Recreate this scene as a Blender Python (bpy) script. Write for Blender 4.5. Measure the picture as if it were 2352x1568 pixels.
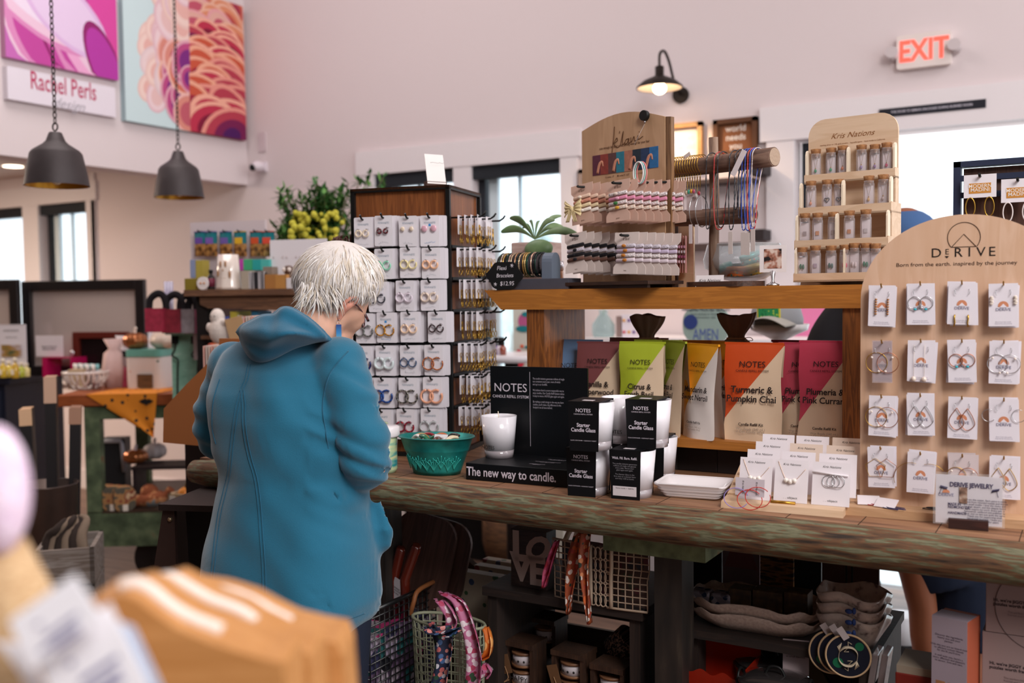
import bpy, math, random
from mathutils import Vector, Matrix
random.seed(7)
R = math.radians
for o in list(bpy.data.objects): bpy.data.objects.remove(o)
SC = bpy.context.scene
COL = SC.collection
# ---------------------------------------------------------------- camera
FPX = 2287.0; W, H = 2352, 1568
CAM = Vector((0, 0, 1.38))
YAW, PITCH, ROLL = R(30.5), math.atan(104/FPX), .012
f0 = Vector((-math.sin(YAW), math.cos(YAW), 0)); r0 = Vector((math.cos(YAW), math.sin(YAW), 0)); z0 = Vector((0, 0, 1))
FW = math.cos(PITCH)*f0 - math.sin(PITCH)*z0
UP1 = math.sin(PITCH)*f0 + math.cos(PITCH)*z0
RT = math.cos(ROLL)*r0 - math.sin(ROLL)*UP1
UP = math.sin(ROLL)*r0 + math.cos(ROLL)*UP1
cd = bpy.data.cameras.new('camera'); cam = bpy.data.objects.new('camera', cd); COL.objects.link(cam)
cd.sensor_width = 36; cd.lens = 36*FPX/W; cd.clip_start = .05; cd.clip_end = 200
cam.matrix_world = Matrix(((RT.x, UP.x, -FW.x, CAM.x), (RT.y, UP.y, -FW.y, CAM.y), (RT.z, UP.z, -FW.z, CAM.z), (0, 0, 0, 1)))
cd.dof.use_dof = True; cd.dof.focus_distance = 2.15; cd.dof.aperture_fstop = 2.8
SC.camera = cam
# ---------------------------------------------------------------- light and exposure
vs = SC.view_settings; vs.view_transform = 'Standard'; vs.look = 'None'; vs.gamma = 1; vs.exposure = .4; vs.use_curve_mapping = False
w = bpy.data.worlds.new('world'); SC.world = w; w.use_nodes = True
w.node_tree.nodes['Background'].inputs[0].default_value = (.95, .97, 1, 1); w.node_tree.nodes['Background'].inputs[1].default_value = 1.7
def area(loc, tgt, size, power, col=(1, 1, 1), sy=None):
    l = bpy.data.lights.new('area_light', 'AREA'); l.shape = 'RECTANGLE'; l.size = size; l.size_y = sy or size; l.energy = power; l.color = col
    o = bpy.data.objects.new('area_light', l); COL.objects.link(o); o.location = loc
    o.rotation_euler = (Vector(tgt)-Vector(loc)).to_track_quat('-Z', 'Y').to_euler(); return o
area((1.5, -.2, 3.5), (-.9, 2.3, 1.0), 1.3, 80, (1, .955, .935))
area((-3.2, 2.4, 4.2), (-3.2, 3.0, 0), 1.8, 38, (1, .93, .91))
area((1.8, 3.0, 4.2), (1.0, 3.4, .8), 1.5, 28, (1, .94, .93))
area((-6.9, 2.8, 2.3), (-6.9, 3, 0), 1.6, 120, (1, .79, .62))
# ---------------------------------------------------------------- pixel to place
def ray(px, py):
    return FW + RT*((px-1176)/FPX) + UP*((784-py)/FPX)
def PD(px, py, d): return CAM + ray(px, py)*d
def PY(px, py, Y):
    r = ray(px, py); return CAM + r*(Y/r.y)
def PX(px, py, X):
    r = ray(px, py); return CAM + r*(X/r.x)
def PZ(px, py, Z):
    r = ray(px, py); return CAM + r*((Z-CAM.z)/r.z)
def DEP(p): return (Vector(p)-CAM).dot(FW)
class Frame:
    def __init__(s, o, rz=0):
        s.o = Vector(o); s.rz = R(rz); s.ex = Vector((math.cos(s.rz), math.sin(s.rz), 0)); s.ey = Vector((-math.sin(s.rz), math.cos(s.rz), 0))
    def hit(s, px, py, ly=0):
        r = ray(px, py); t = ((s.o-CAM).dot(s.ey)+ly)/r.dot(s.ey); q = CAM+r*t-s.o
        return q.dot(s.ex), q.z
    def top(s, px, py, lz=0):
        r = ray(px, py); t = (s.o.z+lz-CAM.z)/r.z; q = CAM+r*t-s.o
        return q.dot(s.ex), q.dot(s.ey)
    def w(s, x, y, z): return s.o + s.ex*x + s.ey*y + Vector((0, 0, z))
# ---------------------------------------------------------------- materials
MATS = {}
def lin(c):
    if isinstance(c, str):
        c = [int(c[i:i+2], 16)/255 for i in (0, 2, 4)]
        c = [x/12.92 if x <= .04045 else ((x+.055)/1.055)**2.4 for x in c]
    return (c[0], c[1], c[2], 1)
def newmat(key):
    m = bpy.data.materials.new(key); m.use_nodes = True; MATS[key] = m
    return m, m.node_tree, m.node_tree.nodes['Principled BSDF']
def mat(col, rough=.6, metal=0, bump=0, bs=60, emit=0, sheen=0, coat=0, var=0, sub=0):
    key = 'm_%s_%s_%s_%s_%s_%s_%s_%s_%s_%s' % (col, rough, metal, bump, bs, emit, sheen, coat, var, sub)
    if key in MATS: return MATS[key]
    m, t, b = newmat(key); c = lin(col); b.inputs['Base Color'].default_value = c
    b.inputs['Roughness'].default_value = rough; b.inputs['Metallic'].default_value = metal
    if emit: b.inputs['Emission Color'].default_value = c; b.inputs['Emission Strength'].default_value = emit
    if coat: b.inputs['Coat Weight'].default_value = coat
    if not coat and not metal: b.inputs['Specular IOR Level'].default_value = .28
    if sheen: b.inputs['Sheen Weight'].default_value = sheen; b.inputs['Sheen Roughness'].default_value = .5
    if sub: b.inputs['Subsurface Weight'].default_value = sub; b.inputs['Subsurface Radius'].default_value = (.01, .004, .002)
    if bump or var:
        tc = t.nodes.new('ShaderNodeTexCoord'); n = t.nodes.new('ShaderNodeTexNoise'); n.inputs['Scale'].default_value = bs; n.inputs['Detail'].default_value = 4
        t.links.new(tc.outputs['Object'], n.inputs['Vector'])
        if bump:
            bp = t.nodes.new('ShaderNodeBump'); bp.inputs['Strength'].default_value = bump; bp.inputs['Distance'].default_value = .004
            t.links.new(n.outputs['Fac'], bp.inputs['Height']); t.links.new(bp.outputs[0], b.inputs['Normal'])
        if var:
            mx = t.nodes.new('ShaderNodeMix'); mx.data_type = 'RGBA'; mx.inputs[6].default_value = tuple(x*(1-var) for x in c[:3])+(1,); mx.inputs[7].default_value = tuple(min(1, x*(1+var)) for x in c[:3])+(1,)
            t.links.new(n.outputs['Fac'], mx.inputs[0]); t.links.new(mx.outputs[2], b.inputs['Base Color'])
    return m
def ramp(t, stops, interp='LINEAR'):
    r = t.nodes.new('ShaderNodeValToRGB'); r.color_ramp.interpolation = interp
    e = r.color_ramp.elements; e[0].position, e[0].color = stops[0][0], lin(stops[0][1]); e[1].position, e[1].color = stops[-1][0], lin(stops[-1][1])
    for p, c in stops[1:-1]:
        k = e.new(p); k.color = lin(c)
    return r
def noise_mat(key, stops, scale=(1, 1, 1), ns=5, rough=.6, detail=6, bump=.2, dist=0, interp='LINEAR', metal=0, coat=0):
    if key in MATS: return MATS[key]
    m, t, b = newmat(key); tc = t.nodes.new('ShaderNodeTexCoord'); mp = t.nodes.new('ShaderNodeMapping'); mp.inputs['Scale'].default_value = scale
    n = t.nodes.new('ShaderNodeTexNoise'); n.inputs['Scale'].default_value = ns; n.inputs['Detail'].default_value = detail; n.inputs['Distortion'].default_value = dist
    t.links.new(tc.outputs['Object'], mp.inputs[0]); t.links.new(mp.outputs[0], n.inputs['Vector'])
    r = ramp(t, stops, interp); t.links.new(n.outputs['Fac'], r.inputs[0]); t.links.new(r.outputs[0], b.inputs['Base Color'])
    b.inputs['Roughness'].default_value = rough; b.inputs['Metallic'].default_value = metal
    if coat: b.inputs['Coat Weight'].default_value = coat
    if bump:
        bp = t.nodes.new('ShaderNodeBump'); bp.inputs['Strength'].default_value = bump; bp.inputs['Distance'].default_value = .003
        t.links.new(n.outputs['Fac'], bp.inputs['Height']); t.links.new(bp.outputs[0], b.inputs['Normal'])
    return m
def wood(c1, c2, axis='x', ns=6, rough=.5, stretch=14, bump=.15):
    s = {'x': (1, stretch, stretch), 'y': (stretch, 1, stretch), 'z': (stretch, stretch, 1)}[axis]
    return noise_mat('wood_%s_%s_%s_%s' % (c1, c2, axis, ns), [(.3, c1), (.5, c2), (.56, c1), (.7, c2)], s, ns, rough, 5, bump, .6)
def floral(key, base, cols, scale=60, rough=.8, th=.38):
    if key in MATS: return MATS[key]
    m, t, b = newmat(key); tc = t.nodes.new('ShaderNodeTexCoord'); v = t.nodes.new('ShaderNodeTexVoronoi'); v.inputs['Scale'].default_value = scale
    t.links.new(tc.outputs['Object'], v.inputs['Vector'])
    sp = t.nodes.new('ShaderNodeSeparateColor'); t.links.new(v.outputs['Color'], sp.inputs[0])
    k = len(cols); r = ramp(t, [(i/k, c) for i, c in enumerate(cols)] if k > 1 else [(0, cols[0]), (1, cols[0])], 'CONSTANT')
    t.links.new(sp.outputs[0], r.inputs[0])
    lt = t.nodes.new('ShaderNodeMath'); lt.operation = 'LESS_THAN'; lt.inputs[1].default_value = th; t.links.new(v.outputs['Distance'], lt.inputs[0])
    mx = t.nodes.new('ShaderNodeMix'); mx.data_type = 'RGBA'; mx.inputs[6].default_value = lin(base)
    t.links.new(lt.outputs[0], mx.inputs[0]); t.links.new(r.outputs[0], mx.inputs[7]); t.links.new(mx.outputs[2], b.inputs['Base Color'])
    b.inputs['Roughness'].default_value = rough
    return m
def glass(col='ffffff', tr=.85, rough=.03, key=None):
    key = key or 'glass_%s_%s_%s' % (col, tr, rough)
    if key in MATS: return MATS[key]
    m, t, b = newmat(key); out = t.nodes['Material Output']
    tp = t.nodes.new('ShaderNodeBsdfTransparent'); tp.inputs[0].default_value = lin(col)
    b.inputs['Base Color'].default_value = lin(col); b.inputs['Roughness'].default_value = rough; b.inputs['Specular IOR Level'].default_value = .8
    lw = t.nodes.new('ShaderNodeLayerWeight'); lw.inputs[0].default_value = .25
    mr = t.nodes.new('ShaderNodeMapRange'); mr.inputs[3].default_value = 1-tr; mr.inputs[4].default_value = min(1, 1-tr+.6); t.links.new(lw.outputs['Facing'], mr.inputs[0])
    mx = t.nodes.new('ShaderNodeMixShader'); t.links.new(mr.outputs[0], mx.inputs[0]); t.links.new(tp.outputs[0], mx.inputs[1]); t.links.new(b.outputs[0], mx.inputs[2])
    t.links.new(mx.outputs[0], out.inputs[0]); return m
# ---------------------------------------------------------------- mesh builder
class MB:
    def __init__(s): s.v = []; s.f = []; s.m = []; s.s = []
    def add(s, vs, fs, mi=0, sm=False, T=None):
        o = len(s.v)
        for p in vs: s.v.append(tuple(T @ Vector(p)) if T is not None else tuple(p))
        for f in fs: s.f.append([o+i for i in f]); s.m.append(mi); s.s.append(sm)
        return s
    def box(s, c, d, mi=0, rz=0, rx=0, ry=0):
        T = Matrix.Translation(c) @ Matrix.Rotation(R(rz), 4, 'Z') @ Matrix.Rotation(R(ry), 4, 'Y') @ Matrix.Rotation(R(rx), 4, 'X')
        x, y, z = d[0]/2, d[1]/2, d[2]/2
        return s.add([(-x, -y, -z), (x, -y, -z), (x, y, -z), (-x, y, -z), (-x, -y, z), (x, -y, z), (x, y, z), (-x, y, z)],
                     [(0, 3, 2, 1), (4, 5, 6, 7), (0, 1, 5, 4), (1, 2, 6, 5), (2, 3, 7, 6), (3, 0, 4, 7)], mi, False, T)
    def bb(s, x0, x1, y0, y1, z0, z1, mi=0): return s.box(((x0+x1)/2, (y0+y1)/2, (z0+z1)/2), (abs(x1-x0), abs(y1-y0), abs(z1-z0)), mi)
    def tube(s, pts, r, n=8, mi=0, closed=False, cap=True, flat=1, smooth=True):
        pts = [Vector(p) for p in pts]; k = len(pts); rr = list(r) if isinstance(r, (list, tuple)) else [r]*k
        if len(rr) != k: rr = [rr[int(i*(len(rr)-1)/(k-1))]+(rr[min(len(rr)-1, int(i*(len(rr)-1)/(k-1))+1)]-rr[int(i*(len(rr)-1)/(k-1))])*(i*(len(rr)-1)/(k-1) % 1) for i in range(k)]
        vs = []; up = None
        for i, p in enumerate(pts):
            a = pts[(i-1) % k] if (closed or i) else p; b = pts[(i+1) % k] if (closed or i < k-1) else p
            t = (b-a); t = t.normalized() if t.length > 1e-9 else Vector((0, 0, 1))
            if up is None: up = Vector((0, 0, 1)) if abs(t.z) < .9 else Vector((0, 1, 0))
            sd = t.cross(up)
            if sd.length < 1e-6: sd = t.cross(Vector((1, .1, 0)))
            sd.normalize(); up = sd.cross(t).normalized()
            for j in range(n):
                an = 2*math.pi*j/n; vs.append(p+(sd*math.cos(an)+up*math.sin(an)*flat)*rr[i])
        fs = []
        for i in range(k if closed else k-1):
            for j in range(n):
                a = i*n+j; b = i*n+(j+1) % n; c = ((i+1) % k)*n+(j+1) % n; d = ((i+1) % k)*n+j; fs.append((a, d, c, b))
        s.add(vs, fs, mi, smooth)
        if cap and not closed:
            o = len(s.v)-len(vs); s.f.append([o+j for j in range(n)]); s.m.append(mi); s.s.append(False)
            s.f.append([o+(k-1)*n+j for j in reversed(range(n))]); s.m.append(mi); s.s.append(False)
        return s
    def cyl(s, a, b, r, r2=None, n=16, mi=0): return s.tube([a, b], [r, r if r2 is None else r2], n, mi)
    def lathe(s, prof, c=(0, 0, 0), n=24, mi=0, sx=1, sy=1, T=None, wob=None, op=False):
        vs = []; fs = []; k = len(prof)
        for r, z in prof:
            for j in range(n):
                a = 2*math.pi*j/n; q = r*(wob(a) if wob else 1); vs.append((c[0]+q*math.cos(a)*sx, c[1]+q*math.sin(a)*sy, c[2]+z))
        for i in range(k-1):
            for j in range(n): fs.append((i*n+j, i*n+(j+1) % n, (i+1)*n+(j+1) % n, (i+1)*n+j))
        if prof[0][0] > 1e-5 and not op: fs.append(tuple(reversed(range(n))))
        if prof[-1][0] > 1e-5 and not op: fs.append(tuple((k-1)*n+j for j in range(n)))
        return s.add(vs, fs, mi, True, T)
    def ball(s, c, r, n=14, m=9, mi=0, T=None):
        if not isinstance(r, (tuple, list)): r = (r, r, r)
        pr = [(math.sin(math.pi*i/m), -math.cos(math.pi*i/m)) for i in range(m+1)]
        pr[0] = (1e-6, -1); pr[-1] = (1e-6, 1)
        TT = Matrix.Translation(c) @ (T.to_4x4() if T is not None else Matrix()) @ Matrix.Diagonal((r[0], r[1], r[2], 1))
        return s.lathe(pr, (0, 0, 0), n, mi, T=TT)
    def prism(s, pts, a, b, plane='xz', mi=0, mi2=None, smooth=False):
        n = len(pts); q = {'xz': lambda p, d: (p[0], d, p[1]), 'xy': lambda p, d: (p[0], p[1], d), 'yz': lambda p, d: (d, p[0], p[1])}[plane]
        vs = [q(p, a) for p in pts]+[q(p, b) for p in pts]
        s.add(vs, [tuple(range(n)), tuple(reversed(range(n, 2*n)))], mi)
        s.add(vs, [(i, n+i, n+(i+1) % n, (i+1) % n) for i in range(n)], mi if mi2 is None else mi2, smooth); return s
    def arc(s, c, Rr, r, a0=0, a1=360, n=24, mi=0, plane='xz', k=6, sx=1, sz=1):
        full = abs(a1-a0) >= 359.9; pts = []
        for i in range(n if full else n+1):
            a = R(a0+(a1-a0)*i/n); u, v = Rr*math.cos(a)*sx, Rr*math.sin(a)*sz
            pts.append({'xz': (c[0]+u, c[1], c[2]+v), 'xy': (c[0]+u, c[1]+v, c[2]), 'yz': (c[0], c[1]+u, c[2]+v)}[plane])
        return s.tube(pts, r, k, mi, closed=full)
    def sheet(s, fn, nu, nv, mi=0, mf=None, smooth=True):
        vs = [tuple(fn(i/nu, j/nv)) for j in range(nv+1) for i in range(nu+1)]; o = len(s.v); s.v += vs
        for j in range(nv):
            for i in range(nu):
                a = o+j*(nu+1)+i; s.f.append([a, a+1, a+nu+2, a+nu+1]); s.s.append(smooth)
                s.m.append(mf((i+.5)/nu, (j+.5)/nv) if mf else mi)
        return s
    def build(s, name, mats, parent=None, loc=None, rz=0, bev=0, sub=0, solid=0, rem=0, smooth=0):
        me = bpy.data.meshes.new(name); me.from_pydata(s.v, [], s.f); mats = mats if isinstance(mats, (list, tuple)) else [mats]
        for m in mats: me.materials.append(m)
        me.polygons.foreach_set('material_index', s.m); me.polygons.foreach_set('use_smooth', s.s); me.update()
        o = bpy.data.objects.new(name, me); COL.objects.link(o)
        if parent is not None: o.parent = parent
        if loc is not None: o.location = loc
        o.rotation_euler = (0, 0, rz)
        if rem:
            q = o.modifiers.new('r', 'REMESH'); q.mode = 'VOXEL'; q.voxel_size = rem; q.use_smooth_shade = True
        if smooth:
            q = o.modifiers.new('c', 'SMOOTH'); q.iterations = smooth; q.factor = .5
        if solid:
            q = o.modifiers.new('s', 'SOLIDIFY'); q.thickness = solid; q.offset = 0
        if bev:
            q = o.modifiers.new('b', 'BEVEL'); q.width = bev; q.segments = 2; q.limit_method = 'ANGLE'; q.angle_limit = R(40)
        if sub:
            q = o.modifiers.new('u', 'SUBSURF'); q.levels = sub; q.render_levels = sub
        return o
def tag(o, label=None, cat=None, group=None, kind=None):
    if label: o['label'] = label
    if cat: o['category'] = cat
    if group: o['group'] = group
    if kind: o['kind'] = kind
    return o
def thing(name, label, cat, loc, rz=0, group=None):
    o = bpy.data.objects.new(name, None); o.empty_display_size = .02; COL.objects.link(o); o.location = loc; o.rotation_euler = (0, 0, rz)
    return tag(o, label, cat, group)
def copy_tree(o, parent=None):
    c = o.copy(); COL.objects.link(c)
    if parent is not None: c.parent = parent
    for ch in list(o.children): copy_tree(ch, c)
    return c
TX = {}
def text_mesh(s, size, bold, shear, sx, align, lh):
    key = (s, size, bold, shear, sx, align, lh)
    if key in TX: return TX[key]
    cu = bpy.data.curves.new('t', 'FONT'); cu.body = s; cu.size = size; cu.align_x = align; cu.align_y = 'CENTER'; cu.offset = bold*size; cu.shear = shear; cu.space_line = lh; cu.resolution_u = 3
    ob = bpy.data.objects.new('t', cu); COL.objects.link(ob); bpy.context.view_layer.update()
    me = bpy.data.meshes.new_from_object(ob.evaluated_get(bpy.context.evaluated_depsgraph_get()))
    me.name = 'lettering'; me.transform(Matrix.Diagonal((sx, 1, 1, 1)) )
    me.transform(Matrix.Rotation(R(90), 4, 'X'))
    bpy.data.objects.remove(ob); bpy.data.curves.remove(cu); me.materials.clear(); TX[key] = me; return me
def text(s, size_, m, parent, loc, rot=(0, 0, 0), bold=0, shear=0, sx=1, align='CENTER', lh=1, name='lettering'):
    """flat lettering facing local -y; size is the font size, about 1.4 times the capital height"""
    size = size_*.84; me = text_mesh(s, size, bold, shear, sx, align, lh)
    k = ('m', me.name, m.name)
    if k not in TX:
        q = me.copy(); q.materials.append(m); TX[k] = q
    o = bpy.data.objects.new(name, TX[k]); COL.objects.link(o); o.parent = parent; o.location = loc; o.rotation_euler = rot
    return o
def scribble(mb, x0, x1, z, y, h=.002, r=.0002, n=None, slope=0, mi=0, seed=0):
    rd = random.Random(seed); n = n or int((x1-x0)/h*2); pts = []
    for i in range(n+1):
        u = i/n; pts.append((x0+(x1-x0)*u+rd.uniform(-.2, .2)*h, y, z+slope*(x1-x0)*u+rd.uniform(-.5, .5)*h*(1.6 if rd.random() < .2 else .8)))
    mb.tube(pts, r, 4, mi); return mb
def rrect(w, h, r, n=4, x=0, z=0):
    pts = []
    for cx, cz, a in ((w/2-r, h/2-r, 0), (-w/2+r, h/2-r, 90), (-w/2+r, -h/2+r, 180), (w/2-r, -h/2+r, 270)):
        for i in range(n+1): pts.append((x+cx+r*math.cos(R(a+90*i/n)), z+cz+r*math.sin(R(a+90*i/n))))
    return pts
def spl(pts, n=6):
    """catmull-rom through points"""
    P = [Vector(p) for p in pts]; out = []
    for i in range(len(P)-1):
        a = P[max(i-1, 0)]; b = P[i]; c = P[i+1]; d = P[min(i+2, len(P)-1)]
        for j in range(n):
            t = j/n; out.append(.5*((2*b)+(c-a)*t+(2*a-5*b+4*c-d)*t*t+(3*b-a-3*c+d)*t*t*t))
    out.append(P[-1]); return out
BLACK = mat('121212', .45); WHITE = mat('ece6e8', .6); CARDW = mat('e9e4ea', .7); INK = mat('2b2624', .7); CREAM = mat('ddcbb8', .8); GOLD = mat('c39a45', .3, 1); SILVER = mat('c9c9cc', .25, 1)
TT_ = .96    # table top height
SH = 1.396   # upper shelf top height
TY = 1.85    # table front
SY = 2.18    # shelf front
BW = None
# ================================================================ the setting
BW = 4.7; LX = -4.73
WALLM = mat('d8cbcc', .9, bump=.03, bs=30); WALLL = mat('dccfd0', .9, bump=.03, bs=30); TRIMM = mat('e0d8da', .6); FRM = mat('23262c', .5)
def st(o): return tag(o, kind='structure')
FLM = noise_mat('floor_wood', [(.3, '4a362c'), (.5, '6b5244'), (.7, '7f6656')], (1.5, 14, 1), 2, .42, 5, .1)
m = MB(); m.bb(-12, 4, -1.5, 4.9, -.1, 0); st(m.build('floor', FLM))
wins = []
def xat(px, py=600): return PY(px, py, BW).x
WZ0, WZ1 = .8, 2.105
holes = [(xat(-110), xat(60)), (xat(96), xat(206)), (xat(866), xat(1048)), (xat(1088), xat(1292))]
dx0, dx1 = xat(1826), 1.6
m = MB(); x = -10.5
for a, b in holes:
    m.bb(x, a, BW, BW+.16, 0, 4.6); m.bb(a, b, BW, BW+.16, 0, WZ0); m.bb(a, b, BW, BW+.16, WZ1, 4.6); x = b
m.bb(x, dx0, BW, BW+.16, 0, 4.6); m.bb(dx0, dx1, BW, BW+.16, 2.09, 4.6); m.bb(dx1, 4, BW, BW+.16, 0, 4.6)
st(m.build('wall_back', WALLM))
for i, (a, b) in enumerate(holes):
    root = thing('window_%d' % (i+1), None, None, (a, BW, WZ0)); st(root); w_, h_ = b-a, WZ1-WZ0
    m = MB(); t = .045
    for q in ((0, t, 0, h_), (w_-t*.4, w_, 0, h_), (0, w_, 0, t), (0, w_, h_-t, h_)): m.bb(q[0], q[1], .06, .12, q[2], q[3])
    m.build('window_frame', FRM, root)
    m = MB(); m.bb(w_*.44, w_*.44+.012, .08, .11, t, h_-t); m.bb(t+.02, t+.075, .07, .1, t, h_-t); m.build('mullion', mat('c9d6dc', .5), root)
    m = MB(); m.bb(0, w_, .0, .05, h_-.075, h_-.005); m.build('roller_shade', mat('20242a', .6), root)
    m = MB(); m.bb(t, w_-t*.4, .088, .092, t, h_-t); m.build('pane', glass('f4fbff', .95), root)
    m = MB(); m.bb(-.02, w_+.02, -.05, .06, -.03, 0); m.build('window_sill', TRIMM, root)
# casings
m = MB()
for a, b in ((holes[0][0], holes[1][1]), (holes[2][0], holes[3][1])):
    m.bb(a-.13, b+.12, BW-.025, BW, WZ1, WZ1+.14); m.bb(a-.11, a, BW-.02, BW, .77, WZ1); m.bb(b, b+.1, BW-.02, BW, .77, WZ1)
m.bb(holes[0][1], holes[1][0], BW-.02, BW, .77, WZ1); m.bb(holes[2][1], holes[3][0], BW-.02, BW, .77, WZ1)
st(m.build('trim_1', TRIMM))
m = MB(); m.bb(dx0-.16, 1.8, BW-.025, BW, 2.09, 2.25); m.bb(dx0-.13, dx0, BW-.02, BW, 0, 2.09); st(m.build('trim_2', TRIMM))
m = MB(); m.bb(-10.5, dx0-.13, BW-.018, BW, 0, .14); st(m.build('baseboard_back', TRIMM))
d = thing('door_1', None, None, (dx0, BW, 0)); st(d)
m = MB(); m.bb(.02, .07, .05, .1, 0, 2.08); m.bb(.12, .18, .05, .1, .0, 2.05); m.build('door_frame', FRM, d)
m = MB(); m.bb(.07, .12, .07, .075, .02, 2.05); m.bb(.18, 2.2, .07, .075, .02, 2.05); m.build('pane', glass('f4fbff', .95), d)
m = MB(); m.ball((.15, .03, 1.62), (.03, .03, .03)); m.cyl((.15, .03, 1.05), (.15, .03, 1.75), .012); m.build('door_handle', BLACK, d)
# loft wall with its header, return and the ceiling of the low room
m = MB(); m.bb(LX-.16, LX, -1.5, BW, 2.115, 4.6); st(m.build('wall_left', WALLL))
m = MB(); m.bb(-10.5, LX-.16, -1.5, BW, 2.33, 2.4); st(m.build('ceiling_low_room', mat('d9c6bd', .9)))
m = MB(); m.bb(-10.6, -10.5, -1.5, BW, 0, 2.4); st(m.build('wall_far_left', mat('e0c5b4', .9)))
m = MB(); m.bb(-10.5, 4, -1.6, -1.5, 0, 4.7); st(m.build('wall_unseen_front', mat('6a5d56', .9)))  # unseen wall behind the camera, added and coloured dark to cut fill light
m = MB(); m.bb(-5, 4, -1.5, 4.9, 4.6, 4.7); st(m.build('ceiling', mat('e3dcdc', .9)))
xt = xat(219, 500); m = MB(); m.bb(xt-.02, xt+.02, BW-.02, BW, .14, 2.3); st(m.build('trim_3', TRIMM))
# outside: lawn and trees past the glass, colours whitened to paint in glare
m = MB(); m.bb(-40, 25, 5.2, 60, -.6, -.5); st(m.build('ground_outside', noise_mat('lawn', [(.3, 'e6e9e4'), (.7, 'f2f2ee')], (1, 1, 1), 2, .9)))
for i, (px, d_, h_) in enumerate(((1112, 30, 3.4), (1178, 34, 2.9), (1243, 27, 4.6), (150, 38, 1.9), (960, 34, 3.2))):
    p = PD(px, 690, d_); rd = random.Random(i)
    t = thing('tree', 'pale green tree seen outside the window, %s' % ('behind the potted succulent, %s one' % ['left', 'middle', 'right'][i] if i < 3 else ['pale tree far off in the low room window', 'pale tree above the black earring tower'][i-3]), 'tree', (p.x, p.y, -.5), 0, 'trees outside')
    m = MB(); m.cyl((0, 0, 0), (0, 0, h_*.5), .15, .08, 8); m.build('trunk', mat('d0ccc8', .9), t)
    m = MB()
    for k in range(26):
        q = rd.random(); a = rd.uniform(0, 6.28); rr = (1-q)*h_*.28+.2
        m.ball((rr*math.cos(a)*rd.random(), rr*math.sin(a)*rd.random(), h_*(.3+.68*q)), (rr*.5, rr*.5, rr*.5), 8, 6)
    m.build('foliage', noise_mat('whitened_leaf', [(.3, 'dfeae8'), (.7, 'eef6f4')], (1, 1, 1), 3, .95, bump=1), t)
# ---------------------------------------------------------------- things on the walls
FB = Frame((0, BW, 0), 0)
def at_wall(px, py, out=0):
    x, z = FB.hit(px, py, -out); return Vector((x, BW-out, z))
p = at_wall(1515, 203, .26)
t = thing('wall_lamp', 'bronze gooseneck barn lamp glowing on the tall wall', 'lamp', (p.x, BW, p.z))
DKB = mat('2e2723', .45, .7); m = MB()
m.lathe([(.108, 0), (.107, .008), (.075, .035), (.035, .052), (.02, .06), (.02, .1), (.012, .105)], (0, -.26, 0), 32, op=True); o = m.build('lamp_shade', DKB, t, solid=.002)
m = MB(); m.lathe([(.104, .001), (.07, .03), (.03, .045), (.001, .048)], (0, -.26, 0), 32, op=True); m.build('shade_lining', mat('f5e8da', .5), t)
m = MB(); m.tube(spl([(0, -.26, .1), (.0, -.255, .16), (0, -.2, .185), (.0, -.14, .15), (.01, -.09, .05), (.01, -.0, .01)]), .007, 8); m.build('gooseneck', DKB, t)
m = MB(); m.cyl((.01, -.02, .01), (.01, 0, .01), .04); m.build('wall_plate', DKB, t)
m = MB(); m.ball((0, -.26, .0), (.032, .032, .028)); m.build('bulb', mat('ffdcb0', .5, emit=9), t)
l = bpy.data.lights.new('lamp_bulb', 'SPOT'); l.energy = 15; l.color = (1, .72, .45); l.shadow_soft_size = .03; l.spot_size = R(150); l.spot_blend = .5
o = bpy.data.objects.new('lamp_bulb', l); COL.objects.link(o); o.location = (p.x, BW-.26, p.z-.035)
p = at_wall(2121, 114, .04)
t = thing('exit_sign', 'white EXIT sign with red glowing letters and two small lamp heads', 'sign', (p.x, BW, p.z))
m = MB(); m.prism(rrect(.22, .145, .012), -.04, 0); m.build('housing', mat('e2d5d0', .5), t)
text('EXIT', .15, mat('ff4a3c', .5, emit=1.3), t, (0, -.042, -.003), bold=.022, sx=.78)
m = MB()
for s in (-1, 1): m = MB(); m.cyl((s*.125, -.01, -.01), (s*.125, -.075, 0), .022, .026); m.cyl((s*.11, -.02, -.01), (s*.11, 0, -.01), .02); m.build('lamp_head', mat('c3b7b8', .35), t)
p = at_wall(2140, 256, .01)
t = thing('door_sign', 'narrow black sign strip above the bright doorway', 'sign', (p.x, BW, p.z+.01))
m = MB(); m.bb(-.215, .215, -.03, -.025, -.018, .018); m.build('panel', mat('1a1a24', .6), t)
text('THIS DOOR TO REMAIN UNLOCKED DURING BUSINESS HOURS', .017, mat('c9c4cf', .6), t, (0, -.0305, 0), bold=.01, sx=.8)
def wframe(x0, x1, y0, y1, c, inner, words, lab, col='d9d0cc'):
    a = at_wall(x0, y1, .03); b = at_wall(x1, y0, .03); w_, h_ = b.x-a.x, b.z-a.z
    t = thing('wall_frame', lab, 'picture frame', ((a.x+b.x)/2, BW, (a.z+b.z)/2)); m = MB()
    for q in ((-w_/2, -w_/2+.022, -h_/2, h_/2), (w_/2-.022, w_/2, -h_/2, h_/2), (-w_/2, w_/2, h_/2-.022, h_/2), (-w_/2, w_/2, -h_/2, -h_/2+.022)): m.bb(q[0], q[1], -.035, 0, q[2], q[3])
    m.build('frame', c, t); m = MB(); m.bb(-w_/2+.02, w_/2-.02, -.012, -.004, -h_/2+.02, h_/2-.02); m.build('panel', inner, t)
    if words: text(words, .05, mat(col, .7), t, (0, -.0135, .02), bold=.015)
OAK = wood('b98958', 'a3733f', 'x'); BRN = wood('6b4129', '55301d', 'z')
wframe(1525, 1612, 278, 392, OAK, mat('dccfc8', .8), 'and so\nshe did', 'oak framed pale word sign on the wall beside the display board', 'cbbcb4')
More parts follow.
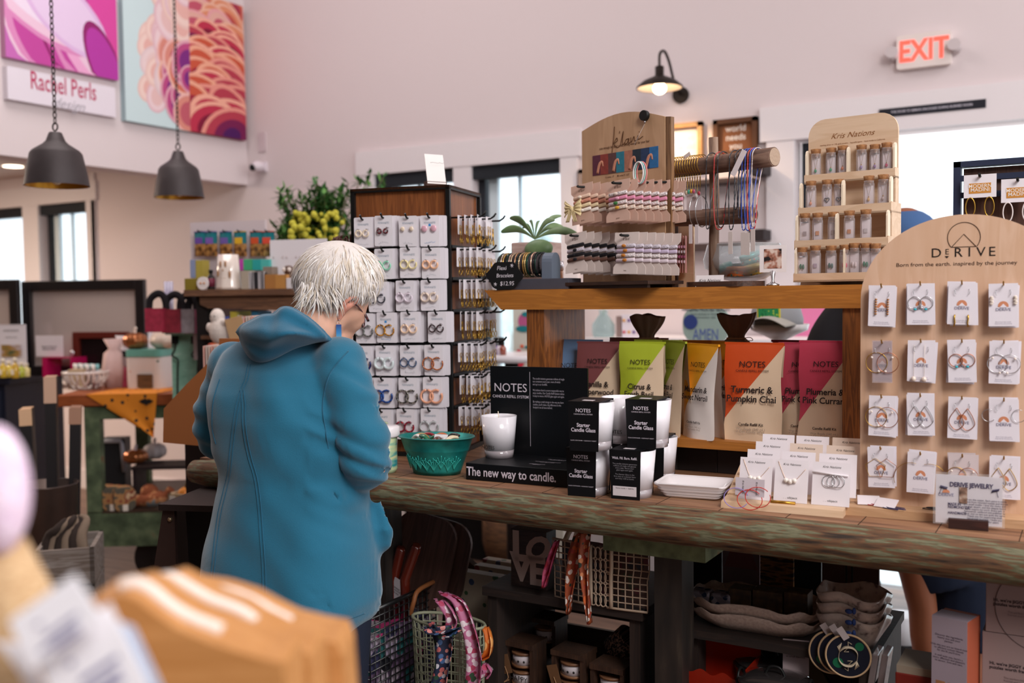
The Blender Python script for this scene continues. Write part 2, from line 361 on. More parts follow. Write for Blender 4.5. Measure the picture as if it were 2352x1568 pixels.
wframe(1638, 1738, 266, 360, mat('5c3a26', .6), mat('7d4f33', .8), 'the\nworld\nneeds\nyou', 'brown framed word sign on the wall above the log rack')
wframe(1329, 1345, 388, 440, mat('a58f84', .6), mat('d9c8c4', .8), '', 'small frame half hidden behind the tall display board')
for py in (388, 538):
    a = at_wall(1722, py+14, .12); b = at_wall(1757, py-12, .12)
    tag(MB().bb(a.x, b.x, BW-.14, BW, a.z, b.z).build('wall_bracket', mat('2a2224', .6)), 'dark bracket block on the wall, %s of the two behind the log rack' % ('upper' if py < 400 else 'lower'), 'bracket')
for py in (415, 565):
    a = at_wall(1545, py+12, .14); b = at_wall(1722, py-10, .14)
    tag(MB().bb(a.x, b.x, BW-.15, BW, a.z, b.z).build('wall_shelf', mat('4a3b38', .6)), 'dark plank shelf on the wall, %s one behind the log rack' % ('upper' if py < 450 else 'lower'), 'shelf')
p = at_wall(592, 382, .05); t = thing('security_camera', 'small white security camera with black lens by the corner', 'camera', (p.x, BW, p.z))
m = MB(); m.ball((0, -.05, 0), (.04, .05, .035)); m.box((0.01, -.01, 0), (.05, .02, .06)); m.build('body', mat('ded3da', .4), t); m = MB(); m.ball((-.005, -.09, -.01), (.022, .02, .022)); m.build('lens', BLACK, t)
p = at_wall(601, 326, .01); tag(MB().prism(rrect(.06, .12, .008), -.01, 0).build('wall_plate', mat('cdbcc0', .5), None, (p.x, BW, p.z)), 'blank pale wall plate above the security camera', 'plate')
# ---------------------------------------------------------------- canvases on the loft wall
FL = Frame((LX, 0, 0), 90)
def canvas(name, corners, lab, cat, side, front):
    a = [FL.hit(*c, -.04) for c in corners]; x0 = min(q[0] for q in a); x1 = max(q[0] for q in a); zs = sorted(q[1] for q in a); z0_, z1_ = (zs[0]+zs[1])/2, (zs[2]+zs[3])/2
    t = thing(name, lab, cat, (LX, (x0+x1)/2, (z0_+z1_)/2), R(90)); w_, h_ = x1-x0, z1_-z0_
    m = MB(); m.bb(-w_/2, w_/2, -.04, 0, -h_/2, h_/2); m.build('canvas', [side, front], t); m = MB(); m.bb(-w_/2, w_/2, -.0412, -.0402, -h_/2, h_/2); m.build('print', front, t)
    return t, w_, h_
def petals(t, w_, h_, items, sc=1):
    """flat printed petals: (u, v, rx, rz, angle, outer, rim, inner) inside the canvas; each clipped to it"""
    mats = []; m = MB()
    def mi(c):
        if c not in mats: mats.append(c)
        return mats.index(c)
    y = -.0415
    for u, v, rx, rz, an, shape, cols in items:
        for k, c in enumerate(cols):
            s = 1-[0, .14, .42, .7][k]; pts = []
            for j in range(26):
                a = 2*math.pi*j/26; X = math.cos(a)*rx*s; Z = math.sin(a)*rz*s
                if shape: X *= (1-.55*math.sin(a)) if shape == 1 else 1; Z += rz*.10*k
                ca, sa = math.cos(R(an)), math.sin(R(an)); x_, z_ = u*w_+X*ca-Z*sa, v*h_+X*sa+Z*ca
                pts.append((max(-w_/2, min(w_/2, x_)), max(-h_/2, min(h_/2, z_))))
            y -= .00004; m.add([(p_[0], y, p_[1]) for p_ in pts], [tuple(range(len(pts)))], mi(c))
    m.build('petals', [mat(c, .7) for c in mats], t)
t, w_, h_ = canvas('flower_canvas', [(13, -60), (265, -40), (265, 183), (13, 131)], 'canvas print of pink petals above the name sign', 'canvas print', mat('b07a98', .7), mat('c05a9a', .7))
P1, P2, P3, P4, P5 = 'e7c3d8', 'd98abb', 'c0489b', '8e2468', 'd9485c'
petals(t, w_, h_, [(-.45, -.2, .1, .3, 10, 0, ('5a2a4a', '7a3a64')), (-.42, -.42, .09, .2, 20, 0, (P3, 'c56ab4')), (.3, .3, .3, .3, 40, 0, (P2, P1, 'e8cfe2')), (-.1, -.02, .13, .42, 60, 0, ('c94a58', P5)), (-.25, -.3, .12, .33, 35, 0, (P1, P2, P3)),
    (.05, -.33, .12, .42, 30, 0, (P4, P3, P2)), (.25, -.15, .2, .42, 35, 0, (P3, 'e6a5cc', P1)), (.42, .1, .12, .4, 15, 0, (P3, 'd54a9d')), (-.25, .2, .17, .42, 62, 0, (P2, P1, 'e9d8ea')), (.02, .12, .15, .3, 55, 0, ('d9b5dd', 'e2c9e6')), (.38, -.38, .1, .25, 25, 0, (P4, 'b23aa0'))])
t, w_, h_ = canvas('name_sign', [(18, 155), (264, 198), (264, 270), (18, 226)], 'white canvas sign with pink name lettering under petal print', 'sign', mat('d5cdd4', .7), mat('e2d9e2', .7))
text('Rachel Perls', .155, mat('b8315c', .7), t, (0, -.0425, .03), bold=.006, sx=.98*w_/1.02)
text('design', .09, mat('a9a2ab', .7), t, (0.02, -.0425, -.06), shear=.5)
t, w_, h_ = canvas('flower_canvas', [(289, -60), (430, -40), (430, 300), (289, 277)], 'canvas print of pale pink dahlia fading to light blue', 'canvas print', mat('9fb4ba', .7), mat('c9dde0', .7))
rd = random.Random(3); it = []
for k in range(46):
    u = rd.uniform(-.3, .5); v = rd.uniform(-.42, .5); s = rd.uniform(.07, .12)
    cols = [('dcc4c8', 'e6cfd0', 'e4c6c4'), ('deb8c0', 'e8ced2', 'e2bcba'), ('e4c0b8', 'eccfc6', 'e3b0a8')][rd.randrange(3)] if u < .2 or v > .1 else [('e9b8a8', 'd0705c', 'b04a52'), ('e6b4ae', 'd68a7c', 'bc5a68'), ('dca4b2', 'b84a80', '7a2a7c')][rd.randrange(3)]
    if u-abs(v)*.25 > -.2: it.append((u, v, s*(.9+.4*max(0, u)), s*1.15, rd.uniform(-60, 30), 0, cols))
petals(t, w_, h_, sorted(it, key=lambda q: q[0]))
t, w_, h_ = canvas('flower_canvas', [(436, -20), (557, 10), (557, 323), (436, 299)], 'canvas print of deep coral dahlia petals by the corner', 'canvas print', mat('8c3a44', .7), mat('9a1f3c', .7))
it = []
for k in range(40):
    v = .5-(k+.5)/40; u = (-.3, .32, .02, -.12, .2)[k % 5]+rd.uniform(-.08, .08); s = .085+.10*(.5-v)
    cols = [('e9a893', 'b8304a', '7c1234', '4c0f3a'), ('e6a48a', 'c4543c', '96203a', '6a1230'), ('e09284', 'b03a4c', '741a4c', '4a1458')][rd.randrange(3)] if v < .2 else [('e2ae98', 'd88a68', 'c05a4c', 'a03048'), ('dfa0a4', 'dca89c', 'bc5468')][rd.randrange(2)]
    it.append((u, v, s*1.4, s*.95, rd.uniform(-50, 20), 0, cols))
petals(t, w_, h_, sorted(it, key=lambda q: -q[1]))
# ---------------------------------------------------------------- pendants
SHM = mat('40393a', .55, .5, bump=.2, bs=20, var=.2)
def pendant(px, ytop, ybot, wpx, d_, lab):
    p = PD(px, ybot-8, d_); r = wpx/2*d_/FPX; h = (ybot-ytop-10)*d_/FPX
    t = thing('pendant_lamp', lab, 'lamp', p, 0, 'metal pendant lamps')
    pr = [(r, 0), (r*.93, h*.25), (r*.8, h*.6), (r*.72, h*.66), (r*.4, h*.78), (r*.3, h*.84), (r*.2, h*.99), (r*.17, h)]
    m = MB(); m.lathe(pr, n=36, op=True); m.build('lamp_shade', SHM, t)
    m = MB(); m.lathe([(r*.97, .001), (r*.9, h*.25), (r*.75, h*.58), (.001, h*.7)], n=36, op=True); m.build('shade_lining', mat('c28a2c', .35, .8), t)
    m = MB(); m.ball((0, 0, h*.2), (.025, .025, .035)); m.build('bulb', mat('f0e2cc', .3), t)
    m = MB(); z = h
    m.arc((0, 0, z+.02), .014, .003); z += .03
    while z < 4.6-p.z:
        (m.arc((0, 0, z+.013), .013, .0021, n=10, k=5, sx=.5) if int(z/.02) % 2 else m.arc((0, 0, z+.013), .013, .0021, n=10, k=5, plane='yz', sx=.5)); z += .02
    m.build('chain', mat('3a3230', .5, .6), t)
pendant(131, 303, 435, 141, 3.65, 'dark metal pendant lamp on chain in front of the name sign')
pendant(412, 346, 462, 111, 4.5, 'smaller looking dark pendant lamp under the coral flower canvas')
p = PZ(30, 379, 2.33); t = thing('recessed_light', 'round glowing recessed downlight in the low room ceiling', 'light', (p.x, p.y, 2.33))
m = MB(); m.cyl((0, 0, 0), (0, 0, -.008), .085, n=24); m.build('trim_ring', mat('e6ddd8', .5), t); m = MB(); m.cyl((0, 0, -.004), (0, 0, -.012), .065, n=24); m.build('lens', mat('ffe9d0', .5, emit=4), t)
# ================================================================ the bench and its shelf
PEEL = noise_mat('peeling_paint', [(.28, '241a12'), (.38, '4c3522'), (.50, '6e4b30'), (.52, '55533a'), (.60, '77745a'), (.72, '444230')], (1.5, 13, 13), 9, .75, 9, .6, .3)
TOPW = noise_mat('bench_top_wood', [(.3, '66452f'), (.5, '8a6247'), (.7, '9c7454')], (1.5, 16, 1), 3, .55, 6, .15)
DKW = noise_mat('dark_leg_wood', [(.35, '15110f'), (.6, '2a211c'), (.8, '453b30')], (8, 8, 1.5), 4, .6)
GREEN = noise_mat('green_paint', [(.35, '4c5236'), (.6, '6c7350'), (.75, '7e5a3a')], (3, 3, 3), 9, .7, 8, .3)
XL, XR = -2.06, .95
t = thing('counter_table', 'long worn bench counter with rounded edge of peeling green paint', 'table', (-.6, 2.2, 0))
def tl(x, y, z): return (x+.6, y-2.2, z)
m = MB()
for i in range(9): m.bb(XL+.6, XR+.6, -.35+i*.0833, -.35+(i+1)*.0833-.0015, .9, TT_ - (.0004 if i % 2 else 0))
m.build('tabletop', TOPW, t)
m = MB(); m.tube([tl(XL-.035, TY+.0, .922), tl(XL-.02, TY, .922), tl(XL+.05, TY, .922)]+[tl(x, TY, .922) for x in (-1.5, -.9, -.3, .3)]+[tl(XR, TY, .922)], [.012, .03, .037]+[.0375]*4+[.0375], 28); m.build('rounded_edge', PEEL, t)
m = MB()
for k in range(24): m.bb(XL+.6+.13*k, XL+.6+.13*k+.0015, -.35, -.26, TT_-.0005, TT_+.0004)
o = m.build('plank_joint', mat('3a271b', .9), t)
def leg_x(px): return PY(px, 1350, 1.93).x
for a, b, zt in ((1503, 1566, .86), (846, 886, .89), (2420, 2480, .86)):
    m = MB(); m.bb(leg_x(a)+.6, leg_x(b)+.6, -.27, -.2, 0, zt); m.build('leg', DKW, t)
m = MB(); x0, x1 = PY(1385, 1230, 1.88).x, PY(1620, 1240, 1.88).x; m.bb(x0+.6, x1+.6, -.32, .3, .845, .9); m.build('bracket', GREEN, t)
m = MB(); x0, x1 = PY(497, 1090, 1.9).x, PY(560, 1100, 1.9).x; m.bb(x0+.6, x1+.6, -.3, .3, .84, .9); m.build('bracket', GREEN, t)
m = MB(); m.bb(-1.0, XR+.6, -.24, .36, .26, .3); m.build('lower_deck', wood('2c211b', '1c1512', 'x'), t)
HON = wood('b8762f', 'a46627', 'x', 5, .5); HONZ = wood('9a5c28', '6a3c1a', 'z', 5, .5)
a = PY(1112, 667, SY); b = PY(1984, 652, SY); c = PY(1151, 711, SY)
SX0, SX1 = a.x, b.x
t = thing('shelf_riser', 'honey wood shelf riser standing on the bench, mitred at its left end', 'shelf', ((SX0+SX1)/2, SY, TT_)); ox = (SX0+SX1)/2
m = MB(); m.prism([(SX0-ox, SH-TT_), (SX1-ox, SH-TT_), (SX1-ox, c.z-TT_), (c.x-ox, c.z-TT_)], 0, .26); m.build('top_board', HON, t, bev=.001)
pl0 = PY(1210, 760, SY+.01).x-ox; pr0 = PY(1935, 760, SY+.01).x-ox
m = MB(); m.bb(pl0, pl0+.05, .01, .24, 0, c.z-TT_); m.build('end_post', HONZ, t)
m = MB(); m.bb(pr0, pr0+.05, .01, .24, 0, c.z-TT_); m.build('end_post', HONZ, t)
m = MB(); m.bb(pl0+.05, pr0, .0, .22, 1.025-TT_, 1.045-TT_); m.build('lower_board', HON, t)
LS = 1.045
for px, w_, nm in ((1545, .03, 0), (1600, .1, 1), (1700, .11, 2)):
    x = PY(px, 1050, SY+.06).x; tag(MB().bb(-w_/2, w_/2, 0, .08, 0, .055).build('gift_box', mat(('3a3334', '221a1a', '2a2222')[nm], .6), None, (x, SY+.06, TT_), bev=.002), ('grey', 'dark brown', 'charcoal')[nm]+' low box under the lower shelf board, %s of three' % ('left', 'middle', 'right')[nm], 'box', 'boxes under the lower shelf board')
# ---------------------------------------------------------------- refill pouches
KRAFT = 'e2c8ab'
def pouch_mat(col, ck, s0=.20, s1=.98):
    key = 'pouch_'+col+ck
    if key in MATS: return MATS[key]
    m, t, b = newmat(key); tc = t.nodes.new('ShaderNodeTexCoord'); sp = t.nodes.new('ShaderNodeSeparateXYZ'); t.links.new(tc.outputs['Generated'], sp.inputs[0])
    ml = t.nodes.new('ShaderNodeMath'); ml.operation = 'MULTIPLY_ADD'; ml.inputs[1].default_value = s1-s0; ml.inputs[2].default_value = s0; t.links.new(sp.outputs[0], ml.inputs[0])
    gt = t.nodes.new('ShaderNodeMath'); gt.operation = 'GREATER_THAN'; t.links.new(sp.outputs[2], gt.inputs[0]); t.links.new(ml.outputs[0], gt.inputs[1])
    mx = t.nodes.new('ShaderNodeMix'); mx.data_type = 'RGBA'; t.links.new(gt.outputs[0], mx.inputs[0]); mx.inputs[6].default_value = lin(ck); mx.inputs[7].default_value = lin(col); t.links.new(mx.outputs[2], b.inputs['Base Color'])
    b.inputs['Roughness'].default_value = .5
    n = t.nodes.new('ShaderNodeTexNoise'); n.inputs['Scale'].default_value = 14; t.links.new(tc.outputs['Object'], n.inputs['Vector']); bp = t.nodes.new('ShaderNodeBump'); bp.inputs['Strength'].default_value = .5; bp.inputs['Distance'].default_value = .006; t.links.new(n.outputs['Fac'], bp.inputs['Height']); t.links.new(bp.outputs[0], b.inputs['Normal'])
    return m
PINK_ = mat('2a1f1d', .7)
def pouch(x0, x1, yt, yb, Y, col, words, lab, rz=0, words_dx=0, ck=KRAFT, wid=None, kit=True, d=.055):
    a = PY((x0+x1)/2, yb, Y); zb = LS; zt = PY((x0+x1)/2, yt, Y).z
    w_ = wid or (PY(x1, yb, Y).x-PY(x0, yb, Y).x); h_ = zt-zb
    t = thing('refill_pouch', lab, 'pouch', (a.x, Y, zb), R(rz), 'candle refill pouches')
    m = MB(); sd = random.Random(lab).random()*6
    def face(s):
        def fn(u, v):
            th = d/2*(1-v)**.6*math.sin(math.pi*min(1, max(0, .08+u*.84)))**.5+.0015
            x = (u-.5)*w_*(1-.06*math.sin(math.pi*v)*.8)+.002*math.sin(v*9+sd)
            return (x, s*th+.0015*math.sin(u*9+v*7+sd)*(1-v), v*h_-.003*math.sin(math.pi*u)*(v < .02))
        return fn
    m.sheet(face(-1), 14, 18); m.sheet(face(1), 14, 18)
    m.build('pouch_body', pouch_mat(col, ck), t, sub=1)
    m = MB(); m.bb(-w_/2, w_/2, -.0028, .0028, h_-.004, h_+.001); m.build('top_seal', mat(col, .5), t)
    y = lambda v: -(d/2*(1-v)**.6+.0022)
    s = w_/.125
    if words is not None:
        text('NOTES', .021*s, PINK_, t, (words_dx, y(.72), h_*.78), (R(-9), 0, 0), bold=.0, sx=1)
        text('CANDLE REFILL SYSTEM', .0078*s, PINK_, t, (words_dx, y(.66), h_*.715), (R(-9), 0, 0))
        text(words, .0235*s, PINK_, t, (words_dx, y(.40)-.001, h_*.475), (R(-10), 0, 0), bold=.02, lh=.98, sx=.95)
        if kit: text('Candle Refill Kit', .0095*s, PINK_, t, (words_dx, y(.12)-.001, h_*.17), (R(-8), 0, 0), bold=.02); text('Wax Beads (340 mL)\n+ One Cotton Wick', .0085*s, mat('9a8a7c', .7), t, (words_dx, y(.05)-.002, h_*.11), (R(-8), 0, 0), lh=.8)
    return t
pouch(1260, 1385, 780, 1000, SY+.12, '6f93be', None, 'blue refill pouch at the left end of the shelf row', 0)
text('NOTES', .021, PINK_, bpy.data.objects['refill_pouch'], (.0, -.027, .155), (R(-9), 0, 0))
pouch(1402, 1535, 776, 1000, SY+.16, '7d4a48', None, 'mauve refill pouch standing behind the citrus one')
pouch(1560, 1700, 782, 1000, SY+.16, 'c77a1e', None, 'amber refill pouch standing behind the yellow ones')
pouch(1770, 1960, 782, 1000, SY+.17, '8e3244', None, 'dark pink refill pouch behind the two plumeria ones')
pouch(1324, 1434, 785, 1000, SY+.08, '7f4647', 'Vanilla &\nPepperwood', 'mauve vanilla refill pouch beside the blue one', 0, wid=.125)
pouch(1458, 1568, 781, 1010, SY+.10, 'a7b53a', 'Citrus &\nFresh Basil', 'green citrus refill pouch in the middle of three green ones', 0, wid=.125)
pouch(1430, 1524, 785, 1005, SY+.05, 'aebd2e', 'Citrus &\nFresh Basil', 'bright green citrus refill pouch facing front', 0, wid=.118)
pouch(1523, 1577, 783, 1010, SY+.06, '9fae33', 'Citrus &\nFresh Basil', 'green citrus refill pouch turned edge on beside the yellow one', -42, wid=.12)
pouch(1573, 1657, 790, 1012, SY+.04, 'efa51c', 'Mandarin &\nSweet Neroli', 'yellow mandarin refill pouch at the shelf front', -32, ck='efe6e0', wid=.118)
pouch(1640, 1702, 785, 1010, SY+.11, 'd8901f', 'Mandarin &\nSweet Neroli', 'amber mandarin refill pouch between yellow and orange ones', -35, ck='efe6e0', wid=.118)
pouch(1665, 1800, 787, 1012, SY+.055, 'cf4f1c', 'Turmeric &\nPumpkin Chai', 'orange turmeric refill pouch facing front')
pouch(1794, 1905, 787, 1015, SY+.075, 'c4485c', 'Plumeria &\nPink Currant', 'pink plumeria refill pouch half hidden behind its twin', 0, wid=.12)
pouch(1838, 1962, 783, 1015, SY+.045, 'c9405a', 'Plumeria &\nPink Currant', 'front pink plumeria refill pouch by the right post', 0, wid=.122)
def sack(px, py, lab, flip=1):
    p = PY(px, 778, SY+.15); t = thing('paper_sack', lab, 'bag', (p.x, SY+.14, p.z-.03), 0, 'gathered brown sacks'); m = MB(); k = 40
    pr = [(.046, -.03), (.044, 0), (.032, .02), (.017, .032), (.0155, .037), (.02, .046), (.031, .062), (.038, .078), (.040, .09)]
    o_ = len(m.v); m.lathe(pr, n=k, sx=1.1, sy=.7, op=True, wob=lambda a: 1+.08*math.sin(a*3+flip)+.09*math.sin(a*9)+.03*math.sin(a*13)); m.v = [(x, y, z+(.004*math.sin(x*60+flip*2)+.0015*math.sin(x*150+y*90))*max(0, (z-.05)/.04)) for x, y, z in m.v]
    m.build('sack_body', mat('6c5547', .85, bump=.4, bs=30), t, solid=.0012, sub=1)
    m = MB(); m.arc((0, 0, .032), .02, .0018, plane='xy', sx=1.1, sz=.75); m.tube(spl([(.018, -.012, .032), (.04, -.02, .035), (.045, -.018, .028), (.025, -.015, .027)]), .0009, 5); m.build('twine', mat('9a7a58', .9), t)
sack(1488, 750, 'gathered brown sack behind the green pouches', 1); sack(1694, 755, 'gathered brown sack behind the orange pouch', 2.4)
# ---------------------------------------------------------------- black candle display
DSP = mat('0c0d10', .42); LTX = mat('d6cdd8', .6)
o_ = PZ(1070, 1101, TT_); FD = Frame(o_, 3.5); wd = FD.hit(1302, 1126)[0]; hb = FD.hit(1068, 1062)[1]; lb = FD.top(1127, 1062, 0)
t = thing('candle_display', 'black cardboard candle display with upright text panel', 'display', o_, R(3.5))
dp = .155; m = MB(); m.bb(0, wd, 0, dp, 0, hb); m.build('base_box', DSP, t, bev=.0015)
pz = FD.hit(1240, 843, dp)[1]; px0 = FD.hit(1127, 940, dp)[0]; px1 = FD.hit(1350, 940, dp)[0]
m = MB(); m.bb(px0, px1, dp, dp+.006, 0, pz); bp_ = m.build('back_panel', DSP, t)
text('NOTES', .034, LTX, t, (px0+.055, dp-.0006, pz-.052), bold=.0); text('CANDLE REFILL SYSTEM', .0115, LTX, t, (px0+.055, dp-.0006, pz-.073), sx=.95, bold=.005)
m = MB(); m.bb(px0+.107, px0+.1075, dp-.0008, dp, pz-.19, pz-.012); m.build('rule_line', LTX, t)
text('The candle industry generates millions of single\nuse containers every year, most of which\nend up in our landfills.\n\nWe believe there\'s a more responsible way to\nenjoy candles. Our Candle Refill System makes\nit easy to reuse a NOTES glass again and again.\n\nBy making a small change in the way you burn\ncandles, you\'ll make a big difference in the\nfootprint we all leave behind.', .0078, mat('a9a3ad', .6), t, (px0+.115, dp-.0006, pz-.062), align='LEFT', lh=1.05, sx=.66, bold=.005)
text('The new way to candle.', .034, LTX, t, (wd*.455, -.0006, hb*.5), bold=.018, sx=.82)
for k in range(3): text(('100% NATURAL WAX\nmade with care', 'NON-TOXIC FRAGRANCE\nclean and simple', 'COTTON WICK\nlead free')[k], .0065, LTX, t, (wd*.72-.01*k, .11-.035*k, hb+.0006), (R(-90), 0, 0), lh=1)
# ---------------------------------------------------------------- candle glasses
GLW = mat('ece8ee', .22, coat=.5); WAXM = mat('f2e9dd', .7, bump=1, bs=300)
def cup(parent, h=.098, wrap=True):
    m = MB(); m.lathe([(.034, 0), (.0345, .003), (.036, .02)], n=32); m.lathe([(.0355, .0), (.0375, .02), (.043, h), (.0415, h+.0005), (.040, h-.006), (.001, h-.014)], n=32)
    b = MB(); b.lathe([(.0355, .018), (.0425, h), (.0412, h), (.0395, h-.008), (.0395, h-.01)], n=36); b.build('white_coating', GLW, parent)
    g = MB(); g.lathe([(.0342, 0), (.0352, .0185), (.001, .0175)], n=36); g.build('glass_foot', mat('a79ea2', .12, coat=1), parent)
t = thing('candle', 'white lit-ready candle glass standing on the black display', 'candle', FD.w(*(FD.top(1147, 1048, hb)), hb), 0)
t.location.z = TT_+hb; cup(t)
m = MB(); m.lathe([(.039, .088), (.001, .0885)], n=30); m.build('wax', WAXM, t); m = MB(); m.tube([(0, 0, .088), (-.002, 0, .108)], .0011, 6); m.build('wick', mat('efe3cc', .8), t)
text('NOTES', .0145, INK, t, (-.008, -.0378, .026), (R(4), 0, R(-6)))
SLV = mat('0f1013', .4)
def starter(px, pyb, zb, rz, lab, back=0, words=True, Y=None):
    p = PZ(px, pyb, zb) if Y is None else Vector((PY(px, pyb, Y).x, Y, zb))
    t = thing('candle_box', lab, 'candle box', (p.x, p.y+.043, zb), R(rz), 'boxed starter candle glasses'); H_ = .1
    m = MB(); m.prism([(-.038, 0), (.024, 0), (.0265, .101), (-.042, .101)], -.0435, -.0425); m.bb(-.042, .0265, -.0435, .043, .1005, .1015); m.prism([(-.038, 0), (.024, 0), (.0265, .101), (-.042, .101)], .042, .043); m.build('sleeve', SLV, t)
    cup(t, .0985)
    if words == 2:
        text('Wick. Fill. Burn. Refill.', .0085, LTX, t, (-.008, -.0442, .085), bold=.02, sx=.85)
        text('The candle industry generates\nmillions of single use glasses\nevery year. Reuse your\nglass again and again.\n\nThe Starter Glass is the\nfirst step to a cleaner burn\nand easy refill at home.', .0052, mat('8e8a90', .7), t, (-.008, -.0442, .058), lh=1)
        q = MB(); q.bb(-.034, .017, -.0443, -.0438, .007, .027); q.build('label', mat('d9cfd2', .7), t); text('Starter Candle  +  Refill Kit', .0042, INK, t, (-.008, -.0446, .023))
    elif words:
        text('NOTES', .0125, LTX, t, (-.008, -.0442, .083), bold=.012); text('CANDLE REFILL SYSTEM', .0046, LTX, t, (-.008, -.0442, .0755))
        text('Starter\nCandle Glass', .0132, LTX, t, (-.008, -.0442, .048), bold=.022, lh=.9, sx=.92); text('GLASS CONTAINER + CLEANOUT INSERT', .0036, LTX, t, (-.008, -.0442, .0215))
    q = MB(); q.bb(-.018, .006, -.025, -.01, .1016, .1019); q.build('sticker', mat('cfc6ca', .7), t)
    return t
starter(1340, 1140, TT_, 4, 'boxed candle glass at the lower left of the stack')
starter(1441, 1147, TT_, 4, 'boxed candle glass with small print and white label, lower right', words=2)
starter(1497, 1107, TT_, 4, 'boxed candle glass in the lower back of the stack', words=False)
starter(1400, 1090, TT_, 4, 'boxed candle glass hidden at the bottom behind the label one', words=False)
Z2 = TT_+.1025
starter(1345, 1036, Z2, 5, 'boxed candle glass at the upper left of the stack')
starter(1478, 1030, Z2, 4, 'boxed candle glass at the upper right of the stack')
q = thing('candle_glass', 'unboxed white candle glass between the two upper boxes', 'candle glass', (PZ(1418, 1017, Z2).x, PZ(1418, 1017, Z2).y+.02, Z2)); cup(q); text('NOTES', .0145, INK, q, (-.0, -.038, .026), (R(4), 0, 0))
# ---------------------------------------------------------------- black earring tower
o_ = PZ(1041, 1052, TT_); AT = 13
ft = Frame(o_, AT); xl = ft.hit(805, 470)[0]; zt = ft.hit(1020, 424)[1]; TD = .25
WD_ = -xl; ORI = ft.w(xl, 0, 0); FT = Frame(ORI, AT)
TWW = wood('8a5027', '6e3c1b', 'z', 4, .5)
t = thing('earring_tower', 'tall black framed earring tower with brown wood panels', 'display rack', ORI, R(AT)); bt = .011
m = MB()
for x in (0, WD_-bt):
    for y in (0, TD-bt): m.bb(x, x+bt, y, y+bt, 0, zt)
for z in (0, zt-bt):
    for y in (0, TD-bt): m.bb(0, WD_, y, y+bt, z, z+bt)
    for x in (0, WD_-bt): m.bb(x, x+bt, 0, TD, z, z+bt)
m.build('frame', BLACK, t)
m = MB(); m.bb(bt, WD_-bt, .012, .018, bt, zt-bt); m.bb(WD_-.018, WD_-.012, bt, TD-bt, bt, zt-bt); m.bb(bt, bt+.006, bt, TD-bt, bt, zt-bt); m.bb(bt, WD_-bt, TD-.018, TD-.012, bt, zt-bt); m.bb(.0, WD_, 0, TD, zt-.006, zt); m.build('wood_panel', TWW, t)
tower = t
m = MB()
for yy in (566, 640, 714, 789, 862, 936, 1008):
    z = FT.hit(1000, yy)[1]; m.bb(bt, WD_-bt, -.001, .012, z-.006, z+.006); m.bb(WD_-.008, WD_+.002, bt, TD-bt, z-.004, z+.004)
m.build('crossbar', BLACK, t)
m = MB(); rd = random.Random(2)
hkf = MB(); hkf.tube(spl([(0, .012, 0), (0, -.03, .0), (0, -.04, .003), (0, -.047, .011)]), .0026, 7)
FEN = mat('8a9aa8', .7)
def hoops(parent, c1, c2, R1, r1, kind, y=-.004):
    for s in (-1, 1):
        m = MB(); cx = s*min(.0125, .006+R1*.55)
        if kind == 'stud': m.ball((s*.0125, y-.002, .006), (.0062 if R1 < .009 else .0085, .003, .0062 if R1 < .009 else .0085), 14, 8)
        else:
            m.arc((cx, y-.003, .003-R1*.75), R1, r1, 96 if s < 0 else 60, 96+345 if s < 0 else 60+330, 26, k=7)
        m.build('earring', c1 if s < 0 else c2, parent)
    m = MB()
    for s in (-1, 1): m.ball((s*.0125-.002, y+.001, .0075), (.003, .0015, .003), 10, 6); m.cyl((s*.0125, y, .008), (s*.0125+.005, y, .0085), .0011)
    m.build('clasp', mat('cfcbd0', .25, .8), parent)
def fenna(px, py, w_, h_, ys, c1, c2, R1, r1, kind, lab, blue=0, n=3):
    x, z = FT.hit(px, py+34, -.03); y0 = -.03
    for k in range(n):
        q = MB(); q.prism(rrect(w_, h_, .004), 0, .0006)
        o = q.build('backing_card', CARDW, None, FT.w(x+.0035*(k+1)+rd.uniform(0, .001), y0+.009*(k+1)-.002, z+rd.uniform(-.001, .001)), R(AT)+rd.uniform(-.04, .05)); tag(o, 'spare card stacked behind the '+lab.split(',')[0], 'earring card', 'stacked cards on the tower hooks')
    t = thing('earring_card', lab, 'earring card', FT.w(x, y0, z), R(AT)+rd.uniform(-.03, .03), 'earring cards on the tower front')
    q = MB(); q.prism(rrect(w_, h_, .004), 0, .0006); q.build('backing_card', CARDW, t)
    text('FENNA&FEI', .0092, FEN, t, (0, -.0003, h_/2-.019), sx=.82)
    s = MB(); scribble(s, -.014, .014, -h_/2+.009, -.0003, .006, .00025, 22, 0, 0, len(lab)); s.build('shell_print', mat('3f8fc9' if blue else 'c3c6cc', .7), t)
    if blue: s = MB(); s.bb(-.003, .003, -.0004, 0, .012, .018); s.build('shell_print', mat('3f8fd0', .7), t)
    hoops(t, c1, c2, R1, r1, kind)
    hk = hkf.build('hook', BLACK, tower, (x+(ORI-ORI).x, 0, z+h_/2-.006)) if 'hk' not in TX else None
    if hk is None: hk = TX['hk'].copy(); COL.objects.link(hk); hk.location = (x, 0, z+h_/2-.006)
    else: TX['hk'] = hk; hk.location = (x, 0, z+h_/2-.006)
def am(c, rough=.2): return mat(c, rough, coat=.6)
def tt(key, a, b, s=260): return noise_mat(key, [(.42, a), (.5, b), (.6, a)], (1, 1, 1), s, .2, 2, 0, 0, 'CONSTANT', coat=.6)
CW, CH = .052, .079
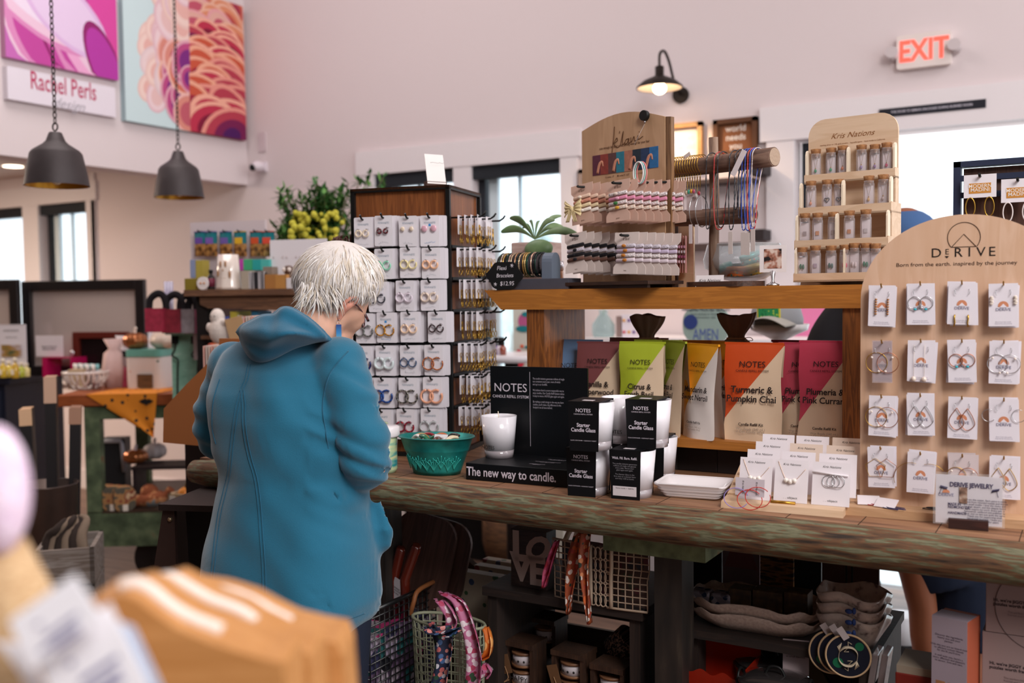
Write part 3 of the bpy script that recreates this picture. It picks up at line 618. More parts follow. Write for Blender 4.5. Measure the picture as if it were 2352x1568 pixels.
FN = [(834, 500, am('ecd9c0'), .008, .0022, 'h', 'white card with cream huggie hoops, top left of the tower', 0), (881, 496, tt('dark_red', '2a1216', '8a1f2a'), .0055, .0024, 'h', 'white card with small dark red hoops, top row', 0),
 (937, 497, am('e6d3bd'), .008, .002, 'stud', 'white card with cream dot studs, top row', 0), (987, 496, am('d9a9b8'), .01, .002, 'stud', 'blue patterned card with pink disc studs, top right', 1),
 (881, 572, am('8fd4b4'), .0105, .0024, 'h', 'white card with mint green hoops, second row', 0), (940, 569, am('ecdca6'), .0105, .0024, 'h', 'white card with pale yellow hoops, second row', 0), (990, 570, am('f0bc98'), .0095, .0028, 'h', 'white card with peach hoops, second row right', 0),
 (868, 648, tt('ink_hoop', '22222c', '4a4a58'), .0105, .002, 'h', 'white card with thin black hoop, third row by the hair', 0), (930, 645, am('ddd0dc'), .0105, .0026, 'h', 'white card with lilac clear hoops, third row', 0), (988, 644, am('e3cfbf'), .0105, .003, 'h', 'white card with beige clear hoops, third row right', 0),
 (838, 720, tt('grey_tort', '8a8a86', '24242a'), .0135, .0024, 'h', 'white card with grey tortoise hoops, fourth row left', 0), (886, 718, tt('yel_tort', 'd9962a', '1c1614'), .0135, .0022, 'h', 'blue patterned card with yellow tortoise hoops', 1), (941, 717, am('f0cdb0'), .01, .0026, 'h', 'white card with blush hoops, fourth row', 0), (1004, 717, tt('blk_brown', '1a1214', '4a262a'), .0088, .0019, 'h', 'white card with black brown hoops, fourth row right', 0),
 (832, 795, tt('navy_h', '14183c', '2c2f78'), .0145, .003, 'h', 'white card with navy hoops, fifth row left', 0), (884, 794, am('d3dee0'), .013, .0042, 'h', 'white card with clear white hoops, fifth row', 0), (940, 794, tt('bluetort', '1c2c50', '6f86a8'), .0105, .002, 'h', 'white card with blue tortoise hoops, fifth row', 0), (996, 793, tt('amber_t', '8e3c14', 'd98a4a'), .0155, .002, 'h', 'white card with amber hoops, fifth row right', 0),
 (835, 868, tt('brn_blue', '3a2618', '1a2a5c'), .014, .0026, 'h', 'white card with brown and blue hoops beside the sleeve', 0), (880, 868, tt('cobalt', '10245c', '2a62b8'), .0155, .003, 'h', 'white card with cobalt hoops, sixth row', 0), (937, 868, tt('bw_tort', '1c1c20', '9a9486'), .0165, .0024, 'h', 'white card with black and cream hoops, sixth row', 0), (993, 867, am('eba888'), .0165, .0032, 'h', 'white card with big peach hoops, sixth row right', 0),
 (878, 941, am('c4d6a8'), .013, .0026, 'h', 'white card with green hoops just above the jar lid', 0), (932, 940, tt('redpurple', '5a1638', 'b82a30'), .0125, .0026, 'h', 'white card with red and purple hoops above the tub', 0), (988, 939, am('b9bdbf'), .0125, .0024, 'h', 'white card with grey clear hoops above the tub', 0)]
for px, py, c, R1, r1, k, lab, bl in FN: fenna(px, py, CW, CH, 0, c, c, R1, r1, k, lab, bl)
# side of the tower: small carded earrings hung outward on hooks
side_lab = {}
sc0 = thing('small_earring_card', 'small white card with gold drop earrings, top hook on the right side of the tower', 'earring card', (0, 0, 0), 0, 'gold earring cards on the tower side')
q = MB(); q.prism(rrect(.036, .05, .002), 0, .0005); q.build('backing_card', CARDW, sc0)
for s in (-1, 1):
    q = MB(); q.arc((s*.008, -.003, -.006), .005, .0007, n=14, k=5); q.tube([(s*.008, -.003, -.011), (s*.008, -.003, -.035)], .0014, 5); q.arc((s*.008, -.004, -.04), .008, .0011, n=16, k=5, sx=.7); q.build('earring', GOLD, sc0)
rd = random.Random(5); first = True; ordn = ['top', 'second', 'third', 'fourth', 'fifth', 'sixth', 'lowest']; cn = ['front', 'middle', 'rear']
for r_, yy in enumerate((497, 572, 646, 720, 793, 868, 940)):
    z = FT.hit(1030, yy)[1]
    for c_ in range(3):
        y = .04+.08*c_
        hk = MB(); hk.tube([(WD_-.01, y, z), (WD_+.07, y, z+.0), (WD_+.08, y, z+.006), (WD_+.086, y, z+.014)], .0026, 7); hk.build('side_hook', BLACK, tower)
        for k in range(4 if c_ < 2 else 3):
            o = sc0 if first else copy_tree(sc0); first = False
            o.location = FT.w(WD_+.013+.017*k, y, z-.02); o.rotation_euler = (0, 0, R(AT+90)+rd.uniform(-.25, .25))
            o['label'] = 'white carded gold earrings on the tower side, %s row, %s hook' % (ordn[r_], cn[c_])
x, z = FT.hit(1000, 418); t = thing('sign_holder', 'small clear sign card leaning in a wood block on the earring tower', 'sign', FT.w(WD_-.05, .03, zt), R(AT+50))
m = MB(); m.bb(-.03, .03, -.008, .008, 0, .012); m.build('block', mat('4a2f26', .6), t); m = MB(); m.box((0, 0, .045), (.055, .0012, .08), rx=-12); m.build('sign_card', mat('e9e3e0', .4), t)
scribble(MB(), -.02, .02, .06, -.01, .003, .0003).build('lettering', INK, t)
# brown wicker deer bundle left of the tower
p = PD(783, 590, 2.75); t = thing('wicker_ornament', 'brown twig wicker ornament beside the tower left edge', 'ornament', (p.x, p.y, TT_))
m = MB(); rd = random.Random(4)
for k in range(46):
    a = rd.uniform(0, 6.28); x = .035*math.cos(a); y = .03*math.sin(a); h = p.z-TT_+rd.uniform(.0, .075)
    m.tube(spl([(x, y, h-.22), (x*1.1, y, h-.16), (x*1.2+rd.uniform(-.01, .01), y, h-.05), (x*.4+rd.uniform(-.02, .02), y*.5, h-.01), (x*.9+rd.uniform(-.02, .02), y, h-.03)], 4), .0022, 5)
m.build('twigs', mat('6b4a44', .8), t); m = MB(); m.cyl((0, 0, 0), (0, 0, p.z-TT_-.1), .008); m.cyl((0, 0, 0), (0, 0, .01), .05, n=20); m.build('stand', BLACK, t)
# ================================================================ things on the bench
o_ = PZ(982, 1093, TT_); zr = PD(968, 1003, DEP(o_)+.02).z-TT_
t = thing('metal_tub', 'teal embossed oval metal tub full of hair clips on the bench', 'tub', (o_.x-.004, o_.y+.045, TT_), R(12)); ra = .091; rb_ = .058; hh = zr
TUBM = noise_mat('teal_metal', [(.3, '0f5f5c'), (.55, '1f8a84'), (.7, '2aa49a')], (1, 1, 1), 18, .4, 5, .5, metal=.35)
m = MB(); m.lathe([(.001, .002), (rb_*.96, .002), (rb_, 0), (rb_*1.06, hh*.12), (ra*.86, hh*.62), (ra*.88, hh*.64), (ra*.885, hh*.66), (ra*.99, hh*.97), (ra*1.02, hh*.985), (ra*1.02, hh), (ra*.985, hh), (ra*.86, hh*.66), (ra*.7, hh*.2), (.001, hh*.18)], n=56, sy=.72); m.build('tub_body', TUBM, t)
m = MB(); m.arc((0, 0, hh-.001), ra*1.02, .0022, n=56, plane='xy', sz=.72); m.build('rolled_rim', mat('2a7a74', .4, .5), t)
rd = random.Random(8); m = MB()
def onb(a, v):   # point on the tub wall
    r = ra*(.66+.2*v/.62)+.0012; return (r*math.cos(a), r*.72*math.sin(a), hh*v)
for k in range(9):
    a0 = R(205+15*k); v0 = rd.uniform(.12, .2)
    for j in range(5):
        aa = (j-2)*.09; m.tube(spl([onb(a0, v0), onb(a0+aa*.6, v0+.16), onb(a0+aa*1.3, v0+.26+.05*(2-abs(j-2)))], 4), .0009, 5)
m.build('embossed_leaves', mat('3fc0b4', .4, .4), t)
cols = [('1a5a3c', 'green'), ('2a2424', 'black'), ('c46a3c', 'orange'), ('8a1f2c', 'red'), ('b08a50', 'gold'), ('e6ddd8', 'clear'), ('1e6a48', 'dark green'), ('5a3020', 'tortoise'), ('d9c8a8', 'cream')]
for k, (c, nm) in enumerate(cols):
    a = k*.7+.3; rr = .05 if k else 0; x, y = rr*math.cos(a), rr*.6*math.sin(a)
    q = MB(); z = hh*.86
    q.tube(spl([(-.022, 0, 0), (-.01, 0, .01), (.008, 0, .012), (.024, 0, .001)], 5), [.003]+[.0065]*14+[.003], 8, flat=.6)
    q.tube(spl([(-.02, .006, -.004), (0, .01, -.014), (.02, .006, -.004)], 5), .004, 6)
    for j in range(5): q.tube([(-.014+.007*j, .0, .004), (-.014+.007*j, .007, -.008)], .0012, 5)
    o = q.build('hair_clip', mat(c, .25, coat=.6), None, (t.location.x+x, t.location.y+y, TT_+z), rd.uniform(0, 3.1)); o.rotation_euler = (rd.uniform(-.4, .4), rd.uniform(-.7, .3), rd.uniform(0, 3.1))
    tag(o, nm+' hair claw clip lying in the teal tub', 'hair clip', 'hair clips in the tub')
q = MB(); q.lathe([(.001, 0), (.06, 0), (.061, .004), (.001, .01)], n=24, sy=.66); q.build('pellet_fill', noise_mat('beads', [(.4, '6b4a30'), (.6, 'c9a878')], (1, 1, 1), 300, .6), t, (0, 0, hh*.74))
q = MB(); q.box((0, 0, 0), (.034, .001, .02), rx=-30); o = q.build('price_card', mat('e8e4e6', .6), None, (t.location.x+.02, t.location.y-.012, TT_+hh*.96), R(10)); tag(o, 'small white price card among clips in the teal tub', 'card'); text('$8.00', .008, INK, o, (0, -.0012, 0), (R(-30), 0, 0))
p = PD(884, 1000, 2.40); t = thing('candle_jar', 'glass jar of teal and yellow wax with white lid beside the sleeve', 'jar', (p.x, p.y, TT_))
m = MB(); m.lathe([(.026, 0), (.03, .01), (.03, .085), (.027, .09)], n=28); m.build('jar_glass', noise_mat('swirl', [(.4, '2a9aa0'), (.5, 'b8d4a8'), (.6, 'e6dca8')], (1, 1, 3), 12, .12, 2, 0, 1, coat=1), t)
m = MB(); m.lathe([(.034, .086), (.036, .09), (.036, .108), (.033, .112), (.001, .113)], n=28); m.build('lid', mat('e9e2e4', .3, coat=.5), t)
# tray with carded necklaces
o_ = PZ(1580, 1150, TT_); TRF = Frame((o_.x, o_.y, TT_), 6); t = thing('ceramic_tray', 'white ribbed rectangular ceramic tray on the bench', 'tray', TRF.w(0, .058, 0), R(6))
CER = mat('e6e0e2', .25, coat=.4); m = MB()
def rloop(w_, h_, z): return [(x, y, z) for x, y in rrect(w_, h_, .012, 3)]
lv = [(.09, .055, .0), (.10, .064, .001), (.108, .072, .006), (.106, .07, .008), (.116, .08, .012), (.114, .078, .015), (.124, .088, .019), (.122, .086, .022), (.134, .098, .028), (.135, .099, .030), (.124, .088, .030), (.104, .07, .012), (.095, .06, .006), (.01, .01, .005)]
vs = []; fs = []; n = 16
for w_, h_, z in lv: vs += rloop(w_*1.12, h_*1.12, z)
for i in range(len(lv)-1):
    for j in range(n): fs.append((i*n+j, i*n+(j+1) % n, (i+1)*n+(j+1) % n, (i+1)*n+j))
fs.append(tuple(reversed(range(n)))); fs.append(tuple((len(lv)-1)*n+j for j in range(n))); m.add(vs, fs, 0, True); m.build('tray_body', CER, t)
m = MB(); m.tube(rloop(.132*1.12, .097*1.12, .0305), .0018, 6, closed=True); m.build('beaded_rim', CER, t)
for k, (dx, dy, rz_, nm) in enumerate(((-.028, .0, 14, 'left'), (.0, -.004, -12, 'middle'), (.03, .006, 20, 'right'))):
    q = MB(); q.box((0, 0, 0), (.04, .032, .001)); o = q.build('necklace_card', mat('e5dbd6', .7), None, TRF.w(dx, .058+dy, .0095+.0025*k), R(rz_)); tag(o, 'pale card with tiny dark beads in the white tray, %s one' % nm, 'jewelry card')
    q = MB(); q.tube([(-.018+.004*j, .006*math.sin(j), .0014) for j in range(10)], .0004, 4); q.build('chain', GOLD, o); q = MB()
    for j in range(3): q.ball((-.014+.013*j, .006*math.sin(j*3), .0022), .0022, 8, 5)
    q.build('bead', mat(('14162a', '2a3a8a', '1a1418')[k], .2), o)
# stepped card riser
MAPLE = wood('d6b89a', 'caa988', 'x', 4, .55); o_ = PZ(1655, 1166, TT_); FR = Frame(o_, 3.5)
wr = FR.hit(1936, 1186)[0]; hr_ = .013; t = thing('card_riser', 'pale wood wedge riser holding rows of white jewelry cards', 'display stand', o_, R(3.5))
m = MB(); m.prism([(0, 0), (.005, hr_), (.05, .018), (.155, .062), (.16, .062), (.16, 0)], 0, wr, plane='yz'); m.build('wedge', MAPLE, t, bev=.0006)
m = MB()
for r_ in range(3): y = .05+.035*r_; z = .018+.0147*r_; m.bb(.004, wr-.004, y-.003, y+.003, z-.001, z+.004)
m.build('card_slot', MAPLE, t)
m = MB(); a = FR.hit(1765, 1147, 0); b = FR.hit(1822, 1153, 0); m.tube([(a[0], .02, hr_+.0035), (b[0], .02, hr_+.0035)], .0035, 8); m.build('brass_bar', mat('b88a3a', .35, 1), t)
CD = mat('e8e0e4', .7); CDB = mat('e0cbbb', .7)
colx = [(1705, 1745, 1795-1), (1810, 1840, 0), (1905, 1912, 0)]
base_px = [(1722, 1140), (1805, 1146), (1898, 1152)]; nm_c = ['left', 'middle', 'right']; nm_r = ['front', 'second', 'third', 'rear']
for c_ in range(3):
    for r_ in range(4):
        x = FR.hit(base_px[c_][0]+r_*9, base_px[c_][1], 0)[0]+.002; w_ = .064 if c_ < 2 else .070; y = .028+r_*.033; z = .016+r_*.0115
        tp = 'four ringed' ; lab = 'white necklace card in the %s row, %s column of the riser' % (nm_r[r_], nm_c[c_])
        o = thing('jewelry_card', lab, 'jewelry card', FR.w(x, y, z), R(3.5)+(.03 if r_ % 2 else -.02), 'cards on the pale riser'); o.rotation_euler.x = R(-14)
        q = MB(); q.bb(-w_/2, w_/2, 0, .0008, 0, .082); q.build('card', CDB if (c_ == 2 and r_ == 3) or (c_ and r_ == 2) else CD, o)
        text('Kris Nations', .0072, INK, o, (0, -.0004, .073), shear=.4, sx=1.1)
        if r_ == 0:
            if c_ < 2:
                q = MB(); q.tube(spl([(-.026, -.001, .078), (-.012, -.0015, .047), (-.004, -.002, .041), (.004, -.002, .041), (.012, -.0015, .047), (.027, -.001, .066)], 5), .0005, 5); q.build('chain', mat('d9b9a0', .3, .8), o); q = MB()
                for j in range(3): q.ball((-.009+.008*j, -.004, .042-.002*(j == 1)), .0048, 10, 7)
                q.build('pearl', mat('ece4dc', .2, coat=1), o)
            else:
                q = MB()
                for j in range(3): q.arc((-.004+.009*j, -.003-.001*j, .046), .0115, .0008, n=24, k=5)
                q.build('hoop', SILVER, o); q = MB(); q.tube([(-w_/2, -.003, .062), (w_/2-.004, -.003, .058)], .0018, 8); q.build('paper_tube', CD, o)
            text('. ' * 2+'object', .007, INK, o, (0, -.0004, .009), sx=1.3)
for k, (px, py, c, lab) in enumerate(((1707, 1118, '9a88c8', 'small card with lilac cord bracelet hanging on the riser edge'), (1738, 1122, 'c8362c', 'small card with red cord bracelet hanging on the riser edge'))):
    x, z = FR.hit(px, py, -.004); o = thing('bracelet_card', lab, 'jewelry card', FR.w(x, -.004, z), R(3.5)); o.rotation_euler.x = R(-8)
    q = MB(); q.bb(-.015, .015, -.0008, 0, -.016, .018); q.build('card', mat('c9bec4', .7), o); text('Kris Nations', .006, INK, o, (0, -.0012, 0), (0, R(90), 0), shear=.3)
    for s in range(2 if k else 1): q = MB(); q.arc((-.012+.016*s, -.004-.002*s, -.022+.006*s), .024, .0009, 20 if not k else 40, 330 if not k else 380, 40, k=5, sz=.8); q.build('cord', mat(c, .6), o)
# arched earring board
o_ = PZ(1946, 1183, TT_); BF = Frame(o_, 4); MPL = wood('d8b499', 'cfa88a', 'z', 2.5, .5, 9, .08); BY = .055
xL = BF.hit(1976, 900, BY)[0]; xc = BF.hit(2213, 600, BY)[0]; hw = xc-xL; ztop = BF.hit(2213, 492, BY)[1]
t = thing('earring_board', 'large arched maple earring board standing in a wood base', 'display board', o_, R(4)); board = t
m = MB(); m.prism([(x+xc, y+.055) for x, y in rrect(2*hw+.075, .105, .02, 6)], 0, .016, 'xy'); m.build('base', wood('d0a884', 'c29a74', 'x', 3, .45), t, bev=.003)
ah = hw*.86; pts = [(xc-hw, .016), (xc-hw, ztop-ah)]
for i in range(1, 33):
    a = math.pi-math.pi*i/33; pts.append((xc+hw*math.cos(a), ztop-ah+ah*math.sin(a)))
pts += [(xc+hw, ztop-ah), (xc+hw, .016)]
m = MB(); m.prism(pts, BY, BY+.012); m.build('arched_panel', MPL, t, bev=.001)
cx_, cz_ = BF.hit(2214, 545, BY); rr = abs(BF.hit(2252, 545, BY)[0]-cx_); yb = BY-.0006
m = MB(); m.arc((cx_, yb, cz_), rr, .0006, -38, 218, 48, k=4); bz = cz_-rr*.63; m.tube([(cx_-rr*.78, yb, bz), (cx_+rr*.78, yb, bz)], .0006, 4); m.tube([(cx_-rr*.75, yb, bz), (cx_, yb, cz_+rr*.22), (cx_+rr*.75, yb, bz)], .0006, 4); BURN = mat('3a2216', .7); m.build('mountain_emblem', BURN, t)
a = BF.hit(2142, 594, BY); b = BF.hit(2286, 564, BY); hh_ = a[1]-BF.hit(2142, 565, BY)[1]; wl = b[0]-a[0]; ch = .0155; zz = BF.hit(2214, 580, BY)[1]
BLK = mat('1c1412', .7)
for i, c in enumerate('D RIVE'):
    if c != ' ': text(c, ch*1.85, BLK, t, (a[0]+wl*(i*.178+.06 if i != 4 else i*.178+.065), yb, zz), sx=1.05, name='emblem_letter')
text('E', ch*1.1, BLK, t, (a[0]+wl*.235, yb, zz+.002), name='emblem_letter'); m = MB(); m.prism([(a[0]+wl*.20, zz-.0055), (a[0]+wl*.27, zz-.0055), (a[0]+wl*.235, zz-.0095)], yb-.0003, yb); m.build('emblem_letter', BLK, t)
q_ = BF.hit(2058, 609, BY); text('Born from the earth. inspired by the journey', .0118, BURN, t, (q_[0], yb, q_[1]), align='LEFT', sx=1.13)
rows = [[(2026, 655, 756), (2115, 650, 754), (2210, 648, 756), (2305, 650, 758)], [(2027, 783, 882), (2116, 781, 886), (2210, 781, 884), (2306, 783, 890)], [(2026, 908, 1012), (2115, 905, 1010), (2210, 911, 1018), (2306, 915, 1021)], [(2024, 1026, 1130), (2115, 1038, 1142), (2211, 1043, 1120), (2306, 1048, 1160)]]
desc = [['gold bead drops', 'silver hoops and turquoise dots', 'small dangling chains', 'white leaf studs'], ['earrings in a clear narrow sleeve', 'long pearl threader drops', 'copper hoops with turquoise', 'wide silver hoops with pearls'],
        ['large pearl studded gold hoops', 'silver teardrop hoops', 'copper teardrop hoops', 'bare wire loops at its sides'], ['diamond shaped gold wire', 'two wide thin gold arcs', 'silver hoops on grey card', 'gold leaf teardrops']]
rn = ['top', 'second', 'third', 'bottom']; ROSE = mat('b9785a', .3, .9); BRS = mat('a9823e', .35, 1)
bhk = MB(); bhk.tube(spl([(0, BY, .004), (0, BY-.03, .004), (0, BY-.036, .0045), (0, BY-.04, .01)], 4), .0014, 7); DLET = mat('6c6a86', .7); SUN = mat('d08a68', .7); SUN2 = mat('e6bda2', .7)
cardb = MB(); cardb.bb(-.0235, .0235, -.0008, 0, -.038, .038)
rd = random.Random(21)
for r_ in range(4):
    for c_ in range(4):
        px, y0, y1 = rows[r_][c_]; x, zt_ = BF.hit(px, y0, BY-.022); _, zb = BF.hit(px, y1, BY-.022); h_ = .077; zc = zt_-h_/2
        narrow = (r_, c_) == (1, 0); grey = (r_, c_) in ((1, 0), (3, 2)); cm = mat('d3c5c6' if grey else 'e8e2ea', .6)
        hk = bhk.build('brass_hook', BRS, board, (x, 0, zt_-.007))
        lab = 'white card on the arched board, %s row, carrying %s' % (rn[r_], desc[r_][c_])
        for k in range(2):
            if narrow: break
            o = cardb.build('backing_card', cm, None, BF.w(x+rd.uniform(-.003, .004), BY-.014+.005*k, zc+rd.uniform(-.003, .002)), R(4)); o.rotation_euler.y = rd.uniform(-.05, .06); tag(o, 'spare white card hanging behind the card with '+desc[r_][c_], 'earring card', 'spare cards on the arched board')
        o = thing('earring_card', lab, 'earring card', BF.w(x, BY-.022, zc), R(4), 'earring cards on the arched board'); o.rotation_euler.y = (-1 if (r_+c_) % 2 else 1)*rd.uniform(0, .035)
        q = MB(); w2 = .0165 if narrow else .0235; q.bb(-w2, w2, -.0009, 0, -.038, .038); q.build('card', cm, o)
        yy = -.0013; lz = -.006 if r_ != 3 else -.008
        q = MB(); q.prism([(.0085*math.cos(R(a)), lz+.004+.0085*math.sin(R(a))) for a in range(-10, 191, 10)], yy-.0002, yy); q.build('sun_print', SUN, o)
        q = MB(); q.prism([(-.006, lz+.0015), (.006, lz+.0015), (0, lz+.008)], yy-.0005, yy-.0002); q.build('peak_print', cm, o)
        text('DERIVE', .0088, DLET, o, (0, yy-.0006, lz-.0025), sx=.85 if narrow else 1.05); text('Born from the earth,\ninspired by the journey', .0036, mat('a9a6b4', .7), o, (0, yy, -.032))
        if narrow: g = MB(); g.box((0, -.002, 0), (.036, .0006, .08)); g.build('clear_sleeve', glass('f2ecee', .8), o)
        met = {0: SILVER, 1: SILVER, 2: ROSE, 3: GOLD}[(r_*2+c_) % 4]; yy = -.004
        for s in (-1, 1):
            q = MB()
            if (r_, c_) == (0, 0):
                for k in range(7): q.ball((s*.0105, yy, .012-.0045*k), (.0026, .002, .0018), 8, 6)
                q.build('earring', mat('a9764a', .35, .6), o)
            elif (r_, c_) in ((0, 1), (1, 2)):
                q.arc((s*.010, yy, .002), .0115, .0009, n=26, k=5); q.build('earring', SILVER if r_ == 0 else ROSE, o); q = MB(); q.ball((s*.009, yy-.001, -.0095), (.0028, .002, .002), 8, 6); q.build('turquoise', mat('2fb3c4', .4), o); q = None
            elif (r_, c_) == (0, 2): q.tube([(s*.011, yy, -.02), (s*.0115, yy, -.027), (s*.0105, yy, -.034), (s*.0115, yy, -.042)], .0014, 6); q.build('earring', GOLD, o)
            elif (r_, c_) == (0, 3):
                for k in range(5): q.ball((s*.019+.001*(k % 2), yy, .014-.003*k), (.0032, .002, .0022), 8, 6)
                q.build('earring', mat('ddd0c4', .4), o)
            elif (r_, c_) == (1, 1): q.tube([(s*.009-.003, yy, .03), (s*.009-.003, yy, -.03)], .0004, 5); q.ball((s*.009-.003, yy-.001, -.033), .0048, 10, 7); q.build('earring', mat('e6d5c8', .25, coat=.7), o)
            elif (r_, c_) == (3, 1): q.arc((s*.016, yy, -.012), .03, .0005, 40 if s > 0 else 75, 110 if s > 0 else 200, 24, k=5); q.build('earring', GOLD, o)
            elif (r_, c_) == (2, 3): q.arc((s*.024, yy, .008), .011, .0006, 60, 330, 24, k=5); q.build('earring', SILVER, o)
            elif c_ == 0 or (r_, c_) in ((1, 3), (3, 2)):
                Rr = .019 if c_ == 0 else .0165
                n_ = 5 if r_ == 3 and c_ == 0 else 28; q.arc((s*.010, yy-.001*s, -.002), Rr, .0007, 90, 450, n_, k=5); q.build('earring', SILVER if c_ == 3 else ROSE if s > 0 else GOLD, o)
                if (r_, c_) != (3, 0):
                    q = MB(); q.ball((s*.018, yy-.002, .008), .0022, 8, 6); q.ball((s*.006, yy-.002, -.018), .0022, 8, 6); q.build('pearl', mat('eaddd4', .25), o)
                q = None
            else:
                q.tube(spl([(s*.009, yy, .018), (s*.009-.011, yy, .0), (s*.009-.011, yy, -.012), (s*.009, yy, -.022), (s*.009+.012, yy, -.012), (s*.009+.009, yy, .002), (s*.009, yy, .018)], 6), .0008, 5); q.build('earring', (SILVER, SILVER, ROSE, GOLD)[c_], o)
            w2 = MB(); w2.tube(spl([(s*.0105, -.001, .026), (s*.0125, -.005, .025), (s*.0115, -.005, .018), (s*.0095, -.004, .017)], 4), .0005, 4); w2.build('ear_wire', SILVER, o)
# notice in its block, loose cord cards on the base
o_ = PZ(2224, 1217, TT_); FN_ = Frame(o_, 5.5); t = thing('acrylic_notice', 'printed white notice in clear acrylic standing in a dark wood block', 'sign', o_, R(5.5))
wb = abs(FN_.hit(2270, 1215)[0]-FN_.hit(2178, 1206)[0]); m = MB(); m.bb(-wb/2, wb/2, 0, .018, 0, .018); m.build('block', wood('3f211c', '2e1714', 'x'), t, bev=.0008)
ws = abs(FN_.hit(2302, 1150)[0]-FN_.hit(2148, 1150)[0]); hs = FN_.hit(2224, 1094)[1]
m = MB(); m.bb(-ws/2, ws/2, .008, .0086, .008, hs); m.build('paper', mat('e6dfe6', .3, coat=.8), t); m = MB(); m.bb(-ws/2-.004, ws/2+.004, .0068, .0076, .006, hs+.004); m.build('acrylic', glass('ffffff', .9), t)
y = .0064; text('DERIVE JEWELRY', .0135, mat('4a4460', .7), t, (.004, y, hs-.017), bold=.03, sx=.82); text('DERIVE', .0095, mat('7a7894', .7), t, (-ws*.34, y, hs*.62)); m = MB(); m.prism([(-ws*.34+.006*math.cos(R(a)), hs*.66+.006*math.sin(R(a))) for a in range(0, 181, 15)], y-.0003, y); m.build('sun_print', SUN, t)
text('MADE IN\nREDMOND OR\n\nHANDMADE', .0078, mat('4a4460', .7), t, (-ws*.31, y, hs*.37), align='LEFT', bold=.02, lh=.8, sx=.8); m = MB(); m.bb(-ws*.14, -ws*.02, y-.0003, y, hs*.48, hs*.78); m.build('photo_print', noise_mat('photo_a', [(.35, '4a3830'), (.5, '9a7a68'), (.65, 'c9b8a8')], (1, 1, 1), 60, .5), t)
text('Hi, I am the maker. Each piece is made\nby hand from recycled metals and stones\nin a small studio. I love the rivers and\nthe high desert, and the shapes found\nthere inspire my work. Every pair is\nhammered, soldered and polished by\nhand, and no two are quite the same.\nThank you for supporting small\nhandmade business. I hope you\nenjoy wearing it for years.', .0052, mat('4c4658', .7), t, (ws*.24, y, hs*.36), lh=.95, bold=.01)
for s in (-1, 1):
    m = MB(); m.tube(spl([(s*ws*.44, y, hs-.035), (s*ws*.40, y, hs-.022), (s*ws*.34, y, hs-.028)]), .0004, 4)
    for k in range(7): a = s*ws*(.34+.016*k); m.tube([(a, y, hs-.027+.0005*k), (a+.002, y, hs-.022+.0004*k)], .0007, 4)
    m.build('sprig_print', mat('4a4460', .7), t)
for px, py, c, lab, rz_ in ((2008, 1160, 'a8282c', 'white cord card with red cord lying on the board base', 10), (2045, 1168, '2a2a5a', 'folded card with navy cord leaning on the board base', -20), (2138, 1170, '1a1a1e', 'loop of black cord lying on the board base', 0)):
    x, yq = BF.top(px, py, .016); o = thing('cord_card', lab, 'jewelry card', BF.w(x, max(.012, yq), .0165), R(4+rz_))
    if c != '1a1a1e': q = MB(); q.box((-.01, .004, .008), (.04, .0012, .024), rx=-55); q.build('card', mat('e2d8dc', .7), o)
    q = MB(); q.arc((.008, -.002, .0015), .022, .0008, 20, 300, 30, plane='xy', k=5, sz=.35); q.arc((.012, .0, .0028), .02, .0008, 50, 330, 30, plane='xy', k=5, sz=.4); q.build('cord', mat(c, .6), o)
# ================================================================ things on the upper shelf
MPL2 = wood('dcc0a4', 'd2b394', 'x', 3, .6, 10, .05); CORK = noise_mat('cork', [(.3, '6b4026'), (.5, '9a6a42'), (.7, 'b98a5c')], (1, 1, 1), 120, .9)
VY = SY+.13; x0_ = PY(1822, 645, SY+.055); FV = Frame((x0_.x, SY+.055, SH), -6.5)
def vh(px, py, y): return FV.hit(px, py, y)
ty = [.135, .09, .045, 0.0]
t = thing('vial_rack', 'tall pale wood rack of corked vials with engraved rounded header', 'display rack', FV.o, R(-6.5)); rack = t
bx0 = vh(1857, 300, .165)[0]; bx1 = vh(2063, 300, .165)[0]; bz = vh(1960, 266, .165)[1]; r_ = .04
pts = [(bx0-.02, 0), (bx0, .12)]+[(bx0+r_+r_*math.cos(R(a)), bz-r_+r_*math.sin(R(a))) for a in range(180, 89, -15)]+[(bx1-r_+r_*math.cos(R(a)), bz-r_+r_*math.sin(R(a))) for a in range(90, -1, -15)]+[(bx1, 0)]
m = MB(); m.prism(pts, .165, .172); m.build('back_panel', MPL2, t)
a = vh(1957, 309, .165); text('Kris Nations', .021, mat('8a5a34', .7), t, (a[0], .1645, a[1]), shear=.45, sx=1.1); text('sterling silver or 14k gold jewelry   hypoallergenic   hand made in California', .0058, mat('8a5a34', .7), t, (a[0], .1645, a[1]-.018))
led = [[(1847, 402), (2056, 386)], [(1833, 478), (2047, 464)], [(1824, 554), (2040, 542)], [(1822, 629), (2010, 622)]]
vials = [[(1874, 343), (1909, 340), (1936, 335), (1979, 333), (2010, 332), (2037, 328)], [(1863, 416), (1900, 413), (1927, 412), (1996, 404), (2029, 401)], [(1849, 490), (1878, 489), (1914, 487), (1951, 484), (1989, 481)], [(1843, 568), (1873, 564), (1909, 564), (1941, 562), (1963, 558), (1989, 558), (2011, 559)]]
gem = [['1f9a6a', '1f9a6a', 'd8743c', '9a86b8', '8a6a9a', 'b81f5c'], ['e09a78', '20242c', '20242c', 'd8b070', 'c9b8b4'], ['a89a9a', 'd89a6a', 'b8a8a0', 'c98a5c', 'c9c4c4'], ['1a6a4c', 'b8a8b8', '1f5a54', 'd81f5c', 'e6dcdc', '1f7a5c', '6a4a8a']]
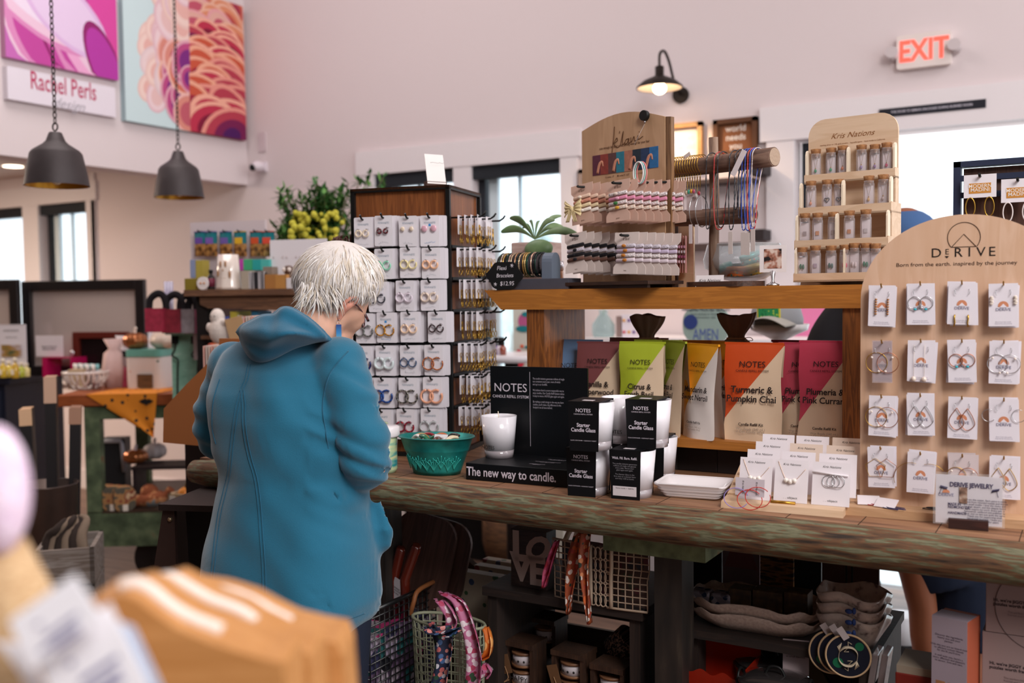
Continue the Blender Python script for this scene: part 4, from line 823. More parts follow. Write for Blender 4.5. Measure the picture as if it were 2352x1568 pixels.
gn = {'1f9a6a': 'green drop', 'd8743c': 'orange drop', '9a86b8': 'lilac drop', '8a6a9a': 'purple drop', 'b81f5c': 'magenta drop', 'e09a78': 'peach pendant', '20242c': 'black heart', 'd8b070': 'two gold dots', 'c9b8b4': 'silver ring', 'a89a9a': 'grey square', 'd89a6a': 'gold studs', 'b8a8a0': 'silver bar', 'c98a5c': 'rose gold chain', 'c9c4c4': 'empty looking card', '1a6a4c': 'green cluster', 'b8a8b8': 'row of studs', '1f5a54': 'teal studs', 'd81f5c': 'hot pink hoops', 'e6dcdc': 'white hoops', '1f7a5c': 'green hoops', '6a4a8a': 'purple hoops'}
rn2 = ['top', 'second', 'third', 'lowest']
for k in range(4):
    y = ty[k]; a = vh(led[k][0][0], led[k][0][1], y); b = vh(led[k][1][0]+(60 if k == 3 else 0), led[k][1][1], y); zl = (a[1]+b[1])/2
    fh = .021 if k < 3 else .019; m = MB(); m.bb(a[0], b[0], y, y+.004, zl-fh, zl); m.bb(a[0], b[0], y, .165, zl-fh, zl-fh+.004)
    m.bb(a[0]-.0, a[0]+.004, y+.004, .165, zl-fh, zl+.002); m.bb(b[0]-.004, b[0], y+.004, .165, max(0, zl-fh-.06), zl+.002); m.build('ledge', MPL2, rack)
    lo, hi = zl-.003, zl+.058
    for x in (a[0]+.001, a[0]+(b[0]-a[0])*(.47 if k != 2 else .44), b[0]-.006):
        m = MB(); m.prism([(y+.004, lo), (y+.022, lo), (y+.022, hi-.01), (y+.02, hi-.003), (y+.013, hi), (y+.007, hi-.004), (y+.004, hi-.012)], x, x+.004, plane='yz'); m.build('divider', mat('e9d9c2', .6), rack)
    for j, (px, py) in enumerate(vials[k]):
        x, zc = vh(px, py, y+.017); zb = zl-fh+.004
        vt = thing('corked_vial', 'corked vial, %s tier of the pale rack, %s inside, %s from left' % (rn2[k], gn[gem[k][j]], ['first', 'second', 'third', 'fourth', 'fifth', 'sixth', 'seventh'][j]), 'vial', FV.w(x, y+.017, zb), R(-6.5), 'corked jewelry vials'); H_ = zc-zb; rv = .0118
        q = MB(); q.lathe([(rv, 0), (rv, H_-.018), (rv*.86, H_-.014), (rv*.94, H_-.011)], n=18); q.build('glass_tube', glass('f4f0f2', .88), vt)
        q = MB(); q.lathe([(rv*.8, H_-.019), (rv*1.0, H_-.001), (rv*.96, H_)], n=16); q.build('cork', CORK, vt)
        q = MB(); q.bb(-.009, .009, .0, .0006, .001, H_-.022); q.build('card', mat('e8e2e4', .7), vt)
        q = MB(); zg = H_*.42
        if gem[k][j] == '20242c': q.tube([(.0058*1.0*(16*math.sin(R(a))**3)/16, -.002, zg+.0058*(13*math.cos(R(a))-5*math.cos(2*R(a))-2*math.cos(3*R(a))-math.cos(4*R(a)))/16) for a in range(0, 360, 20)], .0009, 5, closed=True)
        elif k == 3 and j != 1: q.ball((-.003, -.003, zg), (.0028, .002, .006), 8, 6); q.ball((.003, -.003, zg-.001), (.0028, .002, .006), 8, 6)
        elif k in (0, 1): q.ball((0, -.003, zg-.006), (.0032, .002, .0042), 8, 6)
        else: q.box((0, -.002, zg), (.008, .001, .009))
        q.build('pendant', mat(gem[k][j], .3), vt)
        if k < 2: q = MB(); q.tube([(-.005, -.001, H_*.72), (0, -.0015, zg+.001), (.005, -.001, H_*.72)], .0003, 4); q.ball((0, -.002, zg), .0015, 6, 4); q.build('chain', GOLD, vt)
# hair tie display
KX = PY(1338, 640, SY+.16); FK = Frame((PY(1330, 640, SY+.13).x, SY+.13, SH), -17.5)
KB = wood('c09a78', 'b48e6c', 'z', 2, .6, 8, .05)
x0, _ = FK.hit(1338, 500); x1, _ = FK.hit(1528, 500); zl_ = FK.hit(1338, 301)[1]; zr_ = FK.hit(1528, 268)[1]; zt_ = FK.hit(1463, 252)[1]; zm = max(zl_, zr_)*.5+min(zl_, zr_)*.5
t = thing('hair_tie_display', 'tan arched display board with hooks for hair tie cards', 'display board', FK.o, R(-17.5)); kd = t
pts = [(x0, .0), (x0, zm)]+[(x0+(x1-x0)*i/12, zm+(zt_-zm)*math.sin(math.pi*i/12)) for i in range(1, 12)]+[(x1, zm), (x1, .0)]
m = MB(); m.prism(pts, 0, .014); m.build('board', KB, t); m = MB(); m.prism([(x1+.0015, 0), (x1+.0015, zm), (x1+.017, zm-.002), (x1+.017, 0)], .002, .014); m.build('side_rail', wood('8f6a48', '6b4c34', 'z'), t)
a = FK.hit(1440, 315); KI = mat('5c3a22', .7)
def scr(m, P_, r): m.tube([(p.x, -.0006, p.y) for p in spl([(x, z, 0) for x, z in P_], 6)], r, 4)
m = MB(); s = .001; ax, az = a[0]-.055, a[1]-.016
scr(m, [(ax+.006, az-.016), (ax+.012, az+.02), (ax+.015, az+.047)], .0011); scr(m, [(ax+.010, az+.004), (ax+.022, az+.018), (ax+.024, az+.011), (ax+.014, az+.005), (ax+.022, az-.005), (ax+.030, az-.004)], .0009)
scr(m, [(ax+.032, az+.034), (ax+.031, az+.028)], .0008); scr(m, [(ax+.033, az-.003), (ax+.038, az+.014), (ax+.044, az+.032), (ax+.041, az+.01), (ax+.042, az-.001), (ax+.047, az+.004)], .0009)
scr(m, [(ax+.060, az+.012), (ax+.052, az+.010), (ax+.049, az+.001), (ax+.056, az+.002), (ax+.062, az+.013), (ax+.061, az+.001), (ax+.068, az+.004)], .0009)
scr(m, [(ax+.068, az+.014), (ax+.070, az+.002), (ax+.078, az+.015), (ax+.081, az+.004), (ax+.088, az+.007), (ax+.091, az+.016), (ax+.092, az+.006), (ax+.106, az+.012)], .0009); scr(m, [(ax+.094, az+.024), (ax+.095, az+.025)], .001)
m.build('script_name', KI, t)
a = FK.hit(1433, 333); text('cute enough for your wrist, strong enough for your hair', .0105, KI, t, (a[0], -.0006, a[1]), bold=.01, sx=.82)
a = FK.hit(1362, 404); b = FK.hit(1512, 335); m = MB(); cols = ['5a2a3c', '8a3c34', '5c3c3c', '2c7a90', 'a8705c', '26303c', '2a3c5c', '2f6aa0']; n = 8
for i in range(n): xa = a[0]+(b[0]-a[0])*i/n; m.bb(xa, a[0]+(b[0]-a[0])*(i+1)/n, -.001, 0, a[1], b[1], i)
m.build('photo_strip', [mat(c, .4, var=.4, bs=90) for c in cols], t)
m = MB()
for i in range(4):
    m = MB(); xx = a[0]+(b[0]-a[0])*(i+.5)/4; m.tube(spl([(xx-.01, -.0012, a[1]+.004), (xx-.003, -.0016, a[1]+.026), (xx+.006, -.0016, a[1]+.032), (xx+.009, -.0012, a[1]+.02)], 4), [.004]*6+[.003]*4+[.0022]*3, 6, flat=.2); m.build('printed_hand', mat('c98a70', .6), t)
c_ = FK.hit(1434, 402); text('S: wrist - 5"      M: wrist 5"- 6.5"      L: wrist > 6.5"', .0072, KI, t, (c_[0], -.0006, c_[1]), bold=.01)
a = FK.hit(1484, 266); q = thing('badge_reel', 'round black badge reel clipped near the top of the tan board', 'badge reel', FK.w(a[0], 0, a[1]), R(-17.5)); m = MB(); m.cyl((0, -.001, 0), (0, -.012, 0), .0125, n=24); m.build('reel', BLACK, q, bev=.001); m = MB(); m.cyl((.001, -.006, -.011), (.001, -.006, -.019), .002); m.build('clip', SILVER, q)
m = MB(); m.tube([(.001, -.006, -.019), (-.012, -.03, -.07)], .0003, 4); m.build('cord', mat('c9c4c4', .6), q)
a = FK.hit(1470, 385, -.05); q = thing('hair_tie_loops', 'pastel pink white and mint elastic loops dangling on the tan board', 'hair ties', FK.w(a[0], -.05, a[1]), R(-17.5))
for s, c in ((-1, 'e9e2e0'), (0, 'a8d4d0'), (1, 'e08a8a')): m = MB(); m.arc((s*.003, s*.003, -.012), .017, .0016, n=26, k=6, sx=.9, sz=1.5); m.build('elastic', mat(c, .7), q)
KC = mat('d9b5a4', .7); KC2 = mat('e6d8d2', .7)
def tie_card(px, py, y, rz, tilt, c, bands, lab, w_=.075, h_=.098, n=5, wd2='', dx=.010, gr='hair tie cards'):
    x, z = FK.hit(px, py, y); out = [(-w_/2, h_/2), (w_/2, h_/2), (w_/2, h_*.30), (w_*.36, h_*.2), (w_*.36, -h_*.22), (w_/2, -h_*.34), (w_/2, -h_/2), (-w_/2, -h_/2), (-w_/2, -h_*.34), (-w_*.36, -h_*.22), (-w_*.36, h_*.2), (-w_/2, h_*.30)]
    for k in range(n, -1, -1):
        o = thing('hair_tie_card', lab if k == 0 else 'hair tie card stacked behind the '+lab.split(',')[0], 'hair tie card', FK.w(x+dx*k, y+.014*k, z-.001*k), R(-17.5+rz), gr); o.rotation_euler.y = R(tilt); o.rotation_euler.x = R(-4)
        q = MB(); q.prism(out, -.0007, 0); q.build('card', c, o)
        for j, (bc, kc) in enumerate(bands):
            zz = h_*(.16-.115*j); q = MB(); q.tube([(-w_*.37, .0, zz), (-w_*.36, -.003, zz), (w_*.36, -.003, zz+.002), (w_*.37, 0, zz+.002)], .0017, 8, flat=2.5); q.build('elastic', bc, o)
            if k == 0: q = MB(); q.ball((-.004+.005*(j % 2), -.0055, zz+.001), (.007, .003, .0042), 10, 6); q.build('knot', kc, o)
        if k == 0: text("k'lani", .012, KI, o, (-.002, -.0012, h_*.34), shear=.4); text(wd2, .006, KI, o, (0, -.0012, -h_*.42))
    hk = MB(); hk.tube(spl([(x+dx*n, 0, z+h_*.42), (x, y-.004, z+h_*.42), (x-.001, y-.014, z+h_*.44)], 4), .003, 7); hk.build('hook', BLACK, kd)
sp1 = floral('speck_a', 'e9e0e0', ['2a2430', '8a6a6a'], 500); sp2 = floral('speck_b', 'd8d0da', ['5a5468', '2a2434'], 600); sp3 = floral('check_a', 'e8dcd0', ['c9a894'], 420, th=.5)
tie_card(1420, 461, -.075, 0, -3, KC, [(sp1, mat('e3d3c8', .7)), (mat('d88aa8', .7), mat('e8a8c0', .6)), (floral('multi', 'e6d8d8', ['b8304a', '2f7a5c', '302a40'], 500), mat('3f7a44', .7)), (sp3, mat('d8a43c', .6))], 'pink card with checked and pink hair ties, upper right stack', n=7, wd2='green', dx=.0125)
tie_card(1338, 468, -.07, 0, -6, KC, [(mat('e3c4ae', .7), mat('efe0d0', .7)), (mat('c98a74', .7), mat('c98a74', .7)), (mat('e3cfa8', .7), mat('e6d4a8', .7)), (mat('efe6dc', .6), mat('efe6dc', .6))], 'pink card with cream bow hair tie, upper left stack', n=4, wd2='grace', dx=.012)
a = FK.hit(1316, 482, -.09); q = MB()
for s in (-1, 1):
    q.sheet(lambda u, v, s=s: (s*(.002+.026*u), -.004*math.sin(u*3)-.002*math.sin(v*25), (v-.5)*(.008+.036*u)+.004), 8, 20); q.sheet(lambda u, v, s=s: (s*(.002+.012*u)+(v-.5)*.012, -.005-.002*math.sin(v*14), -.03*u), 6, 10)
q.ball((0, -.004, .002), (.005, .004, .006), 10, 7); o = q.build('fabric_bow', mat('e3cfa0', .8), None, FK.w(a[0], -.09, a[1]), R(-17.5), solid=.0008); tag(o, 'cream fabric bow hair tie on the upper left card', 'bow')
bk = mat('1c1a1e', .8)
tie_card(1323, 580, -.085, 0, -5, KC2, [(bk, bk), (sp2, bk), (bk, bk), (mat('6a4a40', .8), bk)], 'white card with black hair ties, lower left stack', n=6, wd2='onyx', dx=.0125)
tie_card(1438, 581, -.08, 0, 1, KC2, [(sp2, mat('b8742c', .6)), (mat('c4b4cc', .7), mat('b8742c', .6)), (sp1, mat('b8742c', .6)), (mat('d3c4cc', .7), mat('b8742c', .6))], 'white card with lilac hair ties and ochre knots, lower right stack', n=5, wd2='luna', dx=.0135)
m = MB(); a = FK.hit(1320, 655, -.06)
m.bb(x0-.03, x1+.03, -.10, .03, .008, .016); m.bb(x0-.02, x1+.02, -.09, -.08, 0, .008); m.bb(x0-.02, x1+.02, .0, .01, 0, .008); m.build('tray_base', wood('3c2418', '2a1810', 'x'), kd)
# small side rack of pink ties
FK2 = Frame((PY(1545, 640, SY+.16).x, SY+.16, SH), -17); tpk = thing('tie_side_rack', 'narrow dark edged pale rack beside the tan display board', 'display rack', FK2.o, R(-17)); m = MB(); xq = FK2.hit(1543, 500)[0]; m.bb(xq-.006, xq+.006, 0, .02, 0, .2); m.build('edge_rail', wood('4a3020', '33201a', 'z'), tpk); m = MB(); m.bb(xq+.008, xq+.055, .015, .02, 0, .17); m.build('back_panel', MPL2, tpk)
for k in range(6):
    x, z = FK2.hit(1546+6*k, 584, -.01); o = thing('hair_tie_card', 'pink hair tie card seen edge on, %s left of the log rack' % ('first', 'second', 'third', 'fourth', 'fifth', 'last')[k], 'hair tie card', FK2.w(x, -.01, z), R(-75), 'pink edge-on hair tie cards'); q = MB(); q.prism([(-.02, .045), (.02, .045), (.014, .02), (.014, -.02), (.02, -.045), (-.02, -.045), (-.014, -.02), (-.014, .02)], -.0006, 0); q.build('card', mat('d89a94', .7), o)
    for j in range(4): q = MB(); q.tube([(-.015, -.003, .018-.012*j), (.015, -.003, .018-.012*j)], .002, 6, flat=2); q.build('elastic', mat(('e3a8c4', 'e8dce4', 'b85a88', 'f0ccd8')[j], .7), o)
# log jewelry rack
BARK = noise_mat('driftwood', [(.3, '4a342a'), (.5, '75584a'), (.7, '957a6a')], (2, 16, 16), 4, .8, 7, .8, .4); BARKZ = noise_mat('driftwood_z', [(.3, '5a4034'), (.5, '866a58'), (.7, 'a58e7c')], (16, 16, 2), 4, .8, 7, .8, .4)
FLg = Frame((PY(1640, 645, SY+.10).x, SY+.10, SH), -19)
t = thing('log_rack', 'driftwood log jewelry rack with two crossbars on the shelf', 'jewelry rack', FLg.o, R(-19)); lr = t
zp = FLg.hit(1636, 316)[1]; m = MB(); m.tube([(0, 0, .01), (.0, 0, .1), (-.001, .004, .2), (-.001, 0, zp)], [.0125, .012, .0115, .011], 12); m.build('post', BARKZ, t)
a = FLg.hit(1492, 384, -.02); b = FLg.hit(1780, 342+18, -.02); e1 = b
m = MB(); m.tube(spl([(a[0], -.022, a[1]-.006), (a[0]*.5, -.02, a[1]*.5+b[1]*.5-.006), (b[0], -.022, b[1])], 6), [.017, .0195, .020, .021, .021, .0205, .0205, .020, .0205, .021, .021, .0215, .0215], 20); m.build('crossbar', BARK, t)
m = MB(); m.cyl((b[0]+.0002, -.022, b[1]), (b[0]+.0012, -.022, b[1]), .0195, n=20); m.build('cut_end', mat('a8917e', .8, bump=.5, bs=200), t)
c = FLg.hit(1548, 502, -.022); d = FLg.hit(1732, 493, -.022); m = MB(); m.tube(spl([(c[0], -.024, c[1]), (0, -.023, (c[1]+d[1])/2), (d[0], -.024, d[1])], 6), [.018]+[.0195]*11+[.017], 20); m.build('crossbar', BARK, t)
x0, _ = FLg.hit(1568, 655, -.06); x1, _ = FLg.hit(1718, 655, -.06); m = MB(); m.prism([(x+(x0+x1)/2, y-.02) for x, y in rrect((x1-x0), .11, .045, 6)], 0, .012, 'xy'); m.build('base_slab', wood('4f3428', '38241c', 'x'), t, bev=.003)
la, lb2 = Vector((a[0], -.022, a[1]-.006)), Vector((b[0], -.022, b[1]))
def on_log(px):   # point on the top log axis at this column
    x = FLg.hit(px, 370, -.022)[0]; u = (x-la.x)/(lb2.x-la.x); return la.lerp(lb2, u)
rd = random.Random(13)
gemc = ['c9b8a0', '3fa890', 'd8a030', 'b8506c', 'c9c4c0', 'a83040', 'e0c060', 'c04038', '3a3a44', '88a890', 'b83058', 'd8ccc8']
for k in range(18):
    px = 1519+k*5.6 if k < 17 else 1615; c = on_log(px); L = rd.uniform(.012, .028)
    o = thing('gold_necklace', '%s gold chain from the left on the upper log, with %s charm' % ('first second third fourth fifth sixth seventh eighth ninth tenth eleventh twelfth thirteenth fourteenth fifteenth sixteenth seventeenth eighteenth'.split()[k], ('clear', 'green', 'amber', 'rose', 'white', 'red')[k % 6]), 'necklace', FLg.w(c.x, c.y, c.z), R(-19), 'gold chains on the upper log')
    q = MB(); q.tube([(rd.uniform(-.0006, .0006), .0225*math.cos(R(a)), .0225*math.sin(R(a))) for a in range(-70, 251, 16)]+[(0, -.012, -.03), (.002, -.014, -.045-L), (.001, -.012, -.03)], .0010, 5); q.build('chain', GOLD, o)
    q = MB(); q.ball((0, -.016, -.05-L), (.0042, .003, .0055), 8, 6); q.build('charm', mat(gemc[k % 12], .25, coat=.5), o)
    if k % 2 == 0 or k > 12: q = MB(); q.box((0, -.01, -.078-L), (.008, .0006, .042)); q.build('paper_tag', mat('e3d8dc', .7), o)
    elif k % 5 == 1: q = MB(); q.box((.006, -.012, .022), (.022, .0006, .009), ry=-25); q.build('paper_tag', mat('e3d8dc', .7), o)
strands = [(1637, 525, '16161e', 7, 'black bead'), (1655, 527, 'b8302c', 18, 'red bead'), (1663, 522, '17171f', 13, 'black bead'), (1690, 527, '15151c', 8, 'long black bead'), (1703, 480, '1b1b24', 5, 'short black bead'), (1712, 500, '202036', 4, 'dark blue bead'), (1719, 528, '24409a', 8, 'blue bead'), (1726, 529, '2c4cb0', 12, 'bright blue bead'), (1732, 530, 'c03a34', 14, 'coral bead'), (1737, 525, '3454c0', 10, 'cobalt bead'), (1742, 520, 'c8b8b4', 7, 'silver bead')]
for k, (px, yb_, col, wpx, nm) in enumerate(strands):
    c = on_log(px); zb = FLg.hit(px, yb_, -.045)[1]-c.z; w2 = wpx*.0009
    o = thing('bead_necklace', nm+' necklace hanging over the upper log, %s strand from left' % ('first', 'second', 'third', 'fourth', 'fifth', 'sixth', 'seventh', 'eighth', 'ninth', 'tenth', 'eleventh')[k], 'necklace', FLg.w(c.x, c.y, c.z), R(-19), 'bead strands on the log rack')
    path = [(0, .0235*math.cos(R(a)), .0235*math.sin(R(a))) for a in range(-10, 191, 20)]+[(0, -.0245, -.03), (0, -.026, zb*.6), (w2*.4, -.028, zb*.93), (w2, -.028, zb), (w2*1.7, -.026, zb*.93), (w2*2, -.024, zb*.6), (w2*1.6, -.0, -.02)]
    sp = spl(path, 6); q = MB(); q.tube(sp, [(.0017 if i % 2 else .0009) for i in range(len(sp))], 6); q.build('bead_strand', mat(col, .3, coat=.5), o)
    if k in (3, 6, 7, 10): q = MB(); q.box((w2, -.03, zb-.03), (.012, .0006, .05)); q.build('paper_tag', mat('d8ccc8', .7), o)
c = on_log(1715); o = thing('long_tag', 'long white paper tag tilted over the blue strands on the log', 'tag', FLg.w(c.x, c.y-.03, c.z-.01), R(-19)); q = MB(); q.box((0, 0, 0), (.014, .0007, .062), ry=32); q.build('tag_paper', mat('e9dfe2', .7), o)
for k, px in enumerate((1598, 1612)):
    x, z = FLg.hit(px, 480, -.024); q = thing('silver_bracelet', 'silver link bracelet on the lower log with white tag, %s one' % ('left', 'right')[k], 'bracelet', FLg.w(x, -.024, z), R(-19)); m = MB(); m.arc((0, 0, -.006), .024, .0012, n=26, k=5, plane='yz', sz=1.5); m.build('links', SILVER, q); m = MB(); m.box((.004, -.024, -.06), (.010, .0006, .045)); m.build('paper_tag', mat('e3d8dc', .7), q)
p = PY(1630, 643, SY+.03); t = thing('name_card', 'small white name card with handwriting leaning on the log rack base', 'card', (p.x, SY+.03, SH)); m = MB(); m.box((0, 0, .0135), (.066, .0008, .027), rx=-12); m.build('card', mat('e9e2e4', .7), t); text('Kris Nations', .012, INK, t, (0, -.002, .0145), (R(-12), 0, 0), shear=.4)
# glass dish of tins and the small framed photo
p = PY(1708, 648, SY+.17); t = thing('glass_bowl', 'round clear glass bowl holding candle tins on the shelf', 'bowl', (p.x, SY+.17, SH)); rr = .092
m = MB(); m.lathe([(.04, .0), (.042, .006), (.02, .012), (.05, .018), (rr, .045), (rr*1.04, .065), (rr*.94, .1), (rr*.93, .102), (rr*1.0, .066), (rr*.95, .046), (.04, .022), (.001, .02)], n=48); m.build('bowl_glass', glass('f2f4f6', .8), t)
for k, (dx, dy, dz, rx_, c, nm) in enumerate(((-.045, .0, .03, 20, 'd87a34', 'orange and teal tilted tin at the left'), (-.002, -.045, .024, 0, 'c8672c', 'orange gold rimmed tin at the front'), (.04, -.03, .03, 10, 'd0b050', 'yellow patterned tin at the right'), (-.02, .04, .034, 0, '2f6a6a', 'dark teal tin at the back'), (.05, .03, .05, 30, '6a6a8a', 'dusty blue tin at the back right'), (.015, .02, .058, 15, '4a9a94', 'teal tin on top of the others'))):
    o = thing('candle_tin', nm+' of the glass bowl', 'tin', (p.x+dx, SY+.17+dy, SH+dz), 0, 'tins in the glass bowl'); o.rotation_euler = (R(rx_), R(-rx_), 0); m = MB(); m.lathe([(.024, 0), (.025, .002), (.025, .015), (.001, .0151)], n=24); m.build('tin_base', floral('tinp%d' % k, c, ['2f7a70', 'e6c070', 'b84a30'], 140, .4), o); m = MB(); m.lathe([(.0256, .013), (.0258, .022), (.0245, .0235), (.001, .024)], n=24); m.build('tin_lid', mat(('2f8a84', 'c87a3c', 'd8c070', '2a5a5c', '7a7a9a', '3f9a94')[k], .35, .3), o)
p = PY(1775, 625, SY+.05); FP = Frame((p.x, SY+.05, p.z), 6); t = thing('photo_frame', 'small white framed photo of hands held by a silver clip stand', 'picture frame', (p.x, SY+.05, SH), R(6)); zz = p.z-SH; z1 = FP.hit(1772, 563)[1]+zz; w_ = abs(FP.hit(1803, 590)[0]-FP.hit(1742, 590)[0])
m = MB(); m.bb(-w_/2, w_/2, 0, .003, zz, z1); m.build('mat_board', mat('e6dfe0', .6), t); m = MB(); m.bb(-w_*.33, w_*.33, -.0006, 0, zz+(z1-zz)*.14, zz+(z1-zz)*.86); m.build('photo', noise_mat('photo_b', [(.42, '1a1214'), (.5, 'a8705c'), (.6, 'd8c4b8')], (1, 1, 1), 45, .5, 2, 0), t)
m = MB(); m.lathe([(.014, 0), (.015, .003), (.006, .007), (.003, .012), (.006, zz+.002), (.001, zz+.004)], n=18); m.build('clip_stand', SILVER, t)
# bracelet display, price sign and succulent
a = PY(1140, 660, SY+.02); b = PY(1306, 660, SY+.02); GR = mat('4a4a54', .6, var=.1); GR2 = mat('6a7484', .6)
t = thing('bracelet_stand', 'grey padded bar stand for bangles at the left end of the shelf', 'bracelet display', (a.x, SY+.02, SH), 0); wb = b.x-a.x; zb = PY(1220, 640, SY+.02).z-SH
m = MB(); m.bb(0, wb, 0, .07, 0, zb); m.build('base', GR, t, bev=.001)
x0 = PY(1150, 610, SY+.05).x-a.x; x1 = PY(1252, 610, SY+.05).x-a.x; zc = PY(1200, 607, SY+.05).z-SH; rc = .0255
m = MB(); m.tube([(x0, .035, zc), (x1, .035, zc)], rc, 28); m.build('padded_bar', mat('453e42', .8), t)
x2 = PY(1275, 610, SY+.05).x-a.x; m = MB(); m.prism([(.012, 0), (.058, 0), (.058, zc)]+[(.035+.023*math.cos(R(q)), zc+.024*math.sin(R(q))+.004) for q in range(0, 181, 20)]+[(.012, zc)], x1, x2, plane='yz'); m.build('end_arch', GR2, t, bev=.001)
bc = ['3a4a44', 'd8c0b0', 'c9a05c', '1f3a34', 'c8a898', 'd0b89a', 'b88a6a', '1c2a28', 'd0b490', 'c89c58', 'd8b878', '1f4a3a', 'e0b8a0', '2a2a2c', '1f3c34', '1a1a1c']
bn = ['grey green', 'pale pink', 'gold', 'dark green', 'rose', 'champagne', 'copper', 'black green', 'cream gold', 'bright gold', 'yellow gold', 'emerald', 'blush', 'charcoal', 'forest', 'black']
for k in range(16):
    u = (k+.5)/16; x = x0+(x1-x0)*(.02+.96*u); o = thing('bangle', '%s beaded flexible bangle on the grey bar, %s from left' % (bn[k], 'first second third fourth fifth sixth seventh eighth ninth tenth eleventh twelfth thirteenth fourteenth fifteenth sixteenth'.split()[k]), 'bracelet', (a.x+x, SY+.055, SH+zc), 0, 'beaded bangles on the grey bar')
    n_ = 60; q = MB(); q.tube([(.002*math.cos(R(6*i))*((k % 3)-1), (rc+.0035)*math.cos(R(6*i)), (rc+.0035)*math.sin(R(6*i))*1.05-.0015) for i in range(n_)], [(.0024 if i % 2 else .0012) for i in range(n_)], 6, closed=True); q.build('beads', mat(bc[k], .25, .7), o)
p = PY(1160, 662, SY-.0); t = thing('chalk_sign', 'black scalloped chalk sign pricing the flexi bracelets', 'sign', (p.x, SY+.0, SH), R(4)); wq = abs(PY(1197, 630, SY).x-PY(1121, 630, SY).x); hq = PY(1160, 600, SY).z-SH
pts = [(wq*.5*math.cos(R(q))*(1+.07*math.cos(6*R(q)+.5)), hq*.5+hq*.5*math.sin(R(q))*(1+.05*math.cos(6*R(q)))) for q in range(0, 360, 6)]
pts = [(x, max(0, z)) for x, z in pts]; m = MB(); m.prism(pts, -.004, 0); m.build('board', mat('131315', .6), t)
CHK = mat('e3dce4', .8); text('Flexi', .0175, CHK, t, (-.007, -.0046, hq*.76), shear=.15); text('Bracelets', .0165, CHK, t, (0.002, -.0046, hq*.5), shear=.15, sx=.95); text('$12.95', .0175, CHK, t, (.008, -.0046, hq*.22), shear=.1)
for x, z in ((.022, hq*.84), (-.026, hq*.2)):
    m = MB()
    for q in range(3): m.tube([(x-.005*math.cos(R(60*q+15)), -.0045, z-.005*math.sin(R(60*q+15))), (x+.005*math.cos(R(60*q+15)), -.0045, z+.005*math.sin(R(60*q+15)))], .0006, 4)
    m.build('star_mark', CHK, t)
p = PY(1233, 640, SY+.18); t = thing('potted_succulent', 'green broad leaf succulent in a pale square pot behind the bangles', 'plant', (p.x, SY+.18, SH)); zt = PY(1233, 557, SY+.18).z-SH; wq = abs(PY(1272, 590, SY+.18).x-PY(1192, 590, SY+.18).x)
m = MB(); m.bb(-wq/2, wq/2, -.045, .045, 0, zt); m.build('pot', noise_mat('pot_pale', [(.4, 'b89a92'), (.6, 'd0b8b0')], (1, 1, 6), 14, .8), t, bev=.004); LEAF = noise_mat('succulent_leaf', [(.3, '4c6a40'), (.6, '7a9468'), (.75, '9ab088')], (1, 1, 1), 14, .5)
lv = [(1170, 500, .0, .02, 1), (1150, 533, -.04, .018, 1), (1290, 495, .02, .012, 1), (1275, 505, -.02, .014, 0), (1330, 540, -.0, .017, 1), (1245, 590, -.07, .03, 0), (1200, 523, .03, .014, 0), (1295, 522, .04, .014, 0), (1216, 507, .05, .01, 0), (1240, 508, .05, .012, 1)]
c0 = Vector((PY(1228, 540, SY+.16).x-p.x, -.02, zt+.008))
for k, (px, py, dy, hw_, q) in enumerate(lv):
    e = PY(px, py, SY+.16+dy); e = Vector((e.x-p.x, -.02+dy, e.z-SH)); d = e-c0; m = MB(); n_ = 10; vs = []
    sd = d.cross(Vector((0, 1, 0))).normalized() if abs(d.normalized().y) < .9 else Vector((1, 0, 0)); sd = (sd+Vector((0, .6, .2))).normalized()
    if k == 5: m.ball(c0+d*.55, (.043, .02, .026), 18, 10, T=Matrix.Rotation(R(-15), 3, 'X'))
    else:
        for i in range(n_+1):
            u = i/n_; ww = hw_*math.sin(math.pi*min(.98, .08+u*.86)**1.5)+.0015; c = c0+d*u+Vector((0, 0, .018*math.sin(math.pi*u))); nn = d.cross(sd).normalized()
            vs += [c+sd*ww, c+nn*ww*.22, c-sd*ww, c-nn*ww*.22]
        m.add(vs, [(4*i+j, 4*i+(j+1) % 4, 4*(i+1)+(j+1) % 4, 4*(i+1)+j) for i in range(n_) for j in range(4)]+[(4*n_, 4*n_+1, 4*n_+2, 4*n_+3)], 0, True)
    m.build('leaf', LEAF, t, sub=1)
p = PY(1288, 640, SY+.15); t = thing('perfume_roller', 'small clear and amber roller bottle beside the succulent', 'bottle', (p.x, SY+.15, SH)); m = MB(); m.lathe([(.008, 0), (.008, .045), (.006, .05)], n=16); m.build('bottle', mat('c08a6a', .2, coat=1), t); m = MB(); m.cyl((0, 0, .05), (0, 0, .075), .008); m.build('cap', mat('d8d4da', .2, .6), t)
